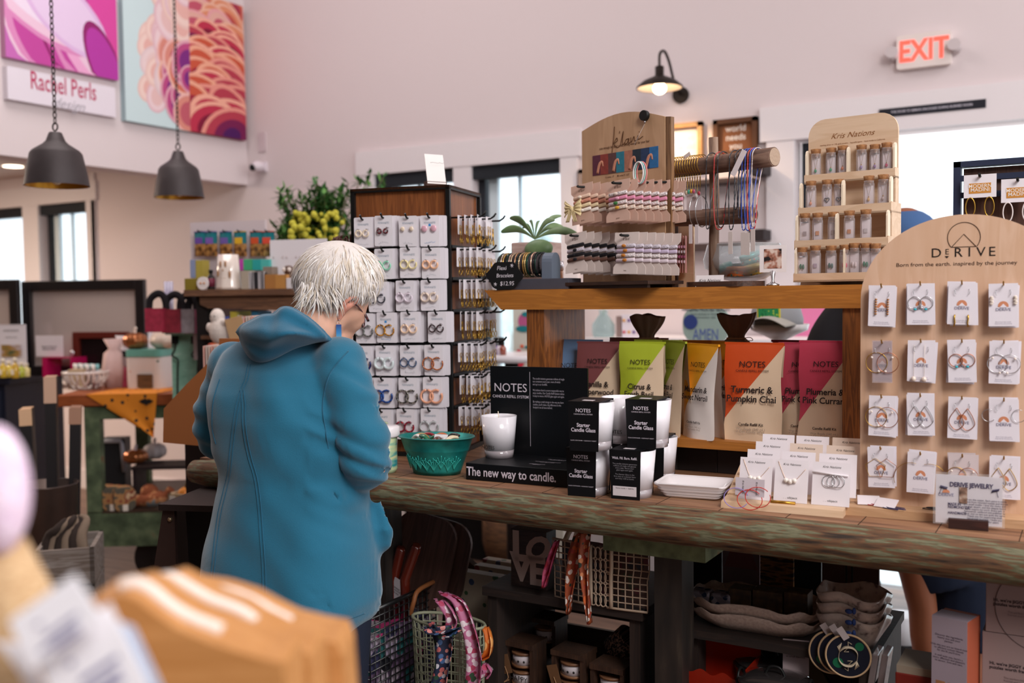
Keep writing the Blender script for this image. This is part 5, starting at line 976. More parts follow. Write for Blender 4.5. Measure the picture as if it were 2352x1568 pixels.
# framed earring display at the far right
p = PY(2190, 372, SY+.14); q = PY(2190, 560, SY+.14); FM = Frame((p.x, SY+.14, SH), 0); t = thing('wall_rack', 'dark blue framed brown wood earring rack at the far right', 'display rack', FM.o); zt = p.z-SH; NV = mat('2a3148', .5); WW_ = .42
m = MB(); m.bb(0, .014, 0, .03, -.43, zt); m.bb(WW_-.014, WW_, 0, .03, -.43, zt); m.bb(0, WW_, 0, .03, zt-.012, zt); m.build('frame', NV, t); m = MB(); m.bb(.018, WW_-.016, .02, .026, -.3, zt-.014); m.build('wood_panel', wood('5a3c30', '452a22', 'z'), t)
m = MB()
for py in (408, 447): z = FM.hit(2240, py, .01)[1]; m.bb(.014, WW_-.014, .008, .016, z-.006, z+.006)
m.build('crossbar', NV, t)
for k, (px, py, c, nm) in enumerate(((2251, 427, GOLD, 'gold long hoops, left'), (2338, 437, mat('e3dad8', .4), 'white long hoops, right'))):
    x, z = FM.hit(px, py, -.02); o = thing('earring_card', 'white and orange lettered card on the dark framed rack with '+nm, 'earring card', FM.w(x, -.02, z)); m = MB(); m.bb(-.031, .031, 0, .0008, -.024, .024); m.build('card', CARDW, o); m = MB(); m.bb(-.021, .021, -.0006, 0, -.015, .006); m.build('logo_print', mat('c98a3c', .7), o)
    text('MODERN\nMADINI', .0125, mat('f0e4d8', .7), o, (0, -.001, -.004), bold=.01, lh=.75)
    for s in (-1, 1): m = MB(); m.arc((s*.018, -.003, -.044), .009, .0013, n=26, k=6, sz=2.2); m.build('hoop', c, o)
    m = MB(); m.tube([(x, .01, z+.02), (x, -.03, z+.02), (x, -.035, z+.024)], .0028, 7); m.build('hook', BLACK, t)
# ================================================================ background, left side
def D3(px, py, d, z=None):
    p = PD(px, py, d)
    return p
def simple(name, lab, cat, mb, m, loc, rz=0, grp=None, bev=0): return tag(mb.build(name, m, None, loc, rz, bev=bev), lab, cat, grp)
def frame_thing(name, lab, px0, px1, py0, py1, d, rz, fw, fm, inner, depth=.03):
    p = PD(px0, py1, d); F = Frame(p, rz); w_ = F.hit(px1, (py0+py1)/2)[0]; h_ = F.hit(px0, py0)[1]
    t = thing(name, lab, 'picture frame', p, R(rz)); m = MB()
    for q in ((0, fw, 0, h_), (w_-fw, w_, 0, h_), (fw, w_-fw, 0, fw), (fw, w_-fw, h_-fw, h_)): m.bb(q[0], q[1], -depth, 0, q[2], q[3])
    m.build('frame', fm, t, bev=.004); m = MB(); m.bb(fw, w_-fw, -.006, 0, fw, h_-fw); m.build('pane', inner, t); return t, w_, h_
DRZ = 24
# dresser with things on it
dz = .98; p0 = PZ(135, 866, dz); FDR = Frame((p0.x, p0.y, 0), DRZ); t = thing('dresser', 'dark navy dresser under the framed glass panels', 'dresser', FDR.w(-.9, .35, 0), R(DRZ))
NVD = mat('1c2030', .5); m = MB(); m.bb(-1.4, .62, -.35, .25, dz-.04, dz); m.build('top_board', NVD, t, bev=.004)
m = MB(); m.bb(-1.36, .58, -.33, .22, .06, dz-.04); m.build('body', NVD, t)
for k in range(4):
    for j in range(3): m = MB(); m.bb(-1.33+.48*k, -.88+.48*k, -.345, -.33, .1+.28*j, .35+.28*j); dr = m.build('drawer', mat('232839', .5), t, bev=.004); m = MB(); m.ball((-1.1+.48*k, -.36, .23+.28*j), .014); m.build('knob', mat('2a2a30', .4, .6), dr)
def onD(px, py): x, y = Frame((p0.x, p0.y, dz), DRZ).top(px, py); return FDR.w(x, y, dz)
GLP = glass('b9aeb8', .35, .02)
for px0, px1, py0, py1, lab, d in ((64, 340, 646, 862, 'wide black framed glass panel standing on the dark dresser', 5.48), (-190, 51, 646, 866, 'black framed glass panel cut by the left edge of the view', 5.6)):
    frame_thing('framed_mirror', lab, px0, px1, py0, py1, d, 16, .055, mat('1a1618', .3, coat=.4), mat('d8c8c2', .15, .35))  # pale pane colour paints in the bright window reflection
frame_thing('red_framed_mirror', 'dark panel in red brown frame behind the ghost bags', 176, 300, 762, 862, 5.36, 20, .035, mat('5a2018', .4), mat('1c1214', .2))
t, w_, h_ = frame_thing('flyer', 'white flyer with a field photo in clear stand at the left edge', 0, 62, 745, 861, 5.4, 20, .002, mat('e6e2ea', .5), mat('e6e2ea', .5), .008)
m = MB(); m.bb(w_*.12, w_*.85, -.0095, -.008, h_*.36, h_*.6); m.build('photo_print', noise_mat('field', [(.35, '4a5a3a'), (.5, 'a8803c'), (.65, 'c9c4d8')], (1, 1, 4), 9, .6), t); text('ROAD READY', .018, INK, t, (w_*.5, -.0095, h_*.88)); text('local favourites', .014, INK, t, (w_*.5, -.0095, h_*.75))
rp_ = onD(98, 866); t, w_, h_ = frame_thing('sign_card', 'pale sign card with two lines of words on the pink riser', 84, 145, 752, 800, DEP(rp_)+.05, 18, .002, mat('dcd4da', .5), mat('dcd4da', .5), .006); t.location.z = dz+.1075; text('Organic Honey &\nBeeswax Balms', .0155, mat('4a4450', .7), t, (w_*.5, -.0075, h_*.42), bold=.01)
p = onD(98, 866); t = thing('acrylic_riser', 'hot pink acrylic riser on the dresser', 'riser', p, R(18)); PKA = glass('d8206c', .45, key='pink_acrylic'); m = MB(); m.bb(0, .03, 0, .12, 0, .1); m.build('leg', PKA, t); m = MB(); m.bb(.17, .2, 0, .12, 0, .1); m.build('leg', PKA, t); m = MB(); m.bb(0, .2, 0, .12, .1, .106); m.build('riser_top', PKA, t)
p = onD(158, 866); p.z = dz+.115; p.y += .06; p.x -= .04; t = thing('glass_trinket', 'small faceted clear ornament standing beside the pale sign card', 'ornament', p); m = MB(); m.ball((0, 0, .01), .018, 8, 5); m.build('trinket_body', mat('c9c4c8', .1, .6), t)
for k, (px, py, c, h) in enumerate(((8, 852, 'd8b83c', .07), (22, 855, 'e0c850', .06), (36, 853, 'd0a838', .075), (50, 855, 'b8c040', .055), (62, 850, 'e6d890', .05))):
    p = onD(px, py+15-4*(k % 2)); h *= 1.25; t = thing('soap_bottle', '%s yellow soap bottle in the row at the left edge of the dresser' % ('first', 'second', 'third', 'fourth', 'fifth')[k], 'bottle', p, 0, 'yellow soap bottles'); m = MB(); m.lathe([(.016, 0), (.017, .002), (.017, h*.7), (.008, h*.8), (.007, h*.9)], n=14); m.build('bottle', mat(c, .2, coat=.6), t); m = MB(); m.cyl((0, 0, h*.9), (0, 0, h*1.15), .009, n=12); m.build('cap', mat('e6dcc8', .4), t); m = MB(); m.bb(-.012, .012, -.0185, -.017, h*.2, h*.5); m.build('label', mat('efe8d8', .6), t)
# leaning wrapped canvases in a bucket
BKT = mat('6a5a54', .35, .7, var=.2, bs=12)
p = PZ(120, 1180, .02); bkc = PD(106, 1160, 3.86); bkc.z = 0; ztop = PD(110, 1112, 3.86).z
t = thing('metal_bucket', 'dull metal bucket of leaning frames on the floor', 'bucket', bkc); m = MB(); m.lathe([(.001, .004), (.095, .004), (.10, 0), (.115, ztop), (.12, ztop+.004), (.112, ztop+.004), (.09, .03), (.001, .02)], n=36); m.build('bucket_body', BKT, t)
for k, (px, py0, c, ln, lab) in enumerate(((68, 942, 'd8b08c', -2, 'pale edged canvas leaning in the bucket, left one'), (106, 868, 'c9a48c', 1, 'tallest pale edged canvas leaning in the bucket'), (148, 940, 'a8806a', 4, 'dark canvas leaning right in the bucket'))):
    a = PD(px, py0, 3.9); o = thing('wrapped_canvas', lab, 'canvas', (a.x, a.y, .06), R(30), 'canvases in the bucket'); L = a.z-.06; o.rotation_euler = (R(-2), R(ln*.6), R(52)); m = MB(); m.bb(-.02, .02, 0, .16, 0, L); m.build('canvas', mat('1a1618', .5), o); m = MB(); m.bb(-.023, .023, -.003, .0, L*.93 if k != 1 else L*.9, L+.002); m.bb(-.02, .02, 0, .16, L, L+.003); m.build('corner_wrap', mat(c, .6), o)
a = PD(80, 1340, 3.4); a.z = 0; zt = PD(130, 1262, 3.4).z; t = thing('wood_crate', 'weathered grey wooden crate on the floor at the left', 'crate', a, R(46)); m = MB(); GW = wood('a39a94', '7a6c62', 'x', 3, .85)
for k in range(4): m.bb(0, .19, 0, .014, zt*(.25*k)+.004, zt*(.25*k+.24)); m.bb(0, .19, .25, .264, zt*(.25*k)+.004, zt*(.25*k+.24)); m.bb(.176, .19, 0, .264, zt*(.25*k)+.004, zt*(.25*k+.24)); m.bb(0, .014, 0, .264, zt*(.25*k)+.004, zt*(.25*k+.24))
m.build('slat_sides', GW, t)
for k in range(6):
    o = thing('driftwood_piece', 'piece of dark driftwood in the grey crate, %s one' % ('leftmost', 'second', 'third', 'fourth', 'fifth', 'rightmost')[k], 'wood', Frame(a, 46).w(.03+.026*k, .08, zt-.02), R(46+k*20), 'driftwood in the crate'); m = MB(); m.tube(spl([(-.02, 0, -.1), (0, .02, .03), (.03, 0, .07+.01*(k % 3)), (.06, .02, .1)]), [.025, .024, .024, .022, .022, .02, .02, .018, .018, .016, .016, .014, .013, .012, .011, .01, .01, .008, .006][:19], 7); m.build('driftwood', mat(('3a302c', '8a7868')[k % 2], .9, bump=.6, bs=20), o)
# green cart
GC = noise_mat('cart_green', [(.35, '3c4a34'), (.55, '56664a'), (.68, '6f7c5c'), (.76, '7a4a30')], (1, 1, 1), 14, .7, 7, .3)
RZC = 34; cz = .935; p0 = PZ(142, 907, cz); FC = Frame((p0.x, p0.y, 0), RZC); FCt = Frame((p0.x, p0.y, cz), RZC)
t = thing('green_cart', 'old green painted cart with orange wood top and iron wheel', 'cart', FC.o, R(RZC)); CWd, CDp = .78, .85
m = MB(); m.bb(-.02, CWd, -.02, CDp, cz-.055, cz); m.build('top_board', wood('a3562a', '8a4420', 'x', 4, .45), t, bev=.004)
zd = .37
for x, y in ((.1, 0), (CWd-.1, 0), (.1, CDp-.09), (CWd-.1, CDp-.09)): m = MB(); m.bb(x, x+.07, y, y+.06, .2, cz-.055); m.build('leg', GC, t)
m = MB(); m.bb(.1, CWd-.03, -.005, .04, .2, zd-.01); m.build('beam', GC, t); m = MB(); m.bb(.1, CWd-.03, 0, CDp-.03, zd-.03, zd); m.build('lower_deck', wood('4a3428', '33241c', 'x'), t); m = MB(); m.bb(.17, CWd-.1, .0, .03, cz-.12, cz-.055); m.build('apron', GC, t)
m = MB(); m.bb(.28, .72, .1, .3, .55, .565); m.bb(.28, .3, .12, .28, zd, .55); m.bb(.7, .72, .12, .28, zd, .55); m.build('inner_shelf', mat('2c2224', .6), t)
for y in (.06, .4): m = MB(); m.tube([(.42, y, .125), (.42, y+.05, .125)], .125, 28); m.build('wheel', mat('2c2626', .6, .5), t, bev=.004); m = MB(); m.bb(.38, .46, y-.015, y-.008, .11, .22); m.bb(.38, .46, y+.056, y+.064, .11, .22); m.build('wheel_fork', mat('241f1f', .6, .4), t)
def onC(px, py): x, y = FCt.top(px, py); return FC.w(x, y, cz+.0006)
def cartpos(px, py, z): f = Frame((p0.x, p0.y, z), RZC); x, y = f.top(px, py); return FC.w(x, y, z)
# orange cloth draped over the cart front
ORC = floral('bat_cloth', 'd9821c', ['1e1a18', '2a2420', 'e09a30'], 26, .85, .22)
a0 = FCt.top(238, 896)[0]; a1 = FCt.top(395, 893)[0]; zt_ = Frame((p0.x, p0.y, 0), RZC).hit(353, 1006, -.03)[1]; xt_ = FC.hit(353, 1006, -.03)[0]
m = MB(); m.sheet(lambda u, v: ((a0+(a1-a0)*u)*(1-v)+xt_*v, -.026-.008*math.sin(u*8)*v, cz+.003-(cz-zt_)*v), 16, 16); m.sheet(lambda u, v: (a0+(a1-a0)*u+v*.05, -.026+.3*v, cz+.003), 8, 4)
o = m.build('halloween_cloth', ORC, None, FC.o, R(RZC)); tag(o, 'orange cloth with black bats hanging in a point off the cart', 'cloth'); 
m = MB(); bx, bz_ = FC.hit(336, 925, -.036)
for s in (-1, 1): m.prism([(bx, bz_+.012), (bx+s*.012, bz_+.02), (bx+s*.035, bz_+.008), (bx+s*.02, bz_-.002), (bx+s*.008, bz_-.006), (bx, bz_-.014)], -.037, -.036)
m.build('bat_print', mat('1a1614', .8), o)
# white woven bowl with tubes
p = onC(198, 893); t = thing('lattice_bowl', 'white ceramic lattice bowl of small tubes on the cart', 'bowl', p); m = MB(); WC = mat('e6dcd8', .3, coat=.5)
m.lathe([(.001, 0), (.06, 0), (.062, .008), (.001, .008)], n=30); m.arc((0, 0, .085), .108, .007, n=40, plane='xy')
for k in range(12): a = R(30*k); b = R(30*k+30); c = R(30*k-15); m.tube(spl([(.06*math.cos(a), .06*math.sin(a), .004), (.095*math.cos(b), .095*math.sin(b), .045), (.108*math.cos(b), .108*math.sin(b), .085)]), .006, 7); m.tube(spl([(.06*math.cos(a), .06*math.sin(a), .004), (.095*math.cos(c), .095*math.sin(c), .045), (.108*math.cos(c), .108*math.sin(c), .085)]), .006, 7)
m.build('lattice', WC, t); rd = random.Random(6)
for k in range(12):
    x, y = -.085+.0155*k, .02*math.sin(k*2.1); o = thing('lip_balm_tube', 'white capped small tube standing in the lattice bowl, %s from left' % 'first second third fourth fifth sixth seventh eighth ninth tenth eleventh twelfth'.split()[k], 'tube', (p.x+x, p.y+y, p.z+.012), 0, 'tubes in the lattice bowl'); m = MB(); m.cyl((0, 0, 0), (0, 0, .085), .0085, n=10); m.build('tube_body', mat(('a8989c', 'c9c0c4', '8a6a6c')[k % 3], .3, coat=.5), o); m = MB(); m.cyl((0, 0, .085), (0, 0, .115), .009, n=10); m.build('cap', mat(('e6e2e4', '8ac4c8', 'e9e4e0')[k % 3], .3), o)
p = onC(178, 893); simple('card_box', 'small cream box with seals on the cart corner behind the bowl', 'box', MB().bb(-.03, .06, -.03, .03, 0, .1), mat('c9b090', .7), (p.x, p.y, p.z), R(20))
# vase wrapped tin, copper pumpkin, white pumpkin, ghost bags
p = onC(348, 890); t = thing('floral_tin', 'white square floral printed tin with mint lid on the cart', 'tin', p, R(20)); m = MB(); m.prism(rrect(.19, .17, .03, 5), 0, .16, 'xy'); m.build('tin_body', floral('tin_floral', 'e6dedc', ['d8a088', '8aa890', '6a7a6a', 'e6dedc', 'e6dedc'], 30, .6, .22), t); m = MB(); m.prism(rrect(.195, .175, .03, 5), .162, .198, 'xy'); m.build('lid', mat('6fb0a4', .4), t)
m = MB(); m.bb(-.02, .06, -.098, -.088, .01, .075); m.build('framed_tag', wood('7a5c40', '5a4430', 'x'), t)
def pumpkin(loc, r, h, m_, st_, lab, grp=None, n=9, name='pumpkin', cat='pumpkin'):
    t = thing(name, lab, cat, loc, 0, grp); m = MB(); m.lathe([(.001, .02*h), (r*.5, 0), (r*.92, h*.22), (r, h*.5), (r*.85, h*.8), (r*.4, h*.97), (.001, h*.93)], n=n*6, wob=lambda a: .93+.09*abs(math.cos(a*n/2))); m.build('pumpkin_body', m_, t)
    m = MB(); m.tube(spl([(0, 0, h*.9), (0, 0, h*1.12), (r*.12, 0, h*1.3)]), [r*.16]+[r*.12]*10+[r*.08], 8); m.build('stem', st_, t); return t
COP = mat('a3623a', .22, .6); IV = mat('d8c4b4', .45, coat=.2)
q = Vector((p.x, p.y, p.z+.199)); pumpkin((q.x-.07, q.y-.035, q.z), .062, .085, COP, mat('e9d8cc', .4), 'shiny copper glass pumpkin standing on the floral tin'); pumpkin((q.x+.06, q.y+.035, q.z), .066, .08, IV, mat('b8a890', .6), 'ivory ribbed pumpkin standing on the floral tin')
for k, (px, d, h) in enumerate(((290, 5.28, .2), (330, 5.36, .26), (262, 5.15, .14))):
    a = PD(px, 800, d); t = thing('gift_bag', ('white gathered gift bag behind the copper pumpkin', 'taller white gift bag behind the ivory pumpkin', 'short pinkish gift bag left of the pumpkins')[k], 'bag', (a.x, a.y, cz)); m = MB(); H = a.z-cz+h*.35; m.lathe([(.05, 0), (.06, H*.4), (.05, H*.7), (.025, H*.8), (.05, H), (.04, H*.99), (.001, H*.8)], n=24, wob=lambda a: 1+.12*math.sin(a*5+k)); m.build('bag_body', mat(('ddd4da', 'e6dfe2', 'd8b8b4')[k], .7, bump=.6, bs=30), t)
# bags with black handles
def handbag(px, py, d, h, lab, c):
    a = PD(px, py, d) if py < 800 else onC(px, py); t = thing('soap_bag', lab, 'bag', a, R(20), 'black handled clear bags'); m = MB(); m.bb(-.04, .045, -.03, .03, 0, h*.62); m.build('bag_body', mat(c, .15, coat=1, var=.5, bs=40), t); m = MB(); m.tube(spl([(-.035, 0, h*.5), (-.03, 0, h*.85), (.01, 0, h), (.04, 0, h*.8), (.05, 0, 0)]), .016, 8, flat=.7); m.build('handle', mat('1c181c', .9), t)
handbag(285, 888, 4.4, .17, 'clear pink soap bag with black handle between bowl and floral tin', 'b0405c')
for k, (px, py) in enumerate(((362, 762), (400, 764), (432, 764), (452, 765))): handbag(px, py, 4.3, .165, ('clear pink bag with black handle on the mint drawers, leftmost', 'red and black handled bag on the mint drawers, second', 'clear black handled bag on the mint drawers, third', 'rosy black handled bag on the mint drawers, rightmost')[k], ('a8344c', '8a2a3a', '9a9298', 'b0607c')[k])
p = PD(388, 762, 4.45); t = thing('wrapping_rolls', 'bundle of clear wrapped paper rolls standing behind the bags', 'rolls', p); m = MB()
for k in range(5): m.cyl((-.012+.008*k, .01*(k % 2), 0), (-.014+.0095*k, .01*(k % 2), .225), .007, n=8)
m.build('rolls', mat('b8b0c8', .2, coat=.8), t)
# mint drawers with hanging cords
a = PD(396, 885, 4.4); b = PD(472, 885, 4.55); t = thing('mint_cabinet', 'distressed mint painted cabinet beside the cart top', 'cabinet', (a.x, a.y, cz), R(20)); zt = PD(396, 768, 4.4).z-cz; wq = .17; MINT = noise_mat('mint_paint', [(.3, '7fb39c'), (.6, '9accb6'), (.75, 'b8d8c8')], (1, 1, 3), 14, .7)
m = MB(); m.prism([(0, 0), (wq, 0), (wq-.015, zt), (.0, zt)], 0, .25); m.build('body', MINT, t); m = MB(); m.bb(-.02, wq+.01, -.02, .26, zt, zt+.02); m.build('top_board', MINT, t, bev=.004)
for k, px in enumerate((405, 450)): a2 = Frame(a, 20).hit(px, 800, -.02); m = MB(); m.tube(spl([(a2[0], -.03, zt-.005), (a2[0], -.03, zt-.06), (a2[0]-.015, -.03, zt-.09), (a2[0]+.012, -.03, zt-.11), (a2[0]+.01, -.03, zt-.16), (a2[0]+.005, -.03, 0.0)]), .004, 6); m.bb(a2[0]-.012, a2[0]+.012, -.04, -.02, zt-.04, zt-.005); o = m.build('looped_cable', BLACK, None, t.location, R(20)); tag(o, 'looped black cord hanging on the mint cabinet, %s one' % ('left', 'right')[k], 'cord')
# items on lower levels of the cart
def lowthing(px, py, z, fn): return fn(cartpos(px, py, z+.001))
pumpkin(cartpos(312, 1063, .565), .062, .07, COP, mat('cfc0c8', .3), 'shiny copper pumpkin on the inner shelf of the cart'); pumpkin(cartpos(356, 1052, .565), .06, .08, mat('bdb4b6', .4), mat('b8a8a8', .5), 'pale grey pumpkin on the inner shelf under the orange cloth')
for k, (px, py) in enumerate(((240, 1166), (262, 1168), (285, 1169))):
    pp = cartpos(px, py, zd); t = thing('rag_bundle', 'folded patchwork bundle on the lower cart deck, %s of three' % ('left', 'middle', 'right')[k], 'textile', pp, R(30+15*k), 'patchwork bundles on the cart'); m = MB(); m.prism(rrect(.1, .11, .03), -.04, .04); m.build('bundle', noise_mat('patch%d' % k, [(.38, '5a5448'), (.48, 'a87a4c'), (.56, '8a4a34'), (.64, 'c9a884')], (1, 1, 1), 16, .9, 2, .4, 0, 'CONSTANT'), t, (0, 0, .055+.0*k)); m = MB(); m.bb(-.012, .012, -.048, -.044, .0, .03); m.build('paper_tag', mat('e3d8cc', .7), t)
pp = cartpos(340, 1164, zd); t = thing('plush_boot', 'small orange and grey patchwork boot shaped ornament on the cart deck', 'ornament', pp, R(25)); m = MB(); m.tube(spl([(-.09, 0, .03), (0, 0, .035), (.08, 0, .05), (.12, 0, .09)]), [.03]*7+[.036]*6+[.02]*6, 12); m.ball((0, .02, .07), (.045, .035, .04)); m.build('boot_body', noise_mat('patchb', [(.4, '9a5434'), (.5, 'c98a5c'), (.6, '8a9498')], (1, 1, 1), 18, .9, 2, .5, 0, 'CONSTANT'), t)
cr = PD(386, 1160, 4.2); t = thing('gourd_crate', 'whitewashed wooden crate of orange gourds right of the cart deck', 'crate', (cr.x, cr.y, cr.z), R(8)); wq = PD(500, 1140, 4.05).x-cr.x; m = MB(); L = .24; m.bb(0, L, 0, .012, 0, .05); m.bb(0, L, .15, .162, 0, .05); m.bb(0, .012, 0, .162, 0, .05); m.bb(L-.012, L, 0, .162, 0, .05); m.bb(0, L, 0, .162, 0, .008); m.build('crate_body', wood('c9b294', 'a89070', 'x', 4, .8), t); m = MB(); m.bb(.01, .04, -.003, 0, .01, .04); m.build('paper_tag', mat('e3dcd4', .7), t)
simple('plinth', 'dark stand carrying the whitewashed gourd crate', 'stand', MB().bb(-.02, .28, -.01, .2, -cr.z, -.001), mat('241c1a', .7), (cr.x, cr.y, cr.z), R(8))
for k, (dx, dy, r) in enumerate(((.045, .06, .034), (.1, .035, .036), (.13, .1, .033), (.16, .04, .034), (.2, .075, .037))):
    q = Frame(cr, 8).w(dx, dy, .012); pumpkin(q, r, .058, mat('d8862c', .5, bump=.2), mat('6a5a38', .8), 'small orange gourd in the whitewashed crate, %s from left' % ('first', 'second', 'third', 'fourth', 'fifth')[k], 'orange gourds', 7, 'gourd', 'gourd')
pp = cartpos(262, 1140, zd); t = thing('grey_dispenser', 'dark box with pale handle standing inside the cart', 'box', pp, R(34)); m = MB(); m.bb(-.06, .06, 0, .1, 0, .3); m.build('body', mat('26282c', .5), t); m = MB(); m.tube([(-.05, -.01, .29), (.045, -.01, .29), (.05, -.01, .27), (.06, -.01, .13)], .011, 8); m.build('handle', mat('b8bcc8', .4), t)
# middle hutch with its shelf
HZ = PD(560, 664, 4.0).z; hp = PD(428, 664, 4.05); FHt = Frame((hp.x, hp.y, HZ), 16); x1 = FHt.hit(716, 664)[0]
t = thing('hutch_shelf', 'brown plank shelf unit behind the person', 'shelf', (hp.x, hp.y, 0), R(16)); HW_ = wood('7a553c', '5c3e2c', 'x', 3, .7)
m = MB(); m.bb(0, x1, -.02, .32, HZ-.025, HZ); m.build('top_board', HW_, t); m = MB(); m.prism([(.06, HZ-.025), (.06, HZ-.06), (.1, HZ-.075), (x1-.02, HZ-.09), (x1-.02, HZ-.025)], 0, .02); m.build('apron', HW_, t)
for x in (.03, x1-.06): m = MB(); m.bb(x, x+.05, .02, .07, 0, HZ-.025); m.build('leg', mat('1e1a1a', .6), t)
m = MB(); m.bb(.06, x1, .0, .3, HZ-.2, HZ-.185); m.build('lower_board', HW_, t)
for k in range(14):
    cc = ['3a4a8a', '5a6ab8', 'c9b84a', '8a9ac8', 'd8d0dc', '2f6a8a', 'c8b878']; o = MB(); o.bb(0, .026, 0, .12, 0, .055+.02*(k % 3)); simple('book', '%s coloured small book under the hutch shelf, %s from left' % (('navy', 'blue', 'yellow', 'pale blue', 'white', 'teal', 'tan')[k % 7], 'first second third fourth fifth sixth seventh eighth ninth tenth eleventh twelfth thirteenth fourteenth'.split()[k]), 'book', o, mat(cc[k % 7], .6), FHt.w(.12+.032*k, .02, -.184), R(16), 'small books in the hutch')
def hut(px, py=662, y=.04): x, z = FHt.hit(px, py, y); return FHt.w(x, y, .0006), R(16)
bp = PD(440, 640, 4.3); FPn = Frame((bp.x, bp.y, HZ+.02), 14); xq = FPn.hit(596, 600)[0]; zq = FPn.hit(440, 511)[1]
t = thing('hanging_panel', 'pale panel with hooks standing behind the hutch shelf', 'display panel', (bp.x, bp.y, HZ-.3), R(14)); m = MB(); m.bb(0, xq+.03, 0, .015, 0, zq+.32); m.build('panel', mat('cdbfc2', .7), t)
bagc = [('6a4a9a', 'purple'), ('7a5aa8', 'violet'), ('6f5aa0', 'lilac'), ('d8a82c', 'yellow'), ('c8502c', 'red'), ('d8503c', 'coral')]
for k, px in enumerate((462, 486, 520, 553, 590, 617)):
    x, z = FPn.hit(px, 560, -.03); w_ = .058; t2 = thing('snack_pouch', 'hanging clear snack pouch with teal top and %s label, behind the hutch' % bagc[k][1], 'pouch', FPn.w(x, -.035, z), R(14), 'hanging snack pouches'); h_ = .105
    m = MB(); m.sheet(lambda u, v: ((u-.5)*w_, -.012*math.sin(math.pi*u)*math.sin(math.pi*v), (v-.5)*h_), 8, 8, mf=lambda u, v: 1 if v > .55 else 0); m.sheet(lambda u, v: ((u-.5)*w_, .004, (v-.5)*h_), 2, 4, mf=lambda u, v: 1 if v > .55 else 0); m.build('bag', [noise_mat('snack', [(.35, '3a2418'), (.5, 'a3703c'), (.65, 'c99a5c')], (1, 1, 1), 45, .3, 2, .3), mat('1f6c74', .3)], t2)
    m = MB(); m.bb(-.018, .018, -.0135, -.012, -.0, .026); m.build('label', mat(bagc[k][0], .5), t2); m = MB(); m.bb(-w_/2, w_/2, -.003, .001, h_*.47, h_*.5); m.build('top_seal', mat(bagc[k][0], .4), t2); m = MB(); m.tube([(0, .03, h_*.5), (0, -.015, h_*.5), (0, -.02, h_*.55)], .003, 6); m.build('hook', BLACK, t2)
q, rz = hut(526, 660, .05); t = thing('ghost_mug', 'white glazed ghost lantern with carved face on the hutch', 'lantern', q, rz); H_ = FHt.hit(526, 585, .05)[1]; m = MB(); m.lathe([(.052, 0), (.05, .01), (.044, H_*.5), (.04, H_), (.036, H_), (.036, H_*.8), (.001, H_*.7)], n=40, wob=lambda a: 1+.04*math.sin(a*7)); m.build('lantern_body', mat('e0d2c8', .12, coat=1), t)
m = MB(); FCE = mat('a3744c', .5)
for x, z, rx_, rz_ in ((-.012, H_*.72, .005, .014), (.01, H_*.72, .005, .014), (0, H_*.55, .003, .005), (-.026, H_*.45, .004, .013), (.026, H_*.42, .005, .016), (0, H_*.32, .012, .004)): m.ball((x, -.044+.25*abs(x), z), (rx_, .004, rz_), 10, 6)
m.build('carved_face', FCE, t)
def hbox(px0, px1, py0, py1, c, lab, y=.03, d=.05, name='gift_box', cat='box', m_=None, grp=None):
    a = FHt.hit(px0, py1, y); b = FHt.hit(px1, py0, y); h = b[1]-max(0, a[1]) ; z0_ = 0 if py1 > 640 else a[1]
    t = thing(name, lab, cat, FHt.w((a[0]+b[0])/2, y, z0_), R(16), grp); m = MB(); m.bb(-(b[0]-a[0])/2, (b[0]-a[0])/2, 0, d, 0, b[1]-z0_); m.build('box_body', m_ or mat(c, .5), t, bev=.001); return t
hbox(424, 450, 639, 660, '8a7a2c', 'low olive gold box at the left end of the hutch'); hbox(437, 450, 596, 638, '8a96b8', 'tall blue grey box behind the pin button', .1); hbox(449, 466, 597, 640, 'b0a04a', 'tall yellow box behind the pin button', .1)
q, rz = hut(466, 660, .0); t = thing('button_pin', 'round white pin with two amber dots on the hutch edge', 'pin', q, rz); m = MB(); m.cyl((0, -.002, .026), (0, .004, .026), .026, n=28); m.build('disc', mat('e9e0de', .4), t); m = MB(); m.ball((-.008, -.004, .026), .004, 8, 5); m.ball((.008, -.004, .026), .004, 8, 5); m.build('amber_dots', mat('c07a30', .4), t)
q, rz = hut(485, 660, .02); t = thing('dark_bottle', 'small dark bottle with maroon label on the hutch', 'bottle', q, rz); m = MB(); m.lathe([(.015, 0), (.016, .003), (.016, .05), (.007, .06), (.007, .07)], n=18); m.build('bottle', mat('1a1416', .15, coat=1), t); m = MB(); m.cyl((0, 0, .068), (0, 0, .08), .009); m.build('cap', BLACK, t); m = MB(); m.lathe([(.0165, .012), (.0165, .045)], n=18); m.build('label', mat('6a2438', .5), t)
hbox(554, 572, 622, 656, 'b0a494', 'small beige tin beside the ghost lantern'); hbox(571, 607, 624, 657, '4a484c', 'grey and white striped tin on the hutch', m_=noise_mat('striped', [(.42, '2a2a2e'), (.5, 'c8c4c8'), (.58, '8a888c')], (30, 1, 1), 3, .4, 1, 0, 0, 'CONSTANT'))
for k, (a_, b_, c, n_) in enumerate(((550, 559, 'b040a0', 'magenta'), (559, 579, '3fa070', 'green'), (580, 599, '2a9a98', 'teal'), (599, 618, '4fb0a8', 'aqua'))): hbox(a_, b_, 595, 621, c, n_+' ribbon tin stacked in the row behind the striped tin', .12, .05, 'ribbon_tin', 'tin', None, 'ribbon tins on the hutch')
hbox(608, 633, 630, 656, 'a87440', 'brown kraft box tied with bow on the hutch, left'); hbox(632, 658, 630, 656, 'b88448', 'tan kraft box on the hutch, right'); hbox(655, 680, 638, 658, 'd8d4d8', 'small white round faced box beside the hair'); hbox(604, 625, 612, 630, '8a7c70', 'grey burlap wrapped bundle stacked on the kraft boxes', .05)
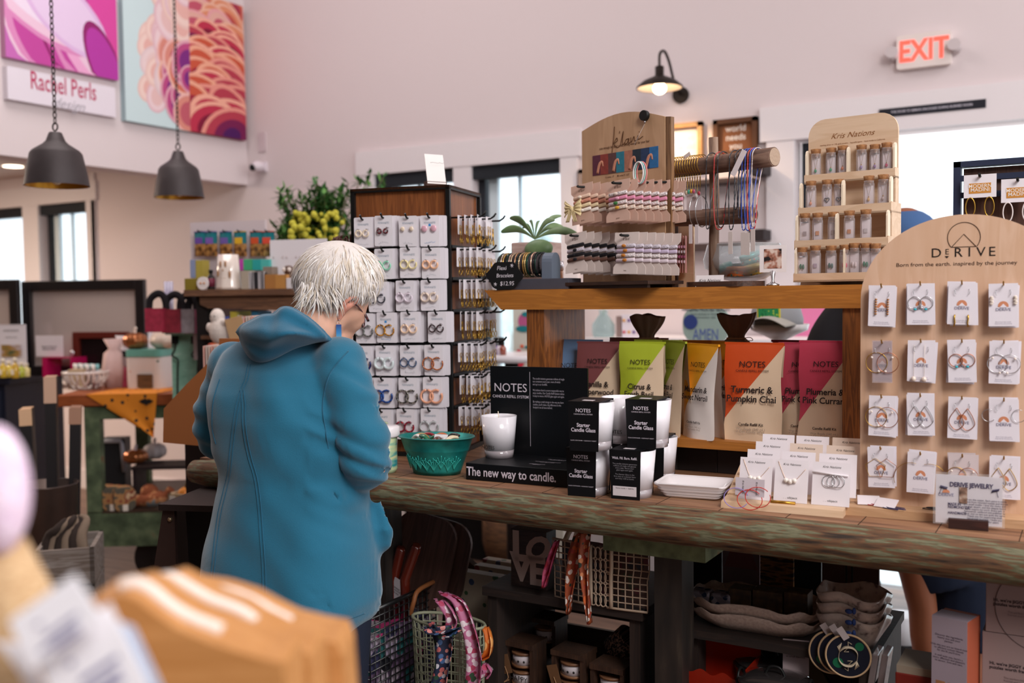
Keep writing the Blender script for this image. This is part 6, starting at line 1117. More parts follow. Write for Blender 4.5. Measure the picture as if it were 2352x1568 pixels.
q = hbox(622, 750, 548, 661, 'e3dde2', 'blank white board with earring posts on the hutch', .14, .006, 'pin_board', 'board'); 
m = MB()
for k in range(8): x = -.11+.03*k+(.012 if k % 2 else 0); m.tube([(x, -.002, .135), (x, -.006, .125)], .0016, 5)
m.build('earring_post', mat('b8a8a4', .3, .7), q)
q, rz = hut(664, 650, .07); t = thing('owl_figure', 'small brown owl figure with white eyes on the hutch', 'figurine', q, rz); m = MB(); m.ball((0, 0, .035), (.022, .02, .036)); m.ball((0, -.002, .075), (.024, .02, .018)); m.build('owl_body', mat('5a4238', .7, bump=.5, bs=60), t); m = MB(); m.ball((-.011, -.018, .076), (.009, .006, .009), 10, 6); m.ball((.011, -.018, .076), (.009, .006, .009), 10, 6); m.build('eye_ring', mat('e0d4cc', .6), t)
# plush ghost and neighbours
q = PD(505, 790, 3.9); t = thing('plush_ghost', 'small white plush ghost sitting behind the shoulder of the person', 'soft toy', q); m = MB(); m.ball((0, 0, .05), (.045, .035, .055)); m.ball((-.01, 0, .105), (.03, .028, .035)); m.ball((-.045, -.01, .065), (.014, .012, .02)); m.ball((.035, -.01, .085), (.02, .01, .014)); m.build('plush_body', mat('e0d4cc', .95, bump=.8, bs=200), t, rem=.004, smooth=3); m = MB(); m.ball((-.016, -.028, .11), .0025, 6, 4); m.ball((.004, -.028, .11), .0025, 6, 4); m.build('eye', BLACK, t)
simple('orange_pouch', 'orange printed pouch under the plush ghost', 'pouch', MB().box((0, 0, -.03), (.09, .04, .07)), floral('orange_print', 'c8542c', ['e08a50', '8a2f24'], 60), (q.x, q.y, q.z), R(25), bev=.01)
for k, (px, c) in enumerate(((545, 'b8946c'), (562, 'b8c4e0'), (575, 'c9a06a'))): a = PD(px, 790, 3.85); simple('greeting_card', '%s card leaning beside the plush ghost' % ('tan', 'pale blue', 'ochre')[k], 'card', MB().box((0, 0, .05), (.07, .006, .11), ry=(-14, 12, 6)[k]), mat(c, .7), a, R(28))
for px, lab in ((468, 'left'), (560, 'right')):
    a = PD(px, 880 if px < 500 else 812, 3.2); 
    for k in range(9): o = MB(); o.bb(0, .004, 0, .14, 0, .12); simple('greeting_card', 'upright greeting card filed behind the brown panel, %s group, %s' % (lab, 'first second third fourth fifth sixth seventh eighth ninth'.split()[k]), 'card', o, mat(('d8a89c', 'c9bcb4', 'd8c4b8')[k % 3], .7), (a.x+.008*k, a.y+.004*k, a.z), R(28), 'filed greeting cards')
simple('card_bin', 'dark bin holding the filed greeting cards', 'bin', MB().bb(-.06, .2, -.02, .2, -PD(468, 884, 3.22).z, -.012), mat('2a2020', .7), PD(468, 884, 3.22), R(28))
for k, (px, c) in enumerate(((433, '2f6a5c'), (447, '7a2a4a'))): a = onC(px-22, 893); simple('framed_card', '%s edged small framed card above the bat cloth' % ('green', 'maroon')[k], 'card', MB().bb(0, .05, 0, .006, 0, .1), mat(c, .6), a, R(25))
# brown fibre panel and black board at the bench end
pA = PY(376, 1036, 2.05); pts_px = [(375, 1040), (376, 938), (430, 880), (500, 812), (505, 1052)]
FPa = Frame(PY(376, 1042, 2.0), 0); FPa.o.z = TT_; pts = [FPa.hit(*q) for q in pts_px]; pts = [(x, max(0, z)) for x, z in pts]; pts += [(pts[-1][0]+.1, 0)]; pts = [pts[0], pts[1], pts[2], pts[3], (pts[5][0], pts[3][1]+.02), pts[5]]
t = thing('card_rack_side', 'brown fibreboard side panel of a rack on the bench end', 'rack', FPa.o); m = MB(); m.prism(pts, 0, .012); m.build('side_panel', mat('a8693c', .8, bump=.1, bs=300), t); m = MB(); m.bb(pts[0][0]+.03, pts[-1][0], .012, .2, 0, .1); m.bb(pts[0][0]+.03, pts[-1][0], .2, .212, 0, .3); m.build('rack_body', mat('a8693c', .8), t)
a = PD(420, 1350, 2.5); F = Frame(PD(330, 1350, 2.45), 20); F.o.z = 0; q = [F.hit(*c) for c in ((320, 1380), (374, 1168), (400, 1168), (402, 1380))]; t = thing('sandwich_board', 'dark bronze sandwich board standing under the bench end', 'sign board', F.o, R(20))
zt = q[1][1]; m = MB(); m.prism([(q[1][0]-.17*1.0, 0), (q[1][0], zt), (q[2][0], zt), (q[2][0]+.004, 0)], 0, .012); m.build('side_leg', mat('3a2a26', .5), t); m = MB(); m.box((q[2][0]+.1, .09, zt/2), (.2, .012, zt), rx=4); m.build('panel', mat('0c0b0c', .6), t)
m = MB(); m.bb(q[1][0]-.0, q[2][0]+.22, -.02, .2, zt, zt+.015); m.build('top_cap', mat('2c2220', .5), t); m = MB(); m.ball((q[1][0]+.02, -.003, zt-.025), .006, 10, 6); m.build('rivet', mat('b09a7a', .3, .8), t)
# big leafy arrangement behind the tower
p = PD(745, 640, 4.5); t = thing('leafy_arrangement', 'large green leafy arrangement with yellow blooms behind the tower', 'plant', (p.x, p.y, 0)); m = MB(); m.lathe([(.11, 0), (.14, .5), (.12, 1.0), (.1, 1.3), (.09, 1.3), (.001, 1.0)], n=20); m.build('urn', mat('4a4440', .7), t); rd = random.Random(9); m = MB(); y_ = MB(); sm = MB()
tips = [(rd.uniform(640, 800), rd.uniform(430, 560)) for _ in range(150)]+[(722, 420), (728, 412), (760, 450), (800, 420), (828, 408), (850, 400), (632, 522), (650, 530), (670, 540), (740, 440), (712, 470), (780, 470), (880, 408)]
for k, (px, py) in enumerate(tips):
    if py < 560-.9*(px-640) and px < 720 and k < 60: py = 540
    e = PD(px, py, 4.5+rd.uniform(-.15, .15)); e = Vector((e.x-p.x, e.y-p.y, e.z)); c = Vector((0, 0, 1.3)); mid = (c+e)*.5+Vector((0, 0, .05)); path = spl([c, mid, e], 7); sm.tube(path, .003, 4)
    for i, q in enumerate(path[4:]):
        for j in range(4):
            d = Vector((rd.gauss(0, 1), rd.gauss(0, 1), rd.gauss(0, .6))).normalized()*rd.uniform(.035, .06); s = d.cross(Vector((0, 0, 1))).normalized()*.009; m.add([q, q+d*.5+s, q+d, q+d*.5-s], [(0, 1, 2, 3)], 0 if rd.random() < .6 else 1)
for k in range(70): e = PD(rd.uniform(665, 790), rd.uniform(488, 550), 4.36+rd.uniform(-.06, .06)); y_.ball((e.x-p.x, e.y-p.y, e.z), rd.uniform(.009, .017), 7, 5)
sm.build('stems', mat('5a5a38', .8), t); m.build('foliage', [mat('33602c', .6), mat('5c8a44', .6)], t); o = y_.build('yellow_blooms', mat('b8b03c', .7), t); o['kind'] = 'stuff'; [c.__setitem__('kind', 'stuff') for c in t.children if c.name.startswith('foliage')]
# ================================================================ behind the shelf
def far(px, py, d): return PD(px, py, d)
a = PY(1150, 700, 4.05); b = PY(1236, 700, 4.05)
t = thing('floral_banner', 'pale floral painted panel seen left of the shelf post', 'panel', (a.x, 4.05, 0)); x0 = PY(1178, 700, 4.05).x-a.x; x1 = b.x-a.x+.12; m = MB(); m.bb(x0, x1, 0, .02, 0, 1.46); m.build('panel', mat('cfcec4', .8), t); m = MB()
for px, py, rx_, ry_, mi in ((1203, 738, .035, .04, 0), (1200, 755, .04, .015, 1), (1187, 832, .035, .028, 2), (1190, 808, .012, .012, 2), (1202, 814, .013, .013, 2), (1197, 795, .008, .008, 3), (1205, 722, .02, .012, 1), (1212, 797, .02, .008, 1)): c = PY(px, py, 4.04); m.prism([(c.x-a.x+rx_*math.cos(R(q)), c.z+ry_*math.sin(R(q))) for q in range(0, 360, 20)], -.003-.001*mi, 0, mi=mi)
m.build('flower_print', [mat('b85a8a', .7), mat('1f7a84', .7), mat('c82f44', .7), mat('d8603c', .7)], t)
a = PY(1120, 790, 3.7); t = thing('side_table', 'small white round table with bottles seen past the tower', 'table', (a.x+.12, 3.7, 0)); zt = PY(1160, 812, 3.7).z; m = MB(); m.cyl((0, 0, zt-.03), (0, 0, zt), .17, n=36); m.build('tabletop', mat('d0cbd0', .4), t); m = MB(); m.tube([(0, 0, 0), (0, 0, zt-.03)], .03, 10); m.build('leg', mat('2a2426', .5), t)
for k, (px, c, n_) in enumerate(((1138, '5a2a8a', 'purple'), (1148, 'c8bcc8', 'clear'), (1155, '8a3a24', 'brown'))): q = PY(px, 806, 3.62); t = thing('nail_polish', n_+' small black capped bottle on the white round table', 'bottle', (q.x, 3.62, zt), 0, 'capped bottles on the round table'); m = MB(); m.lathe([(.014, 0), (.016, .03), (.008, .04)], n=14); m.build('bottle', mat(c, .2, coat=1), t); m = MB(); m.cyl((0, 0, .04), (0, 0, .075), .008); m.build('cap', BLACK, t)
q = PY(1166, 835, 3.6); simple('black_pouf', 'round black basket below the white round table', 'basket', MB().lathe([(.15, -.28), (.2, -.18), (.18, -.08), (.12, -.02), (.001, 0)], n=30), mat('1a1618', .7), (q.x, 3.75, zt-.16))
# pale cabinet, glass vase, boxes
zt = PY(1400, 776, 4.25).z; x0 = PY(1336, 776, 4.25).x; x1 = PY(1960, 776, 4.25).x
t = thing('white_counter', 'long white display counter by the back wall', 'counter', (x0, 4.25, 0)); m = MB(); m.bb(0, x1-x0, 0, .42, zt-.03, zt); m.build('top_board', mat('ddd8dc', .5), t); m = MB(); m.bb(.02, x1-x0-.02, .03, .42, .06, zt-.03); m.build('body', mat('cdc8cc', .6), t)
q = PY(1374, 770, 4.3); t = thing('glass_vase', 'clear bottle vase of green sprigs on the white counter', 'vase', (q.x, 4.36, zt)); m = MB(); m.lathe([(.05, 0), (.055, .02), (.055, .06), (.02, .11), (.022, .13)], n=24); m.build('vase_glass', glass('d4e6e8', .82), t); m = MB(); m.tube(spl([(0, 0, .1), (0, 0, .2), (-.04, 0, .25)]), .002, 5); m.build('stem', mat('6a8a5c', .7), t); m = MB()
for x, z in ((-.05, .2), (-.07, .17), (-.02, .24), (-.04, .23)): m.ball((x, 0, z), (.018, .006, .028), 8, 6)
m.build('leaf', mat('8ab890', .7), t)
q = PY(1414, 768, 4.3); simple('brown_box', 'small brown box beside the sticker board on the white counter', 'box', MB().bb(-.015, .015, 0, .05, 0, .1), mat('8a7470', .7), (q.x, 4.34, zt)); q = PY(1437, 768, 4.3); t = thing('sticker_board', 'white board of coloured stickers on the white counter', 'board', (q.x, 4.34, zt)); m = MB(); m.bb(-.04, .06, 0, .01, 0, .11); m.build('board', mat('e0d8e0', .6), t); m = MB()
for k in range(8): m.ball((-.025+.025*(k % 4), -.002, .025+.055*(k//4)), (.008, .003, .008), 8, 5, mi=k % 3)
m.build('sticker', [mat('c8485a', .6), mat('d8a058', .6), mat('6a4a8a', .6)], t)
q = PY(1621, 778, 3.9); F = Frame((q.x, 3.9, zt), 0); t = thing('round_sign', 'grey green rounded sign about frosted glasses', 'sign', F.o); w2 = abs(PY(1675, 740, 3.9).x-PY(1568, 740, 3.9).x)/2; h_ = PY(1621, 704, 3.9).z-zt; m = MB(); m.prism([(x, z+h_/2) for x, z in rrect(2*w2, h_, .06, 6)], 0, .012); m.build('board', mat('90a39c', .7), t); text('AMAZING FROSTED GLASSES', .03, mat('3a3a44', .7), t, (0, -.001, h_*.93), bold=.02, sx=.62); text('hand etched in Oregon\ndishwasher safe', .016, mat('4a5a5c', .7), t, (0, -.001, h_*.75)); text('AMEN', .08, mat('4a5a9a', .7), t, (-.0, -.001, h_*.22), sx=.6)
m = MB(); m.cyl((-w2*.65, -.001, h_*.58), (-w2*.65, -.003, h_*.58), .03, n=20); m.build('round_badge', mat('2f3f7a', .6), t); simple('sign_plinth', 'low white block under the grey green sign', 'block', MB().bb(-.15, .15, 0, .1, -zt, -.0006), mat('d8d2d6', .6), (q.x, 3.9, zt))
# cake stand with cap
q = PY(1790, 768, 3.3); t = thing('cake_stand', 'white ribbed cake stand carrying a cap', 'cake stand', (q.x, 3.3, q.z-.1)); rr = abs(PY(1862, 762, 3.3).x-PY(1730, 762, 3.3).x)/2; m = MB(); m.lathe([(.05, 0), (.02, .02), (.018, .08), (rr*.6, .1), (rr*.95, .115), (rr, .135), (rr*.97, .135), (rr*.9, .12), (.001, .118)], n=44, wob=lambda a: 1+.012*math.sin(a*30)); m.build('stand_body', mat('d8d4d4', .4), t)
t2 = thing('baseball_cap', 'grey cap with green underbrim and yellow green patch on the cake stand', 'cap', (q.x-.01, 3.3, q.z+.02)); m = MB(); m.lathe([(.085, 0), (.088, .03), (.075, .08), (.03, .115), (.001, .12)], n=30); m.build('crown', mat('8f9094', .85), t2); m = MB(); m.sheet(lambda u, v: ((u-.5)*.17*(1-.15*v), -.07-.085*v, .015+.028*math.sin(math.pi*u)-.005*v), 14, 6); m.build('brim', mat('a9a49c', .8), t2, solid=.004)
m = MB(); m.sheet(lambda u, v: ((u-.5)*.16*(1-.15*v), -.07-.08*v, .0115+.027*math.sin(math.pi*u)-.005*v), 14, 6); m.build('underbrim', mat('1c4a34', .8), t2); m = MB(); m.box((0, -.088, .055), (.075, .006, .04), rx=8); m.build('patch', mat('d8c83c', .7), t2); m = MB(); m.box((0, -.0915, .055), (.066, .004, .032), rx=8); m.build('patch_print', floral('patchp', '1f8a50', ['a8c84a', '147040'], 120), t2)
simple('cake_table', 'white pedestal under the cake stand behind the pouches', 'pedestal', MB().bb(-.2, .12, -.1, .2, -q.z+.1, 0), mat('d6cfd4', .6), (q.x, 3.35, q.z-.1))
q = PY(1850, 735, 4.62); simple('pink_shirt', 'pink shirt hanging behind the cap with black printed stroke', 'shirt', MB().prism([(-.16, -.4), (-.2, .0), (-.1, .08), (.1, .08), (.2, 0), (.18, -.4)], 0, .05), mat('d87aa4', .8), (q.x, 4.64, q.z))
# second person behind the shelf
pp = PD(2000, 700, 3.0); P2 = Frame((pp.x, pp.y, 0), 30)
def L2(px, py, dy=0): c = CAM+ray(px, py)*(3.0+dy)-P2.o; return Vector((c.dot(P2.ex), c.dot(P2.ey), c.z))
m = MB(); m.ball(L2(2078, 560), (.085, .1, .11), 20, 14); m.tube([L2(2070, 610), L2(2060, 660)], .055, 12); tz = L2(2000, 720).z
m.tube([L2(2040, 680), L2(2030, 800), L2(2035, 960), L2(2090, 1120), L2(2110, 1180)], [.12, .19, .17, .16, .17], 20, flat=.75); m.tube([L2(2095, 1200), L2(2100, 1300), L2(2120, 1400), L2(2122, 1460), L2(2138, 1560), L2(2150, 1640), L2(2155, 1730)], [.075, .05, .042, .041, .036, .03, .026], 16); m.tube([L2(2200, 1200, .05), L2(2210, 1400, .05), L2(2215, 1550, .05), L2(2220, 1735, .05)], [.09, .06, .055, .036], 14)
for c0, s_ in ((L2(2155, 1730), 1), (L2(2220, 1735, .05), 1)): m.tube([c0, c0+Vector((-.02, -.1, -.03)), c0+Vector((-.03, -.18, -.04))], [.036, .04, .025], 12, flat=.7)
m.tube(spl([L2(1960, 700, .02), L2(1905, 800, .0), L2(1900, 900, -.02), L2(1960, 950, -.2)]), [.055]*7+[.045]*6+[.03]*6, 12)
hb_ = L2(1965, 952, -.22); m.ball(hb_, (.035, .045, .018), 12, 8)
for k in range(5): m.tube([hb_+Vector((-.026+.013*k, -.03, 0)), hb_+Vector((-.03+.015*k, -.075-.008*(2-abs(k-2)), -.004)), hb_+Vector((-.03+.015*k, -.09-.008*(2-abs(k-2)), -.02))], [.009, .0085, .007], 8)
p2 = m.build('person', mat('8a5238', .5), None, P2.o, R(30), rem=.009, smooth=4); tag(p2, 'person in black top and blue cap standing behind the shelf, bare legged', 'person')
m = MB(); m.tube([L2(2040, 665), L2(2035, 700), L2(2030, 800), L2(2035, 960), L2(2080, 1080)], [.1, .16, .205, .185, .18], 24, flat=.78); m.tube(spl([L2(1985, 690, .02), L2(1915, 780, .0), L2(1895, 880, -.02)]), .075, 14); m.build('black_top', mat('141216', .9), p2, rem=.009, smooth=4)
m = MB(); m.tube([L2(2080, 1060), L2(2100, 1180), L2(2150, 1260, .02), L2(2170, 1330, .03)], [.18, .185, .13, .12], 22, flat=.8); m.tube([L2(2210, 1200, .06), L2(2215, 1300, .06), L2(2205, 1480, .06)], [.12, .12, .1], 18); m.build('shorts', mat('151d30', .9), p2, rem=.009, smooth=4)
m = MB(); m.ball(L2(2080, 545), (.095, .11, .085), 20, 12); m.build('cap', mat('3c5a86', .8), p2)
# ================================================================ under the bench
DW = wood('2c1e18', '1c1310', 'x', 4, .7); DWZ = wood('2c1e18', '1c1310', 'z', 4, .7)
CY = 1.97; a = PY(1120, 1342, CY); b = PY(1470, 1403, CY); cz1 = (a.z+b.z)/2; CW0 = b.x-a.x; DK = .3
t = thing('wood_crate', 'dark stained open wooden crate cabinet under the bench', 'crate', (a.x, CY, DK)); H_ = cz1-DK
m = MB(); m.bb(-.01, CW0+.01, -.01, .3, H_-.022, H_); m.build('top_board', DW, t, bev=.002)
for x in (0, CW0-.025): m = MB(); m.bb(x, x+.025, 0, .29, 0, H_-.022); m.build('side_board', DWZ, t)
m = MB(); m.bb(0, CW0, 0, .29, 0, .02); m.bb(0, CW0, .13, .29, H_*.28, H_*.28+.015); m.build('shelf_board', DW, t)
for k in range(3): m = MB(); m.bb(0, CW0, .28, .29, H_*(.32*k+.03), H_*(.32*k+.27)); m.build('back_slat', DW, t)
# LOVE block
p = PY(1174, 1340, CY+.03); F = Frame((p.x, CY+.03, cz1), -2); w_ = F.hit(1256, 1345)[0]; h_ = F.hit(1174, 1212)[1]
t = thing('love_block', 'dark wooden block with pale stacked LOVE letters on the crate', 'sign', F.o, R(-2)); m = MB(); m.bb(0, w_, 0, .045, 0, h_); m.build('block', wood('3a2a24', '281c18', 'x'), t, bev=.001); LV = mat('a8948c', .8)
for c, x, z, s, sh in (('L', .27, .68, .074, 0), ('O', .68, .68, .062, .35), ('V', .30, .32, .070, 0), ('E', .74, .29, .070, 0)): text(c, s*1.5, LV, t, (w_*x, -.0008, h_*z), bold=.045, shear=sh, name='block_letter')
# cream lattice tote
p = PY(1285, 1372, CY+.03); F = Frame((p.x, CY+.0, cz1), -2); x0, x1 = 0, F.hit(1492, 1400)[0]; h_ = F.hit(1390, 1252)[1]
t = thing('jelly_tote', 'cream lattice plastic tote bag lying on the dark crate', 'bag', F.o, R(-2)); CRM = mat('b09a86', .45); W_ = x1-x0; m = MB(); y = lambda x: -.012*math.sin(math.pi*x/W_)
def gp(u, v): return (W_*(.02+.96*u)+(.01 if v > .5 else 0)*(u-.5), .0-.012*math.sin(math.pi*u), h_*v)
for i in range(15):
    u = i/14
    if .42 < u < .62 and i % 1 == 0 and i not in (6, 9): continue
    m.tube([gp(u, v/6) for v in range(7)], .0016 if i not in (6, 9) else .005, 5)
for j in range(10):
    v = j/9
    m.tube([gp(u/10, v) for u in range(0, 5)], .0016 if j not in (0, 9) else .003, 5); m.tube([gp(u/10, v) for u in range(6, 11)], .0016 if j not in (0, 9) else .003, 5)
for i in range(4):
    for j in range(5): c = gp(.455+.052*i, .1+.195*j); m.arc(c, .0078, .0017, n=18, k=5, sz=1.7)
m.build('lattice', CRM, t); m = MB(); m.sheet(lambda u, v: (W_*(.03+.94*u), .03+.02*math.sin(5*u), h_*(.03+.9*v)), 8, 6); m.build('lining', floral('tote_fill', '5a4844', ['6a3a44', '3a3f4c', '4a5448', '7a6a60'], 40), t)
m = MB(); m.tube(spl([gp(.15, 1), (W_*.2, .02, h_+.03), (W_*.5, .03, h_+.05), (W_*.7, .03, h_+.03), gp(.75, 1)]), .006, 8); m.build('handle', CRM, t)
def scarf(px_pts, Y, wpx, mt, lab, loc_off=0):
    """a hanging strip of cloth: pixel centre line at plane Y, widths in pixels"""
    P_ = [PY(x, y, Y) for x, y in px_pts]; o0 = P_[0]; s = spl([p-o0 for p in P_], 5); n = len(s); ws = []
    for i in range(n):
        u = i/(n-1)*(len(wpx)-1); a_ = int(min(u, len(wpx)-2)); ws.append((wpx[a_]+(wpx[a_+1]-wpx[a_])*(u-a_))*DEP(o0)/FPX/2)
    m = MB(); m.sheet(lambda u, v: (s[min(n-1, round(v*(n-1)))] + Vector(((u-.5)*2*ws[min(n-1, round(v*(n-1)))], -.012*math.cos((u-.5)*9+v*3)-.01, 0))), 8, n-1)
    o = m.build('silk_scarf', mt, None, o0, solid=.0015); tag(o, lab, 'scarf'); return o
FLO = floral('flo_orange', '9a4a2c', ['d8c8c0', 'c8602c', '2f3a30', 'd88a5c', 'e0d4cc', 'b84a3c'], 75, .6, .5); FLP = floral('flo_pink', 'b8688c', ['d8c0cc', '8a2440', 'e0d0d4', '2f4a34', 'b03a5c'], 70, .6, .5); FLN = floral('flo_navy', '232c48', ['d8d4dc', 'c86a6a', '2a4a38', '4a6a9a', 'd88a84'], 80, .6, .5); FLR = floral('flo_rose', 'a83a5c', ['c85a7c', 'a02438'], 60, .6, .5)
scarf([(1338, 1218), (1322, 1280), (1315, 1340), (1312, 1405)], CY-.03, (30, 44, 30, 6), FLO, 'orange floral scarf tail hanging left over the cream tote'); scarf([(1345, 1220), (1343, 1280), (1350, 1340), (1360, 1428)], CY-.045, (34, 36, 22, 5), FLO, 'longer orange floral scarf tail hanging over the cream tote'); scarf([(1282, 1240), (1272, 1270), (1262, 1310), (1256, 1345)], CY-.02, (10, 20, 22, 6), FLR, 'narrow pink scarf tail beside the LOVE block')
# ribbon spools in small frames inside the crate
def spool(px, py, Y, zb, lab, words=None, two=1):
    p = PY(px, py, Y); t = thing('ribbon_stand', lab, 'ribbon stand', (p.x, Y, zb), R(-3), 'ribbon stands in the crate'); w_, h_ = .085, p.z-zb; m = MB()
    m.bb(-w_/2, w_/2, -.035, .035, h_-.012, h_); m.bb(-w_/2, -w_/2+.01, -.03, .03, 0, h_-.012); m.bb(w_/2-.01, w_/2, -.03, .03, 0, h_-.012); m.bb(-w_/2, w_/2, -.03, .03, 0, .008); m.build('frame', wood('4a3224', '33221a', 'z'), t)
    for k in range(two):
        z = h_-.062-.045*k
        if z < .01: break
        m = MB(); m.cyl((0, 0, z), (0, 0, z+.006), .032, n=26); m.cyl((0, 0, z+.03), (0, 0, z+.036), .032, n=26); m.cyl((0, 0, z), (0, 0, z+.036), .01); sp_ = m.build('spool', wood('8a6040', '6a4630', 'x'), t); m = MB(); m.cyl((0, 0, z+.006), (0, 0, z+.03), .029, n=26); m.build('ribbon', mat('c4bcc0', .7), t)
        if words and k == 1: text(words, .022, INK, t, (.0, -.0295, z+.018), sx=.9)
        else:
            m = MB()
            for q in range(-2, 3): a = R(-90+28*q); m.ball((.0292*math.cos(a), .0292*math.sin(a), z+.015), (.003, .002, .003), 6, 4)
            m.build('dot_print', INK, t)
    if words: m = MB(); m.box((-.03, -.04, h_-.055), (.028, .0008, .045), ry=-18); m.build('kraft_tag', mat('6a4a30', .8), t); m = MB(); m.tube(spl([(-.03, -.042, h_-.06), (-.02, -.043, h_-.085), (-.035, -.043, h_-.1), (-.018, -.043, h_-.09)]), .001, 5); m.build('twine', mat('a8805c', .9), t)
spool(1205, 1466, CY+.07, DK+.02, 'wood framed spools with happy ribbon, lower left in the crate', 'HAPPY', 2); spool(1318, 1488, CY+.06, DK+.02, 'wood framed spools with for like ribbon, lower middle in the crate', 'FOR LIKE', 2); spool(1408, 1520, CY+.06, DK+.02, 'wood framed spool at the lower right of the crate', None, 1); spool(1256, 1412, CY+.2, DK+H_*.28+.016, 'wood framed spool set up at the back of the crate', None, 1)
p = PY(1430, 1478, CY+.17); simple('striped_spool', 'tilted striped ribbon spool on the back shelf of the crate', 'ribbon', MB().cyl((-.02, 0, -.02), (.02, 0, .02), .034, n=24), noise_mat('stripes', [(.4, '2a1c1a'), (.5, '9a7a6a'), (.6, '3a2420')], (60, 1, 60), 2, .7, 1, 0, 0, 'CONSTANT'), p)
# left: black basket, cutting boards, rolling pins, jelly tote and scarves
ea = PY(848, 1406, 1.80); eb = PX(1000, 1335, ea.x); BWd = .2; BD = min(.5, eb.y-1.80); H_ = ea.z-DK
t = thing('black_basket', 'black plastic grid basket of colourful cloths below the bench', 'basket', (ea.x-BWd, 1.80, DK)); m = MB()
for ox_, oy_, dx_, dy_ in ((0, 0, BWd, 0), (BWd, 0, 0, BD), (0, 0, 0, BD), (0, BD, BWd, 0)):
    for i in range(15): u = i/14; m.tube([(ox_+dx_*u, oy_+dy_*u, .01), (ox_+dx_*u, oy_+dy_*u, H_)], .0022, 4)
    for j in range(20): v = j/19; m.tube([(ox_, oy_, .01+(H_-.01)*v), (ox_+dx_, oy_+dy_, .01+(H_-.01)*v)], .0022 if j < 19 else .007, 5)
m.build('grid_walls', mat('101012', .35, coat=.3), t); m = MB(); m.bb(.01, BWd-.01, .01, BD-.01, .005, H_*.8); m.build('folded_cloths', floral('cloth_mix', '6a5470', ['a89ab0', '3a3a5c', 'c83a7c', '2a6a6c', 'b8aab8', '1a1a24'], 22, .8, .6), t); m = MB(); m.tube(spl([(BWd, .16, H_-.05), (BWd+.01, .16, H_-.02), (BWd+.01, .18, H_+.005), (BWd+.01, .25, H_+.01), (BWd, .29, H_)]), .006, 8); m.build('cane_handle', mat('8a5430', .5), t)
bk0 = t.location
for k, (px, py, rx_, rz_, lean) in enumerate(((945, 1285, .085, .12, -14), (985, 1290, .075, .11, -20))):
    p = PY(px, py, 2.03+.03*k); o = thing('cutting_board', 'rounded dark wood cutting board standing in the black basket, %s one' % ('front', 'rear')[k], 'cutting board', (p.x-.0, 2.03+.04*k, p.z-.1), R(20)); o.rotation_euler = (R(-4), R(12), R(10)); m = MB(); m.prism(rrect(2*rx_, 2*rz_, .055, 6, 0, .1), 0, .012); m.build('board', wood('5a4038', '46302a', 'z', 3, .35), o, bev=.003)
for k, (x0, y0, x1, y1) in enumerate(((905, 1330, 922, 1256), (930, 1330, 958, 1250))):
    p = PY(x0, y0, 1.97); q = PY(x1, y1, 1.97); d = q-p; o = thing('rolling_pin', 'glossy red brown wooden handle rising from the black basket, %s one' % ('left', 'right')[k], 'handle', p); m = MB(); m.tube([(0, 0, -.12), (0, 0, 0), tuple(d*.5), tuple(d*.93), tuple(d)], [.012, .013, .0135, .013, .010], 14); m.build('handle_body', mat('5c1f14', .2, coat=.7), o)
p = PY(905, 1352, 1.96); o = simple('paper_label', 'white paper label tied to the red brown handles', 'label', MB().box((0, 0, 0), (.045, .001, .06), ry=22), mat('a8a0a4', .7), p); text('HANDMADE\nACACIA WOOD\nhand wash only', .0072, INK, o, (0, -.0015, 0), (0, R(22), 0))
for k, (x0, x1, y0, y1) in enumerate(((1045, 1178, 1309, 1345), (1090, 1180, 1297, 1330), (1108, 1185, 1283, 1310))):
    a = PY(x0, y1, 2.1+.09*k); b = PY(x1, y1, 2.1+.09*k); zt = PY(x0, y0, 2.1+.09*k).z; o = MB(); o.bb(0, b.x-a.x+.03, 0, .03, 0, zt-DK); simple('floral_box', 'floral printed flat box standing behind the crate, %s of three' % ('front', 'middle', 'rear')[k], 'box', o, floral('fbox', 'a89a88', ['3a5a3c', '8a3a3c', '3a4a6a', 'a89a88'], 34, .6, .3), (a.x, 2.1+.09*k, DK), R(-1), 'floral boxes')
p = PY(1050, 1330, 2.22); simple('brown_slab', 'rough brown slab leaning behind the floral boxes', 'slab', MB().prism([(-.12, -.5), (-.06, .03), (.0, .05), (.03, .03), (.06, -.5)], 0, .02), mat('3c2a22', .8), (p.x, 2.26, p.z))
p = PY(1030, 1470, 1.93); t = thing('jelly_tote', 'pale green lattice plastic tote under the floral scarves', 'bag', (p.x, 1.93, DK)); zt = PY(1030, 1425, 1.93).z-DK; m = MB(); GRN = mat('9a9c84', .5)
def gg(a, v): r = .10*(.86+.14*v); return (r*math.cos(a)*1.0, r*.45*math.sin(a), zt*v)
for i in range(26): m.tube([gg(R(13.85*i)+.25*v/8*0, v/8) for v in range(9)], .0018, 5)
for j in range(16): m.tube([gg(R(15*i), j/15) for i in range(24)], .0018 if j < 15 else .004, 5, closed=True)
m.build('lattice', GRN, t)
scarf([(1015, 1432), (1022, 1480), (1020, 1530), (1008, 1600), (1005, 1640)], 1.82, (70, 60, 52, 56, 50), FLN, 'navy floral scarf hanging over the green tote'); scarf([(985, 1440), (1000, 1450), (1030, 1452), (1058, 1440)], 1.80, (24, 46, 46, 24), FLN, 'knotted bow of the navy floral scarf'); scarf([(1020, 1358), (1055, 1380), (1080, 1440), (1095, 1510), (1090, 1580), (1085, 1640)], 1.86, (24, 44, 52, 56, 46, 40), FLP, 'long pink floral scarf hanging over the green tote'); scarf([(1012, 1375), (1030, 1395), (1045, 1420), (1040, 1440)], 1.85, (30, 44, 40, 30), FLP, 'twisted pink floral scarf top above the navy one')
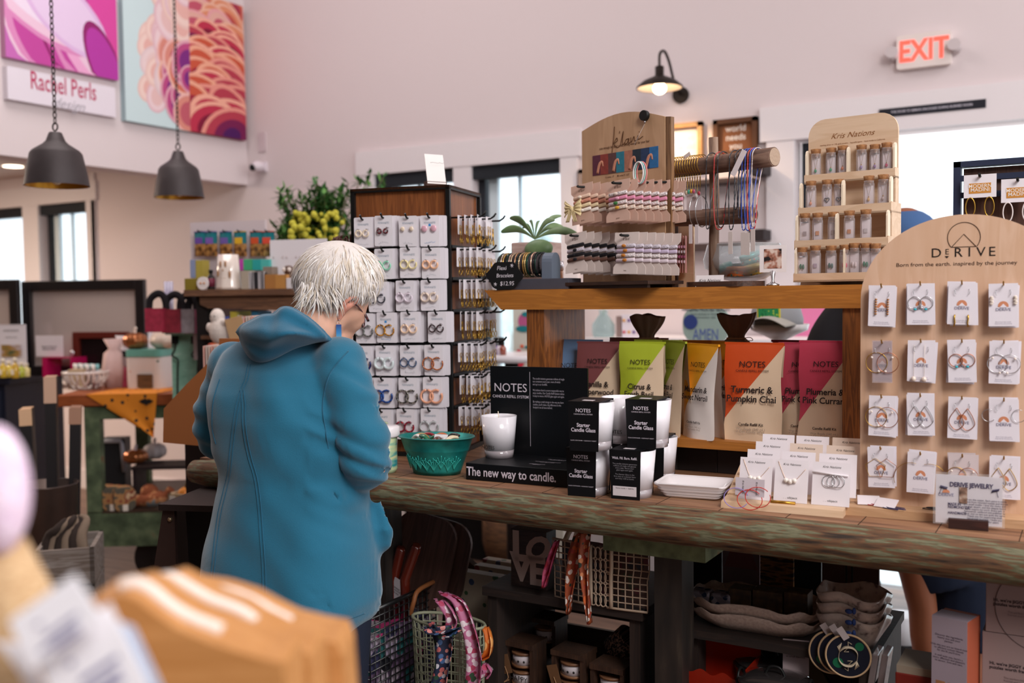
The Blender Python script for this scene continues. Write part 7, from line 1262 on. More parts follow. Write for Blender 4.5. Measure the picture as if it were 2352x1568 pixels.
scarf([(1120, 1438), (1128, 1470), (1124, 1500), (1108, 1512)], 1.88, (10, 22, 26, 12), floral('flo_or2', 'c8641c', ['e0d8d4', 'd87a2c', 'e0a05c'], 30, .6, .4), 'orange floral scarf knot right of the pink one'); scarf([(1110, 1520), (1125, 1535), (1120, 1552)], 1.88, (24, 34, 20), FLP, 'small pink floral scarf knot below the orange one')
# right: platters, bowls and neighbours on a low dark shelf
PYY = 2.0; zs = PY(1700, 1440, PYY).z; x0 = PY(1575, 1440, PYY).x; x1 = PY(2010, 1440, PYY).x
t = thing('low_shelf', 'dark low shelf carrying the platters and bowls under the bench', 'shelf', (x0, PYY, DK)); m = MB(); m.bb(-.01, x1-x0, 0, .34, zs-DK-.04, zs-DK-.022); m.build('shelf_board', DW, t); m = MB(); m.bb(x1-x0-.03, x1-x0, 0, .3, 0, zs-DK-.04); m.build('side_board', DWZ, t); m = MB(); m.bb(0, .02, .02, .3, 0, zs-DK-.04); m.build('side_board', DWZ, t)
zs = zs-.0215
PLM = noise_mat('stoneware', [(.3, 'a08a80'), (.7, 'bba69a')], (1, 1, 1), 160, .5, 3, .1)
xa = PY(1567, 1410, PYY+.03).x; xb = PY(1890, 1440, PYY+.03).x; cxp = (xa+xb)/2; hwp = (xb-xa)/2
for k in range(2):
    z = zs+.022*k; t = thing('long_platter', 'long pale stoneware boat platter under the bench, %s of the pair' % ('lower', 'upper')[k], 'platter', (cxp, PYY+.1, z+.0006), 0, 'long platters'); m = MB(); n = 56; pr = [(.7, 0), (.72, .0), (.9, .016), (1, .036), (.985, .038), (.88, .02), (.7, .008), (.01, .006)]; vs = []
    for r, zz in pr:
        for j in range(n): a = 2*math.pi*j/n; e = .55; vs.append((hwp*r*math.copysign(abs(math.cos(a))**e, math.cos(a)), .085*r*math.copysign(abs(math.sin(a))**.7, math.sin(a))*(1+.03*math.sin(a*9)), zz+(.004*math.sin(a*11) if r > .95 else 0)))
    m.add(vs, [(i*n+j, i*n+(j+1) % n, (i+1)*n+(j+1) % n, (i+1)*n+j) for i in range(len(pr)-1) for j in range(n)]+[tuple(reversed(range(n)))], 0, True); m.build('platter_body', PLM, t)
for k, (px0, px1) in enumerate(((1676, 1730), (1731, 1802), (1803, 1860))):
    a = PY(px0, 1400, PYY+.09); b = PY(px1, 1400, PYY+.09); z = zs+.032; o = MB(); o.bb(0, b.x-a.x-.002, 0, .045, 0, PY(px0, 1347+4*k, PYY+.09).z-z); simple('soap_block', 'brown botanical soap block on the upper platter, %s of three' % ('left', 'middle', 'right')[k], 'soap', o, noise_mat('soap', [(.35, '2c1f14'), (.6, '4a3420'), (.75, '6a5a3c')], (1, 1, 1), 50, .6), (a.x, PYY+.08, z), 0, 'soap blocks on the platter', bev=.002)
for k, (px0, px1) in enumerate(((1582, 1628), (1630, 1674))):
    a = PY(px0, 1390, PYY+.07); b = PY(px1, 1390, PYY+.07); z = zs+.032; o = MB(); o.bb(0, b.x-a.x, 0, .04, 0, .03); simple('clear_packet', 'clear packet with blue specks on the upper platter, %s one' % ('left', 'right')[k], 'packet', o, floral('packet', '7a7078', ['22304a', '9a9098', '5a5058'], 60, .2, .4), (a.x, PYY+.07, z), bev=.006)
for k in range(3):
    p = PY(1943, 1452, PYY-.03); t = thing('stoneware_bowl', 'speckled square rimmed stoneware bowl, %s of the nested stack' % ('bottom', 'middle', 'top')[k], 'bowl', (p.x, PYY+.045, zs+.0006+.022*k), R(-8), 'nested stoneware bowls'); m = MB(); n = 48; pr = [(.028, 0), (.032, .0), (.05, .03), (.066, .062), (.07, .075), (.067, .076), (.055, .045), (.035, .018), (.001, .014)]; vs = []
    for r, zz in pr:
        for j in range(n): a = 2*math.pi*j/n; s = (1+.10*math.cos(4*a)*(-1) if zz > .02 else 1); vs.append((r*s*math.cos(a)*1.06, r*s*math.sin(a)*.8, zz+(.006*math.cos(4*a+.6) if r > .06 else 0)))
    m.add(vs, [(i*n+j, i*n+(j+1) % n, (i+1)*n+(j+1) % n, (i+1)*n+j) for i in range(len(pr)-1) for j in range(n)]+[tuple(reversed(range(n)))], 0, True); m.build('bowl_body', noise_mat('speckle_ware', [(.3, '6a5a58'), (.42, 'b0a098'), (.7, 'c4b4aa')], (1, 1, 1), 70, .3, 4, .05, 0, coat=.6), t)
    m = MB(); m.ball((.01, -.058, .048), (.008, .004, .005), 8, 5); m.ball((.02, -.057, .05), (.004, .004, .007), 8, 5); m.build('blue_leaf_print', mat('2a3f78', .4), t)
# things hanging behind
for px0, px1, y0, y1, Y, mt, nm, lab, cat in ((1660, 1745, 1225, 1360, 2.30, mat('77656a', .8), 'printed_towel', 'pale towel with red hourglass shape hanging behind the platters', 'towel'), (1746, 1822, 1225, 1362, 2.28, noise_mat('fries', [(.4, '2a1a12'), (.5, '8a5c30'), (.6, '3a2416')], (6, 1, 30), 3, .8, 2, .2), 'printed_towel', 'brown towel printed with golden strokes behind the platters', 'towel'),
    (1824, 1886, 1230, 1375, 2.31, mat('14161c', .4), 'leaning_picture', 'dark framed picture leaning behind the platters', 'frame'), (1888, 2018, 1250, 1440, 2.26, mat('4a2c24', .7), 'brown_board', 'brown panel with fine dark lines behind the bowls', 'panel'), (1560, 1658, 1225, 1360, 2.33, mat('121014', .6), 'black_board', 'black panel hanging at the left behind the platters', 'panel')):
    a = PY(px0, y1, Y); b = PY(px1, y1, Y); zt = .885; o = MB(); o.bb(0, b.x-a.x, 0, .01, 0, zt-DK); o = simple(nm, lab, cat, o, mt, (a.x, Y, DK))
    if 'red hour' in lab: m = MB(); w_ = b.x-a.x; m.prism([(w_*.1, zt-DK), (w_*.9, zt-DK), (w_*.5, zt-DK-.045)], -.001, 0); m.prism([(w_*.5, zt-DK-.045), (w_*.95, zt-DK-.16), (w_*.05, zt-DK-.16)], -.001, 0, mi=1); m.build('hourglass_print', [mat('5a1420', .8), mat('7a4a4c', .8)], o)
    if 'fine dark' in lab:
        for k in range(2): m = MB(); m.bb((b.x-a.x)*(.42+.1*k), (b.x-a.x)*(.45+.1*k), -.001, 0, .2, zt-DK); m.build('line_print', BLACK, o)
# koi hoops hanging with tags
for k, (px, py, Y) in enumerate(((1905, 1497, 1.995), (1926, 1500, 1.985), (1943, 1506, 1.97))):
    p = PY(px+5, py, Y); rr = 50*DEP(p)/FPX*.98; t = thing('fish_ornament', 'round wood ringed ornament with koi fish, %s of three hanging under the bowls' % ('rear', 'middle', 'front')[k], 'ornament', p, R(12), 'koi ornaments'); m = MB(); m.arc((0, 0, 0), rr, .0022, n=44, k=6); m.build('wood_ring', mat('b89a78', .6), t); m = MB(); m.cyl((0, .001, 0), (0, -.001, 0), rr, n=40); m.build('navy_disc', mat('0c1222', .5), t)
    m = MB()
    for s in (0, 180):
        T = Matrix.Rotation(R(s+20), 3, 'Y'); q = [T @ Vector(v) for v in spl([(-.018, -.002, .0), (-.012, -.002, .014), (.002, -.002, .019), (.014, -.002, .012), (.018, -.002, -.004)], 4)]; m.tube(q, [.0015, .004, .006, .0075, .0085, .0085, .008, .0075, .007, .006, .0055, .005, .004, .003, .0025, .002, .002], 8, flat=.2)
        for z in (-.012, -.007, -.002, .003): m.tube([T @ Vector((.018, -.0022, -.003)), T @ Vector((.024+z*.3, -.0022, -.012+z*.6))], .0009, 4)
        for z in (-1, 1): m.tube([T @ Vector((-.006, -.0024, .016)), T @ Vector((-.010, -.0024, .016+.011*z)), T @ Vector((-.002, -.0024, .017+.008*z))], .0009, 4)
    m.build('koi_print', mat('c4b49c', .6), t); m = MB(); m.cyl((-rr*.45, -.0012, -rr*.35), (-rr*.45, -.002, -rr*.35), rr*.24, n=18); m.build('lily_pad_print', mat('0f5a3c', .5), t); m = MB(); m.cyl((rr*.5, -.0012, rr*.5), (rr*.5, -.002, rr*.5), rr*.2, n=18); m.build('lily_pad_print', mat('0f5a3c', .5), t)
    m = MB(); m.tube([(0, 0, rr), (-.002, .0, zs-p.z+.05)], .0006, 4); m.build('cord', mat('a8887a', .8), t); m = MB(); m.box((-.01, -.006, rr+.004), (.013, .0006, .026), ry=-35); m.build('paper_tag', mat('b0a4a4', .7), t)
# casserole pots, red tray, cards on the deck
def pot(px, py, Y, r, lab):
    p = PY(px, py, Y); t = thing('lidded_pot', lab, 'pot', (p.x, Y, DK), 0, 'black lidded pots'); z = p.z-DK; m = MB(); m.lathe([(r*.8, 0), (r*.95, .02), (r, z-.012), (r*1.04, z-.008), (r*1.04, z)], n=40); m.build('pot_body', mat('17161a', .3, coat=.5), t); m = MB(); m.lathe([(r*1.0, z), (r*.96, z+.006), (r*.6, z+.014), (.001, z+.017)], n=40); m.build('lid', mat('2e2a2a', .12, coat=1), t)
    for s in (-1, 1): m = MB(); m.arc((s*r*.95, 0, z-.002), .018, .003, n=16, k=6, plane='yz'); m.build('side_handle', BLACK, t)
    m = MB(); m.tube(spl([(-.02, 0, z+.014), (-.01, 0, z+.03), (.01, 0, z+.03), (.02, 0, z+.014)]), .003, 6); m.build('lid_handle', BLACK, t)
pot(1765, 1518, 2.1, .072, 'black oval pot with brown lid behind the front pot'); pot(1780, 1566, 1.965, .075, 'black pot with glass lid at the front of the lower deck')
p = PY(1775, 1500, 2.24); simple('round_board', 'beige round board standing behind the pots', 'board', MB().cyl((0, 0, .14), (0, .012, .14), .14, n=40), mat('7a6a54', .7), (p.x, 2.24, p.z-.25)); p = PY(1828, 1517, 2.03); o = simple('story_card', 'pale standing card with small portrait beside the pots', 'card', MB().box((0, 0, .0), (.052, .001, .085), rx=-8, rz=12), mat('9a8a8c', .7), p); text('fair trade pots\nmade by hand\nin small batches', .007, INK, o, (0, -.002, .015), (R(-8), 0, R(12)))
RA = glass('a02410', .35, key='red_acrylic'); p = PY(1567, 1500, 1.99); q = PY(1722, 1500, 1.99); w_ = q.x-p.x; zt = PY(1640, 1484, 1.99).z-DK; t = thing('red_tray', 'orange red translucent wavy edged acrylic tray', 'tray', (p.x, 1.97, DK)); m = MB(); m.sheet(lambda u, v: (w_*u, .1, (zt-.01+.005*math.cos(u*19))*v), 30, 4); m.sheet(lambda u, v: (w_*u, 0, (zt-.05+.005*math.cos(u*19))*v), 30, 4); m.bb(0, .003, 0, .1, 0, zt-.03); m.bb(w_-.003, w_, 0, .1, 0, zt-.03); m.bb(0, w_, 0, .1, zt-.11, zt-.107); m.build('tray_body', RA, t)
simple('tray_stand', 'dark box under the red acrylic tray', 'box', MB().bb(.01, w_-.01, .01, .09, 0, zt-.112), mat('6a1a0c', .6), (p.x, 1.97, DK+.0006))
# clear boxes, white canister, red book, soap carton, puzzle boxes at the right
for k, px in enumerate((2000, 2022)): p = PY(px, 1500, 2.02); o = MB(); o.box((0, 0, -.09), (.012, .06, .2), ry=8); simple('clear_case', 'clear plastic case standing beside the koi ornaments, %s one' % ('left', 'right')[k], 'case', o, glass('a89a9a', .5), p, bev=.002)
p = PD(2073, 1472, 3.7); simple('white_canister', 'white round canister behind the bare leg', 'canister', MB().lathe([(.055, 0), (.06, .003), (.06, .1), (.055, .102), (.001, .1)], n=30), mat('d8d8dc', .4), (p.x, p.y, p.z)); simple('canister_stand', 'dark open stand holding the white canister', 'stand', MB().bb(-.09, .16, -.07, .07, -p.z, -.001).bb(-.1, -.09, -.07, .07, -.2, .24), mat('201c1e', .6), (p.x, p.y, p.z), R(20))
a = PY(2056, 1560, 1.93); b = PY(2142, 1560, 1.93); zt = PY(2056, 1526, 1.93).z; t = thing('red_book', 'red book with cream top edge lying at the lower right', 'book', (a.x, 1.93, DK)); m = MB(); m.bb(0, b.x-a.x+.02, 0, .1, 0, zt-DK-.014); m.build('cover', mat('6a1c14', .5), t, bev=.002); m = MB(); m.bb(.002, b.x-a.x+.018, .002, .1, zt-DK-.014, zt-DK); m.build('pages', mat('8a7c6c', .8), t)
a = PY(2141, 1500, 1.9); b = PY(2208, 1500, 1.9); zt = PY(2146, 1413, 1.9).z; F = Frame((a.x, 1.9, DK), -14); w_ = .062; t = thing('printed_carton', 'tall carton with printed white face and orange side', 'box', F.o, R(-14)); m = MB(); m.bb(0, w_, 0, .06, 0, zt-DK); m.build('carton', mat('a8543a', .6), t, bev=.001); m = MB(); m.bb(-.0006, w_*.98, -.0008, .0, 0, zt-DK+.0006); m.bb(-.0006, w_*.98, 0, .045, zt-DK, zt-DK+.0007); m.build('printed_face', mat('9a8c96', .6), t); text('Discover the ingredients\nhearty you and your\npartner.\n\nWith this you are on board now,\nto efficient custom blends\nfor the fit you\'ll love.\n\nIt well suits you, here\'s a\nstory, affection and pleasure\nto savour, love and care.', .0058, mat('3a3040', .7), t, (w_*.48, -.0012, zt-DK-.055), lh=.95); m = MB(); m.bb(w_*.12, w_*.38, -.0012, -.0008, zt-DK-.145, zt-DK-.115); m.bb(w_*.46, w_*.7, -.0012, -.0008, zt-DK-.145, zt-DK-.115); m.build('colour_print', mat('9a6a48', .6), t)
a = PY(2264, 1400, 1.93); z1 = PY(2300, 1454, 1.93).z; zt = .87
for k, (z0_, z2) in enumerate(((DK, z1-.001), (z1, zt))):
    t = thing('puzzle_box', 'pinkish puzzle box at the right edge, %s of the stack' % ('lower', 'upper')[k], 'box', (a.x-.005*(1-k), 1.93, z0_)); m = MB(); m.bb(0, .25, 0, .2, 0, z2-z0_); m.build('box_body', mat('8f7a78', .7), t, bev=.001)
    text("Hi, we're JIGGY and we make\npuzzles worth framing.", .0092, mat('2a2228', .7), t, (.012, -.0006, z2-z0_-(.04 if k else .058)), align='LEFT', bold=.02, lh=.95); text('The perfect thing to do together\nframed and hung', .006, mat('6a5658', .7), t, (.035, -.0006, z2-z0_-(.058 if k else .08)), align='LEFT'); m = MB(); m.arc((.09, -.0006, .05), .075, .0005, 150, 300, 24, k=4); m.build('curve_print', mat('4a3a3c', .7), t)
# dark stools and wicker basket seen through the gap
p = PD(1000, 1205, 5.35); simple('dark_cabinet', 'low black cabinet seen through the gap under the bench', 'cabinet', MB().bb(-.2, .32, 0, .4, -p.z, .15), mat('100e10', .6), p, 0); p = PD(1165, 1200, 5.15); simple('wicker_basket', 'brown wicker basket behind the bench', 'basket', MB().lathe([(.10, -p.z), (.13, -.1), (.13, .03), (.125, .03), (.001, -.1)], n=26), noise_mat('wicker', [(.4, '3a2418'), (.6, '7a5434')], (1, 1, 20), 20, .8, 3, .6), p)
# ================================================================ close to the lens
p = PD(500, 1480, .66); o0 = PD(500, 1560, .68); t = thing('wooden_rack', 'blurred close wooden slatted block with three white cords', 'rack', o0, R(30.5)); OAKL = wood('c08850', 'b07840', 'x', 4, .6)
def N(px, py, d): c = PD(px, py, d)-o0; e = Vector((math.cos(R(30.5)), math.sin(R(30.5)), 0)); f = Vector((-math.sin(R(30.5)), math.cos(R(30.5)), 0)); return Vector((c.dot(e), c.dot(f), c.z))
paths = [[(205, 1368), (262, 1360), (293, 1353), (328, 1367), (370, 1402), (418, 1433), (495, 1465), (600, 1500), (655, 1512)], [(290, 1362), (335, 1350), (377, 1339), (418, 1360), (471, 1391), (537, 1416), (575, 1442), (640, 1475), (715, 1492)], [(380, 1362), (418, 1355), (488, 1365), (558, 1386), (621, 1421), (660, 1440), (720, 1455), (778, 1466), (790, 1500)]]
for k, pp in enumerate(paths):
    d = .60+.055*k; a = [N(x, y+5, d) for x, y in pp]; bt_ = 1.045-o0.z; m = MB(); ys = sum(v.y for v in a)/len(a); m.prism([(v.x, v.z) for v in a]+[(a[-1].x+.004, bt_), (a[0].x, bt_)], ys-.006, ys+.046); m.build('slat', OAKL, t, bev=.002)
    n = (7, 7, 6)[k]; m = MB(); m.tube(spl([(v.x, ys+.012, v.z+.0018) for v in a[1:n]], 5), .0042, 8); m.build('white_cord', mat('e8dcd4', .8), t)
cards = [((20, 1425), (170, 1318), (235, 1420), (70, 1540), 'upper blurred white card of the close fan'), ((75, 1500), (250, 1385), (345, 1580), (150, 1660), 'front blurred white card of the close fan'), ((250, 1420), (305, 1440), (375, 1590), (300, 1620), 'pale blue edged card behind the close fan'), ((-40, 1470), (60, 1480), (130, 1640), (-40, 1650), 'lower left blurred white card of the close fan')]
for k, (a, b, c, d, lab) in enumerate(cards):
    q = [PD(*a, .50+.012*k), PD(*b, .50+.012*k), PD(*c, .50+.012*k), PD(*d, .50+.012*k)]; o = q[0]; u = [v-o for v in q]; nrm = (u[1]).cross(u[3]).normalized()*.0012; m = MB(); vs = u+[v+nrm for v in u]; m.add(vs, [(0, 1, 2, 3), (7, 6, 5, 4), (0, 4, 5, 1), (1, 5, 6, 2), (2, 6, 7, 3), (3, 7, 4, 0)]); o2 = tag(m.build('tag_card', mat('f4f2f8' if k != 2 else 'b8c8e0', .6), None, o), lab, 'card', 'blurred cards near the lens')
    if k in (0, 1):
        ex = (u[1]-u[0]); ey = (u[3]-u[0]); m = MB()
        for j, (uu, vv, w_) in enumerate(((.3, .35, .08), (.35, .62, .5), (.2, .78, .6), (.4, .9, .4))):
            c0 = ex*uu+ey*vv-nrm*.6; m.add([c0, c0+ex*w_, c0+ex*w_+ey*.07, c0+ey*.07], [(0, 1, 2, 3)])
        m.build('print_lines', mat('8a86a8', .7), o2)
p = PD(8, 1160, .55); t = thing('knit_doll', 'pink fuzzy knit shape cut by the left edge, very close', 'soft toy', p); m = MB(); r = 80*.55/FPX; m.ball((-.006, 0, .008), (r*.95, r*.9, r*1.9), 26, 18); m.build('knit_body', noise_mat('fuzzy_pink', [(.3, 'd8b8d4'), (.6, 'e8d4e4')], (1, 1, 1), 160, .95, 4, 1), t); m = MB(); m.ball((-.006, -.014, -.012), (.008, .01, .014)); m.build('rose_trim', mat('c04a7c', .8), t)
p = PD(40, 1390, .56); simple('burlap_sack', 'tan burlap cone under the pink knit shape', 'sack', MB().tube([(-.012, 0, .035), (-.006, 0, .0), (.0, 0, -.05)], [.012, .024, .034], 24), noise_mat('burlap', [(.4, 'b8946c'), (.6, 'd0b088')], (1, 1, 3), 180, .95, 3, .8), p)
tb = PD(300, 1760, .62); simple('near_table', 'table surface close to the lens below the view', 'table', MB().bb(-.3, .12, -.3, .17, -.04, 0), wood('8a6444', '6e4c32', 'x'), (o0.x, o0.y, 1.0444), R(30.5))
# ================================================================ the person at the bench
WD = 2.1; WO = PD(665, 700, WD); WO.z = 0; WRZ = YAW
FWm = Frame(WO, math.degrees(WRZ))
def Q(px, py, dy=0):
    """pixel at camera distance WD+dy, in the person's own frame"""
    p = CAM + ray(px, py)*(WD+dy); q = p-FWm.o; return Vector((q.dot(FWm.ex), q.dot(FWm.ey), p.z))
SKIN = mat('d9a78f', .55, bump=.06, bs=120, sub=.15); TEAL = mat('1b6480', .85, bump=.18, bs=420, sheen=.35, var=.06); TEALD = mat('175a76', .88, bump=.18, bs=420, sheen=.25, var=.06)
def ringloft(rows, n=40, tilt=-.5):
    """rows: (py, xl, xr, halfdepth, dy) silhouettes; ellipses turned with the body"""
    m = MB(); vs = []; fs = []
    for py, xl, xr, b, dy in rows:
        c = Q((xl+xr)/2, py, dy); w_ = (Q(xr, py, dy)-Q(xl, py, dy)).length/2
        a = math.sqrt(max(w_*w_-(b*.5)**2, 1e-4))/.866
        for j in range(n):
            t = 2*math.pi*j/n; e = .86; cx = math.copysign(abs(math.cos(t))**e, math.cos(t))*a; cy = math.copysign(abs(math.sin(t))**e, math.sin(t))*b
            X = cx*math.cos(tilt)-cy*math.sin(tilt); Y = cx*math.sin(tilt)+cy*math.cos(tilt)
            vs.append((c.x+X, c.y+Y, c.z))
    k = len(rows)
    for i in range(k-1):
        for j in range(n): fs.append((i*n+j, (i+1)*n+j, (i+1)*n+(j+1) % n, i*n+(j+1) % n))
    fs.append(tuple(range(n))); fs.append(tuple((k-1)*n+j for j in reversed(range(n))))
    m.add(vs, fs, 0, True); return m
# body: head, neck, trunk, arms with hands, legs in one surface
B = ringloft([(790, 640, 760, .06, .04), (830, 560, 795, .08, .05), (900, 515, 800, .1, .02), (1100, 525, 820, .11, 0), (1250, 510, 845, .13, 0), (1400, 500, 840, .13, 0)])
nk = [Q(668, 860, .03), Q(695, 800, .02), Q(722, 752, .02), Q(752, 712, .03), Q(775, 675, .045)]
B.tube(spl(nk, 4), [.066]*4+[.056]*6+[.052]*7, 16)
HC = Q(777, 641, .05)
B.ball(HC, (.078, .088, .072), 24, 16)
B.ball(Q(795, 700, .06), (.046, .055, .052), 18, 12)      # cheek and jaw
B.ball(Q(801, 728, .075), (.036, .045, .036), 14, 10)
B.ball(Q(792, 764, .08), (.02, .028, .023), 12, 8)        # chin
B.ball(Q(822, 690, .095), (.026, .03, .03), 12, 8)        # brow and cheek bone
B.ball(Q(826, 722, .12), (.013, .018, .018), 10, 8)       # nose
B.ball(Q(811, 745, .115), (.014, .016, .01), 10, 8)       # mouth
B.tube([Q(778, 790, .06), Q(760, 770, .04), Q(742, 770, .03)], [.018, .03, .04], 12)
armR = [Q(775, 850, -.06), Q(800, 910, -.08), Q(820, 975, -.09), Q(838, 1035, -.09), Q(843, 1072, -.07), Q(815, 1072, .03), Q(785, 1062, .13), Q(760, 1050, .2)]
armL = [Q(535, 855, .12), Q(512, 910, .13), Q(500, 960, .14), Q(503, 995, .16), Q(545, 1010, .24), Q(610, 1020, .3), Q(650, 1028, .33)]
B.tube(spl(armR, 3), [.045]*12+[.038]*4+[.03]*3+[.026]*3, 14); B.tube(spl(armL, 3), [.04]*10+[.034]*4+[.028]*3+[.024]*2, 14)
def hand(base, dirx, up, sgn):
    """palm with four curled fingers of unequal length and a thumb from its side"""
    d = dirx.normalized(); s = d.cross(up).normalized()*sgn; u = s.cross(d).normalized()*sgn
    B.tube([base-d*.02, base+d*.02, base+d*.055, base+d*.085], [.024, .032, .036, .03], 12, flat=.5)
    for k, (o, L) in enumerate(((-.027, .066), (-.009, .076), (.010, .071), (.027, .056))):
        a = base+d*.08+s*o; b = a+d*L*.42-u*.004; c = b+d*L*.28-u*L*.2; e = c+d*L*.1-u*L*.28
        B.tube([a-d*.012, a, b, c, e], [.0095, .0095, .0085, .008, .0062], 8)
    a = base+d*.03-s*.028; B.tube([a, a+d*.028-s*.018, a+d*.052-s*.02-u*.012], [.012, .0105, .0085], 8)
hand(Q(760, 1050, .2), Q(700, 1042, .27)-Q(760, 1050, .2), Vector((0, 0, 1)), 1)
hand(Q(650, 1028, .33), Q(700, 1040, .31)-Q(650, 1028, .33), Vector((0, 0, 1)), -1)
for px0, dy in ((600, .06), (745, -.03)):
    p0 = Q(px0, 1380, dy); p1 = Vector((p0.x, p0.y-.005, .46)); p2 = Vector((p0.x, p0.y-.01, .09)); B.tube([p0, p1, p2], [.085, .055, .038], 14)
    B.tube([p2+Vector((0, -.03, -.03)), p2+Vector((.02, .06, -.05)), p2+Vector((.05, .15, -.065))], [.035, .036, .024], 12, flat=.7)
person = B.build('person', SKIN, None, WO, WRZ, rem=.0055, smooth=6)
tag(person, 'person with short white hair in teal hooded jacket leaning over the counter', 'person')
# trousers and shoes
T = MB()
for px0, dy in ((600, .06), (742, -.03)):
    p0 = Q(px0, 1380, dy); T.tube([p0+Vector((0, 0, .05)), Vector((p0.x, p0.y-.005, .46)), Vector((p0.x, p0.y-.01, .06))], [.108, .082, .066], 18)
T.ball(Q(680, 1380, 0), (.16, .12, .1), 20, 12)
T.build('trousers', mat('1b2233', .85, bump=.2, bs=200), person, rem=.009, smooth=4)
for px0, dy in ((600, .06), (742, -.03)):
    p0 = Q(px0, 1380, dy); m = MB(); m.tube([(p0.x, p0.y-.05, .035), (p0.x+.02, p0.y+.04, .04), (p0.x+.06, p0.y+.15, .028)], [.038, .042, .03], 12, flat=.8); m.bb(p0.x-.045, p0.x+.05, p0.y-.06, p0.y+.08, 0, .02)
    m.build('shoe', mat('26262a', .6), person, rem=.006, smooth=4)
# jacket
J = ringloft([(742, 640, 745, .062, .045), (765, 585, 765, .08, .045), (785, 545, 785, .092, .04), (810, 517, 800, .105, .03), (850, 495, 815, .118, .01), (900, 485, 822, .128, -.005), (960, 484, 830, .132, -.01), (1030, 492, 836, .130, -.005),
    (1090, 502, 838, .130, 0), (1150, 496, 846, .137, 0), (1220, 483, 862, .148, 0), (1290, 475, 872, .158, 0), (1360, 463, 878, .165, 0), (1400, 459, 868, .166, 0), (1428, 458, 846, .164, 0), (1441, 459, 836, .162, 0)], 64)
def rads(n, ks):
    out = []
    for i in range(n):
        u = i/(n-1)*(len(ks)-1); a = int(min(u, len(ks)-2)); out.append(ks[a]+(ks[a+1]-ks[a])*(u-a))
    return out
aR = spl(armR[:7], 5); J.tube(aR, rads(len(aR), [.062, .0605, .055, .052, .0505, .046, .042]), 26)
aL = spl(armL[:6], 5); J.tube(aL, rads(len(aL), [.058, .056, .054, .051, .046, .04]), 24)
J.ball(Q(780, 842, -.05), (.062, .07, .06), 18, 12); J.ball(Q(540, 845, .1), (.06, .07, .058), 18, 12)
J.tube([Q(866, 1150, .0), Q(884, 1215, -.01), Q(886, 1250, .0), Q(872, 1275, .01)], [.008, .02, .018, .008], 10)   # pocket flap
# folds
ELB = Q(850, 1050, -.08)
def fold(v, nrm):
    x, y, z = v; d = 0
    ix = x
    e = (Vector(v)-ELB); dd = e.length
    if dd < .24 and x > .06:
        wgt = (1-dd/.24); d += .0085*wgt*math.sin(e.z*115+e.x*50+math.sin(e.z*40+e.x*30)*1.5)*(1 if e.z > -.06 else .4)
    q = (Vector(v)-Q(500, 1000, .14)).length
    if q < .2 and x < -.08: d += .006*(1-q/.2)*math.sin(z*120+x*40)
    hz = z-Q(700, 1130).z
    # drapes falling from the shoulder blades, and gathers at the waist
    d += .0045*math.sin(x*44+z*8+1.2*math.sin(z*9))*max(0, 1-abs(z-1.18)/.2)
    d += .007*math.sin(x*30-z*16+1.5*math.sin(z*7+x*5))*max(0, 1-abs(z-1.0)/.17)
    d += .0075*math.sin(x*27+.8+math.sin(z*6)*1.4)*max(0, min(1, (.98-z)/.2))
    d += .0016*math.sin(x*21+z*60+3*math.sin(x*14))
    if z < .79: d += .0022*math.sin(z*210+x*10)*max(0, 1-(z-.67)/.12)*max(0, min(1, (-.05-x)/.1+.3))
    return d
tmp = J.build('tmp', TEAL, None); q = tmp.modifiers.new('r', 'REMESH'); q.mode = 'VOXEL'; q.voxel_size = .0055
q = tmp.modifiers.new('s', 'SMOOTH'); q.iterations = 7; q.factor = .5
bpy.context.view_layer.update(); me = bpy.data.meshes.new_from_object(tmp.evaluated_get(bpy.context.evaluated_depsgraph_get())); bpy.data.objects.remove(tmp)
for v in me.vertices: v.co = v.co + v.normal*fold(v.co, v.normal)
me.materials.clear(); me.materials.append(TEAL); me.name = 'jacket'
for p_ in me.polygons: p_.use_smooth = True; p_.material_index = 0
jk = bpy.data.objects.new('jacket', me); COL.objects.link(jk); jk.parent = person
q = jk.modifiers.new('s', 'SMOOTH'); q.iterations = 5
# seams: lines projected onto the back of the jacket
from mathutils.bvhtree import BVHTree
bv = BVHTree.FromPolygons([v.co for v in me.vertices], [tuple(p_.vertices) for p_ in me.polygons])
def onto(px, py, lift=.0006):
    o = FWm.o; r = ray(px, py); a = CAM-o; lo = Vector((a.dot(FWm.ex), a.dot(FWm.ey), CAM.z)); ld = Vector((r.dot(FWm.ex), r.dot(FWm.ey), r.z)).normalized()
    h = bv.ray_cast(lo, ld)
    return h[0]-ld*lift if h[0] is not None else None
def seam(path, r=.0011, off=0, nm='seam'):
    pts = [onto(p[0]+off, p[1]) for p in spl([(a, b, 0) for a, b in path], 10)]; pts = [p for p in pts if p is not None]
    if len(pts) > 3: MB().tube(pts, r, 5).build(nm, TEALD, jk)
back = [(568, 835), (562, 870), (551, 895), (541, 935), (534, 980), (528, 1030), (522, 1085), (512, 1130), (500, 1180), (492, 1240), (486, 1300), (481, 1355)]
back2 = [(552, 893), (556, 930), (556, 960), (560, 1000), (570, 1050), (584, 1100), (592, 1160), (597, 1230), (602, 1300), (604, 1370), (606, 1400)]
seam(back); seam(back, off=7); seam(back2); seam(back2, off=7)
seam([(800, 806), (778, 830), (756, 862), (745, 900), (741, 940), (748, 990), (754, 1030)], .0013)
seam([(505, 870), (490, 920), (487, 980), (496, 1020)], .0012)
seam([(560, 1433), (640, 1432), (720, 1432), (790, 1424), (838, 1408)], .0009)
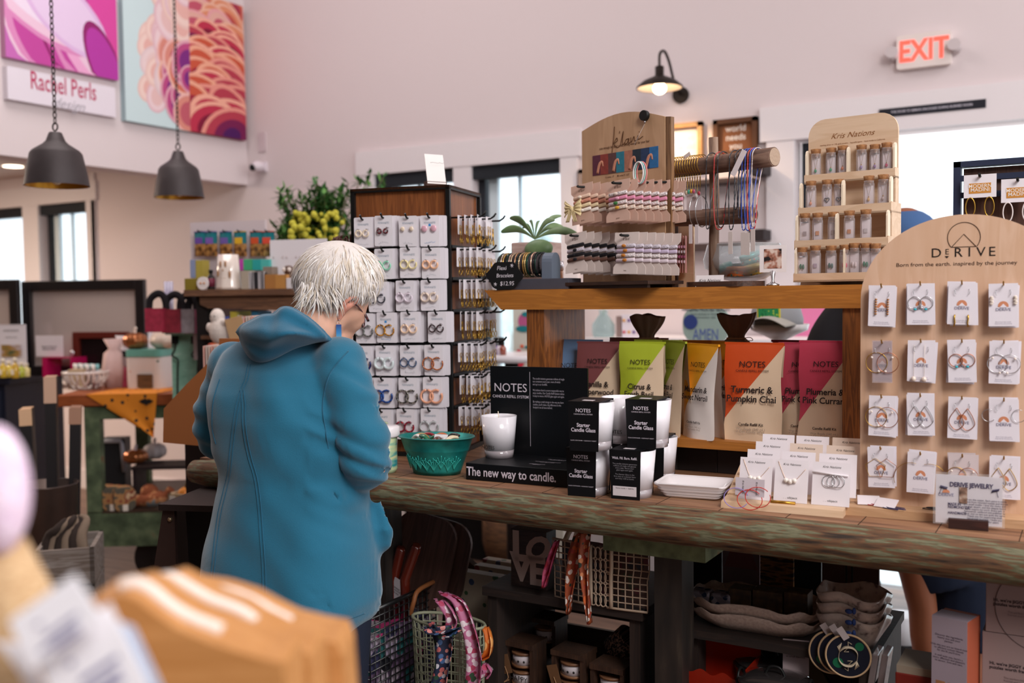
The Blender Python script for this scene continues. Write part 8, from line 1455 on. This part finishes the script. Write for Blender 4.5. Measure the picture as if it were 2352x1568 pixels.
# hood: a soft fold of cloth lying on the upper back
rim = [(762, 784), (748, 768), (722, 742), (695, 722), (664, 706), (645, 708), (630, 722), (604, 724), (575, 738), (556, 748), (547, 762)]
low = [(764, 786), (735, 786), (708, 792), (680, 800), (655, 812), (632, 824), (606, 832), (584, 830), (569, 818), (558, 800), (548, 776)]
rs = spl([(a, b, 0) for a, b in rim], 5); ls = spl([(a, b, 0) for a, b in low], 5); NU = len(rs)-1
def hoodf(side):
    def fn(u, v):
        i = min(NU, int(round(u*NU))); a, b = rs[i], ls[i]; px = a.x+(b.x-a.x)*v; py = a.y+(b.y-a.y)*v
        s = math.sin(math.pi*u)**.5 if 0 < u < 1 else 0; bl = math.sin(math.pi*min(1, v*.93+.04))**.7*s
        ridge = .012*math.sin(u*7+v*9)*s*math.sin(math.pi*v)+.01*math.exp(-((v-.35-.25*math.sin(u*3))/.1)**2)*s
        d = (-.065*s-.055-bl*.062-ridge*1.6+.03*v) if side else (.02-.06*v)
        return Q(px, py, d)
    return fn
Hd = MB(); Hd.sheet(hoodf(1), NU, 22); Hd.sheet(hoodf(0), NU, 22)
n1 = (NU+1)*23
for j in (0, 22):
    for i in range(NU):
        a = j*(NU+1)+i; Hd.f.append([a, a+1, n1+a+1, n1+a]); Hd.m.append(0); Hd.s.append(True)
Hd.tube([Q(p.x, p.y+4, -.07-.03*math.sin(math.pi*i/NU)) for i, p in enumerate(rs)], .0075, 8)
Hd.build('hood', TEALD, jk, rem=.0045, smooth=5)
# ear, earring, glasses
E_ = MB(); ec = Q(799, 703, -.005)
dirv = (Q(820, 680, 0)-Q(776, 732, .0)).normalized()
E_.tube(spl([Q(777, 735, -.004), Q(781, 712, -.016), Q(797, 690, -.022), (Q(815, 680, -.016)), Q(819, 690, -.004), Q(806, 703, .0)], 5), .0048, 8)
E_.tube(spl([Q(778, 730, .002), Q(788, 712, -.004), Q(800, 700, -.006), Q(812, 692, .0)], 4), [.006, .0075, .008, .009, .009, .0095, .01, .01, .01, .009, .008, .007, .006], 8)
E_.ball(Q(779, 728, -.004), (.0065, .005, .009), 10, 8)
E_.build('ear', mat('cf8f7c', .5, sub=.2), person, rem=.0022, smooth=4)
er = MB(); a = Q(778, 745, -.012); er.arc((a.x, a.y, a.z+.006), .004, .0005, 30, 330, 12); er.build('ear_wire', SILVER, person)
e2 = MB(); e2.bb(-.0055, .0055, -.0006, .0006, -.037, 0)
EM, t_, b_ = newmat('earring_blue'); tc = t_.nodes.new('ShaderNodeTexCoord'); sp = t_.nodes.new('ShaderNodeSeparateXYZ'); t_.links.new(tc.outputs['Generated'], sp.inputs[0]); rp = ramp(t_, [(0, '7fc3d8'), (.55, '3f88c4'), (1, '3a4a86')]); t_.links.new(sp.outputs[2], rp.inputs[0]); t_.links.new(rp.outputs[0], b_.inputs['Base Color']); b_.inputs['Roughness'].default_value = .3
o = e2.build('earring', EM, person, (a.x, a.y, a.z)); o['label'] = 'rectangular blue drop earring'
g = MB(); TOR = noise_mat('tortoise', [(.4, '2a1a1c'), (.6, '7d4a50')], (1, 1, 1), 160, .25, bump=0)
g.tube(spl([Q(806, 697, -.006), Q(818, 700, .0), Q(829, 712, .03), Q(840, 728, .07)], 5), .0017, 6)
c = Q(834, 735, .085); g.arc((c.x, c.y, c.z), .02, .0017, plane='yz', n=20, sx=1, sz=.8); c2 = c+Vector((.028, -.004, -.004)); pass
g.tube([Q(836, 716, .075), Q(846, 737, .09)], .003, 6)
g.build('glasses', TOR, person)
# hair: a shell under many tapering locks that follow the skull
hr = MB(); HR = (.094, .097, .080)
hr.ball(HC+Vector((0, -.004, .006)), (.090, .093, .077), 32, 20); hr.ball(Q(730, 668, .02), (.046, .055, .044), 16, 10)
# shell is trimmed by the face side: keep it behind the hairline
face = (Vector((.62, .42, -.66))).normalized()
hv = []
for i, v in enumerate(hr.v):
    q = Vector(v)-HC; k = q.dot(face)
    if k > .045: q = q - face*(k-.045)
    hv.append(tuple(HC+q))
hr.v = hv
rd = random.Random(11); crown = Vector((.15, -.35, .92)).normalized()
def lock(nrm, L, wd, lift, mi):
    p = Vector((nrm.x*HR[0], nrm.y*HR[1], nrm.z*HR[2])); pts = []; n = nrm.copy()
    base = rd.uniform(-.35, .35)
    for s in range(6):
        pts.append((HC+p, n.copy()))
        fl = (n-crown*n.dot(crown)); g = n - crown; g = g-n*g.dot(n)
        if g.length < 1e-4: g = Vector((1, 0, 0))
        g.normalize(); g = (g+Vector((-.1, 0, -.6))-n*Vector((-.1, 0, -.6)).dot(n)).normalized(); sd = n.cross(g)
        d = (g+sd*(base+.25*math.sin(s*1.2+base*9))).normalized()
        p = p+d*L/5; q = Vector((p.x/HR[0], p.y/HR[1], p.z/HR[2])); k = q.length
        tgt = 1+lift*(s+1)/5; p = p*(tgt/k) if k > .6 else p; n = p.normalized()
    vs = []; fs = []
    for s, (c, n) in enumerate(pts):
        t = (pts[min(s+1, 5)][0]-pts[max(s-1, 0)][0]).normalized(); sd = t.cross(n).normalized(); w_ = wd*(1-(s/5)**2)+.0002
        vs += [c+sd*w_, c+n*w_*.8, c-sd*w_]
    for s in range(5): a = s*3; fs += [(a, a+1, a+4, a+3), (a+1, a+2, a+5, a+4)]
    hr.add(vs, fs, mi, True)
cnt = 0
while cnt < 2600:
    n = Vector((rd.gauss(0, 1), rd.gauss(0, 1), rd.gauss(0, 1))).normalized()
    if n.dot(face) > .52 or n.z < -.62: continue
    p = Vector((n.x*HR[0], n.y*HR[1], n.z*HR[2]))
    e = HC+p
    if (e-Q(800, 705, -.02)).length < .032: continue
    if n.z < -.25 and n.x > .1 and n.y < .5: continue
    lock(n, rd.uniform(.03, .062), rd.uniform(.0008, .0021), rd.uniform(-.01, .05 if rd.random() < .8 else .12), rd.randrange(3)); cnt += 1
for k in range(420):   # nape and the sweep in front of the ear
    if k % 3: a = Q(rd.uniform(692, 775), rd.uniform(645, 692), -.035+rd.uniform(-.01, .01)); d = Vector((rd.uniform(-.9, -.1), -.1, -1)) if a.x < Q(735, 670).x else Vector((rd.uniform(-.1, .5), 0, -1)); L = rd.uniform(.02, .045)
    else: a = Q(rd.uniform(812, 862), rd.uniform(650, 680), rd.uniform(-.01, .06)); d = Vector((rd.uniform(-.3, .3), .2, -1)); L = rd.uniform(.015, .03)
    d.normalize(); w_ = rd.uniform(.0008, .0018); sd = Vector((1, 0, .3)).cross(d).normalized() if False else Vector((d.z, 0, -d.x))
    vs = []; fs = []
    for s in range(4):
        c = a+d*L*s/3+Vector((.004*math.sin(s), -.002*s*(3-s), 0)); q = w_*(1-(s/3)**2)+.0002; vs += [c+sd*q, c+Vector((0, -q, 0)), c-sd*q]
    for s in range(3): b_ = s*3; fs += [(b_, b_+1, b_+4, b_+3), (b_+1, b_+2, b_+5, b_+4)]
    hr.add(vs, fs, rd.randrange(3), True)
hr.build('hair', [mat('dad2cd', .55, bump=.3, bs=150), mat('e6e1dd', .5), mat('cabcab', .55)], person)
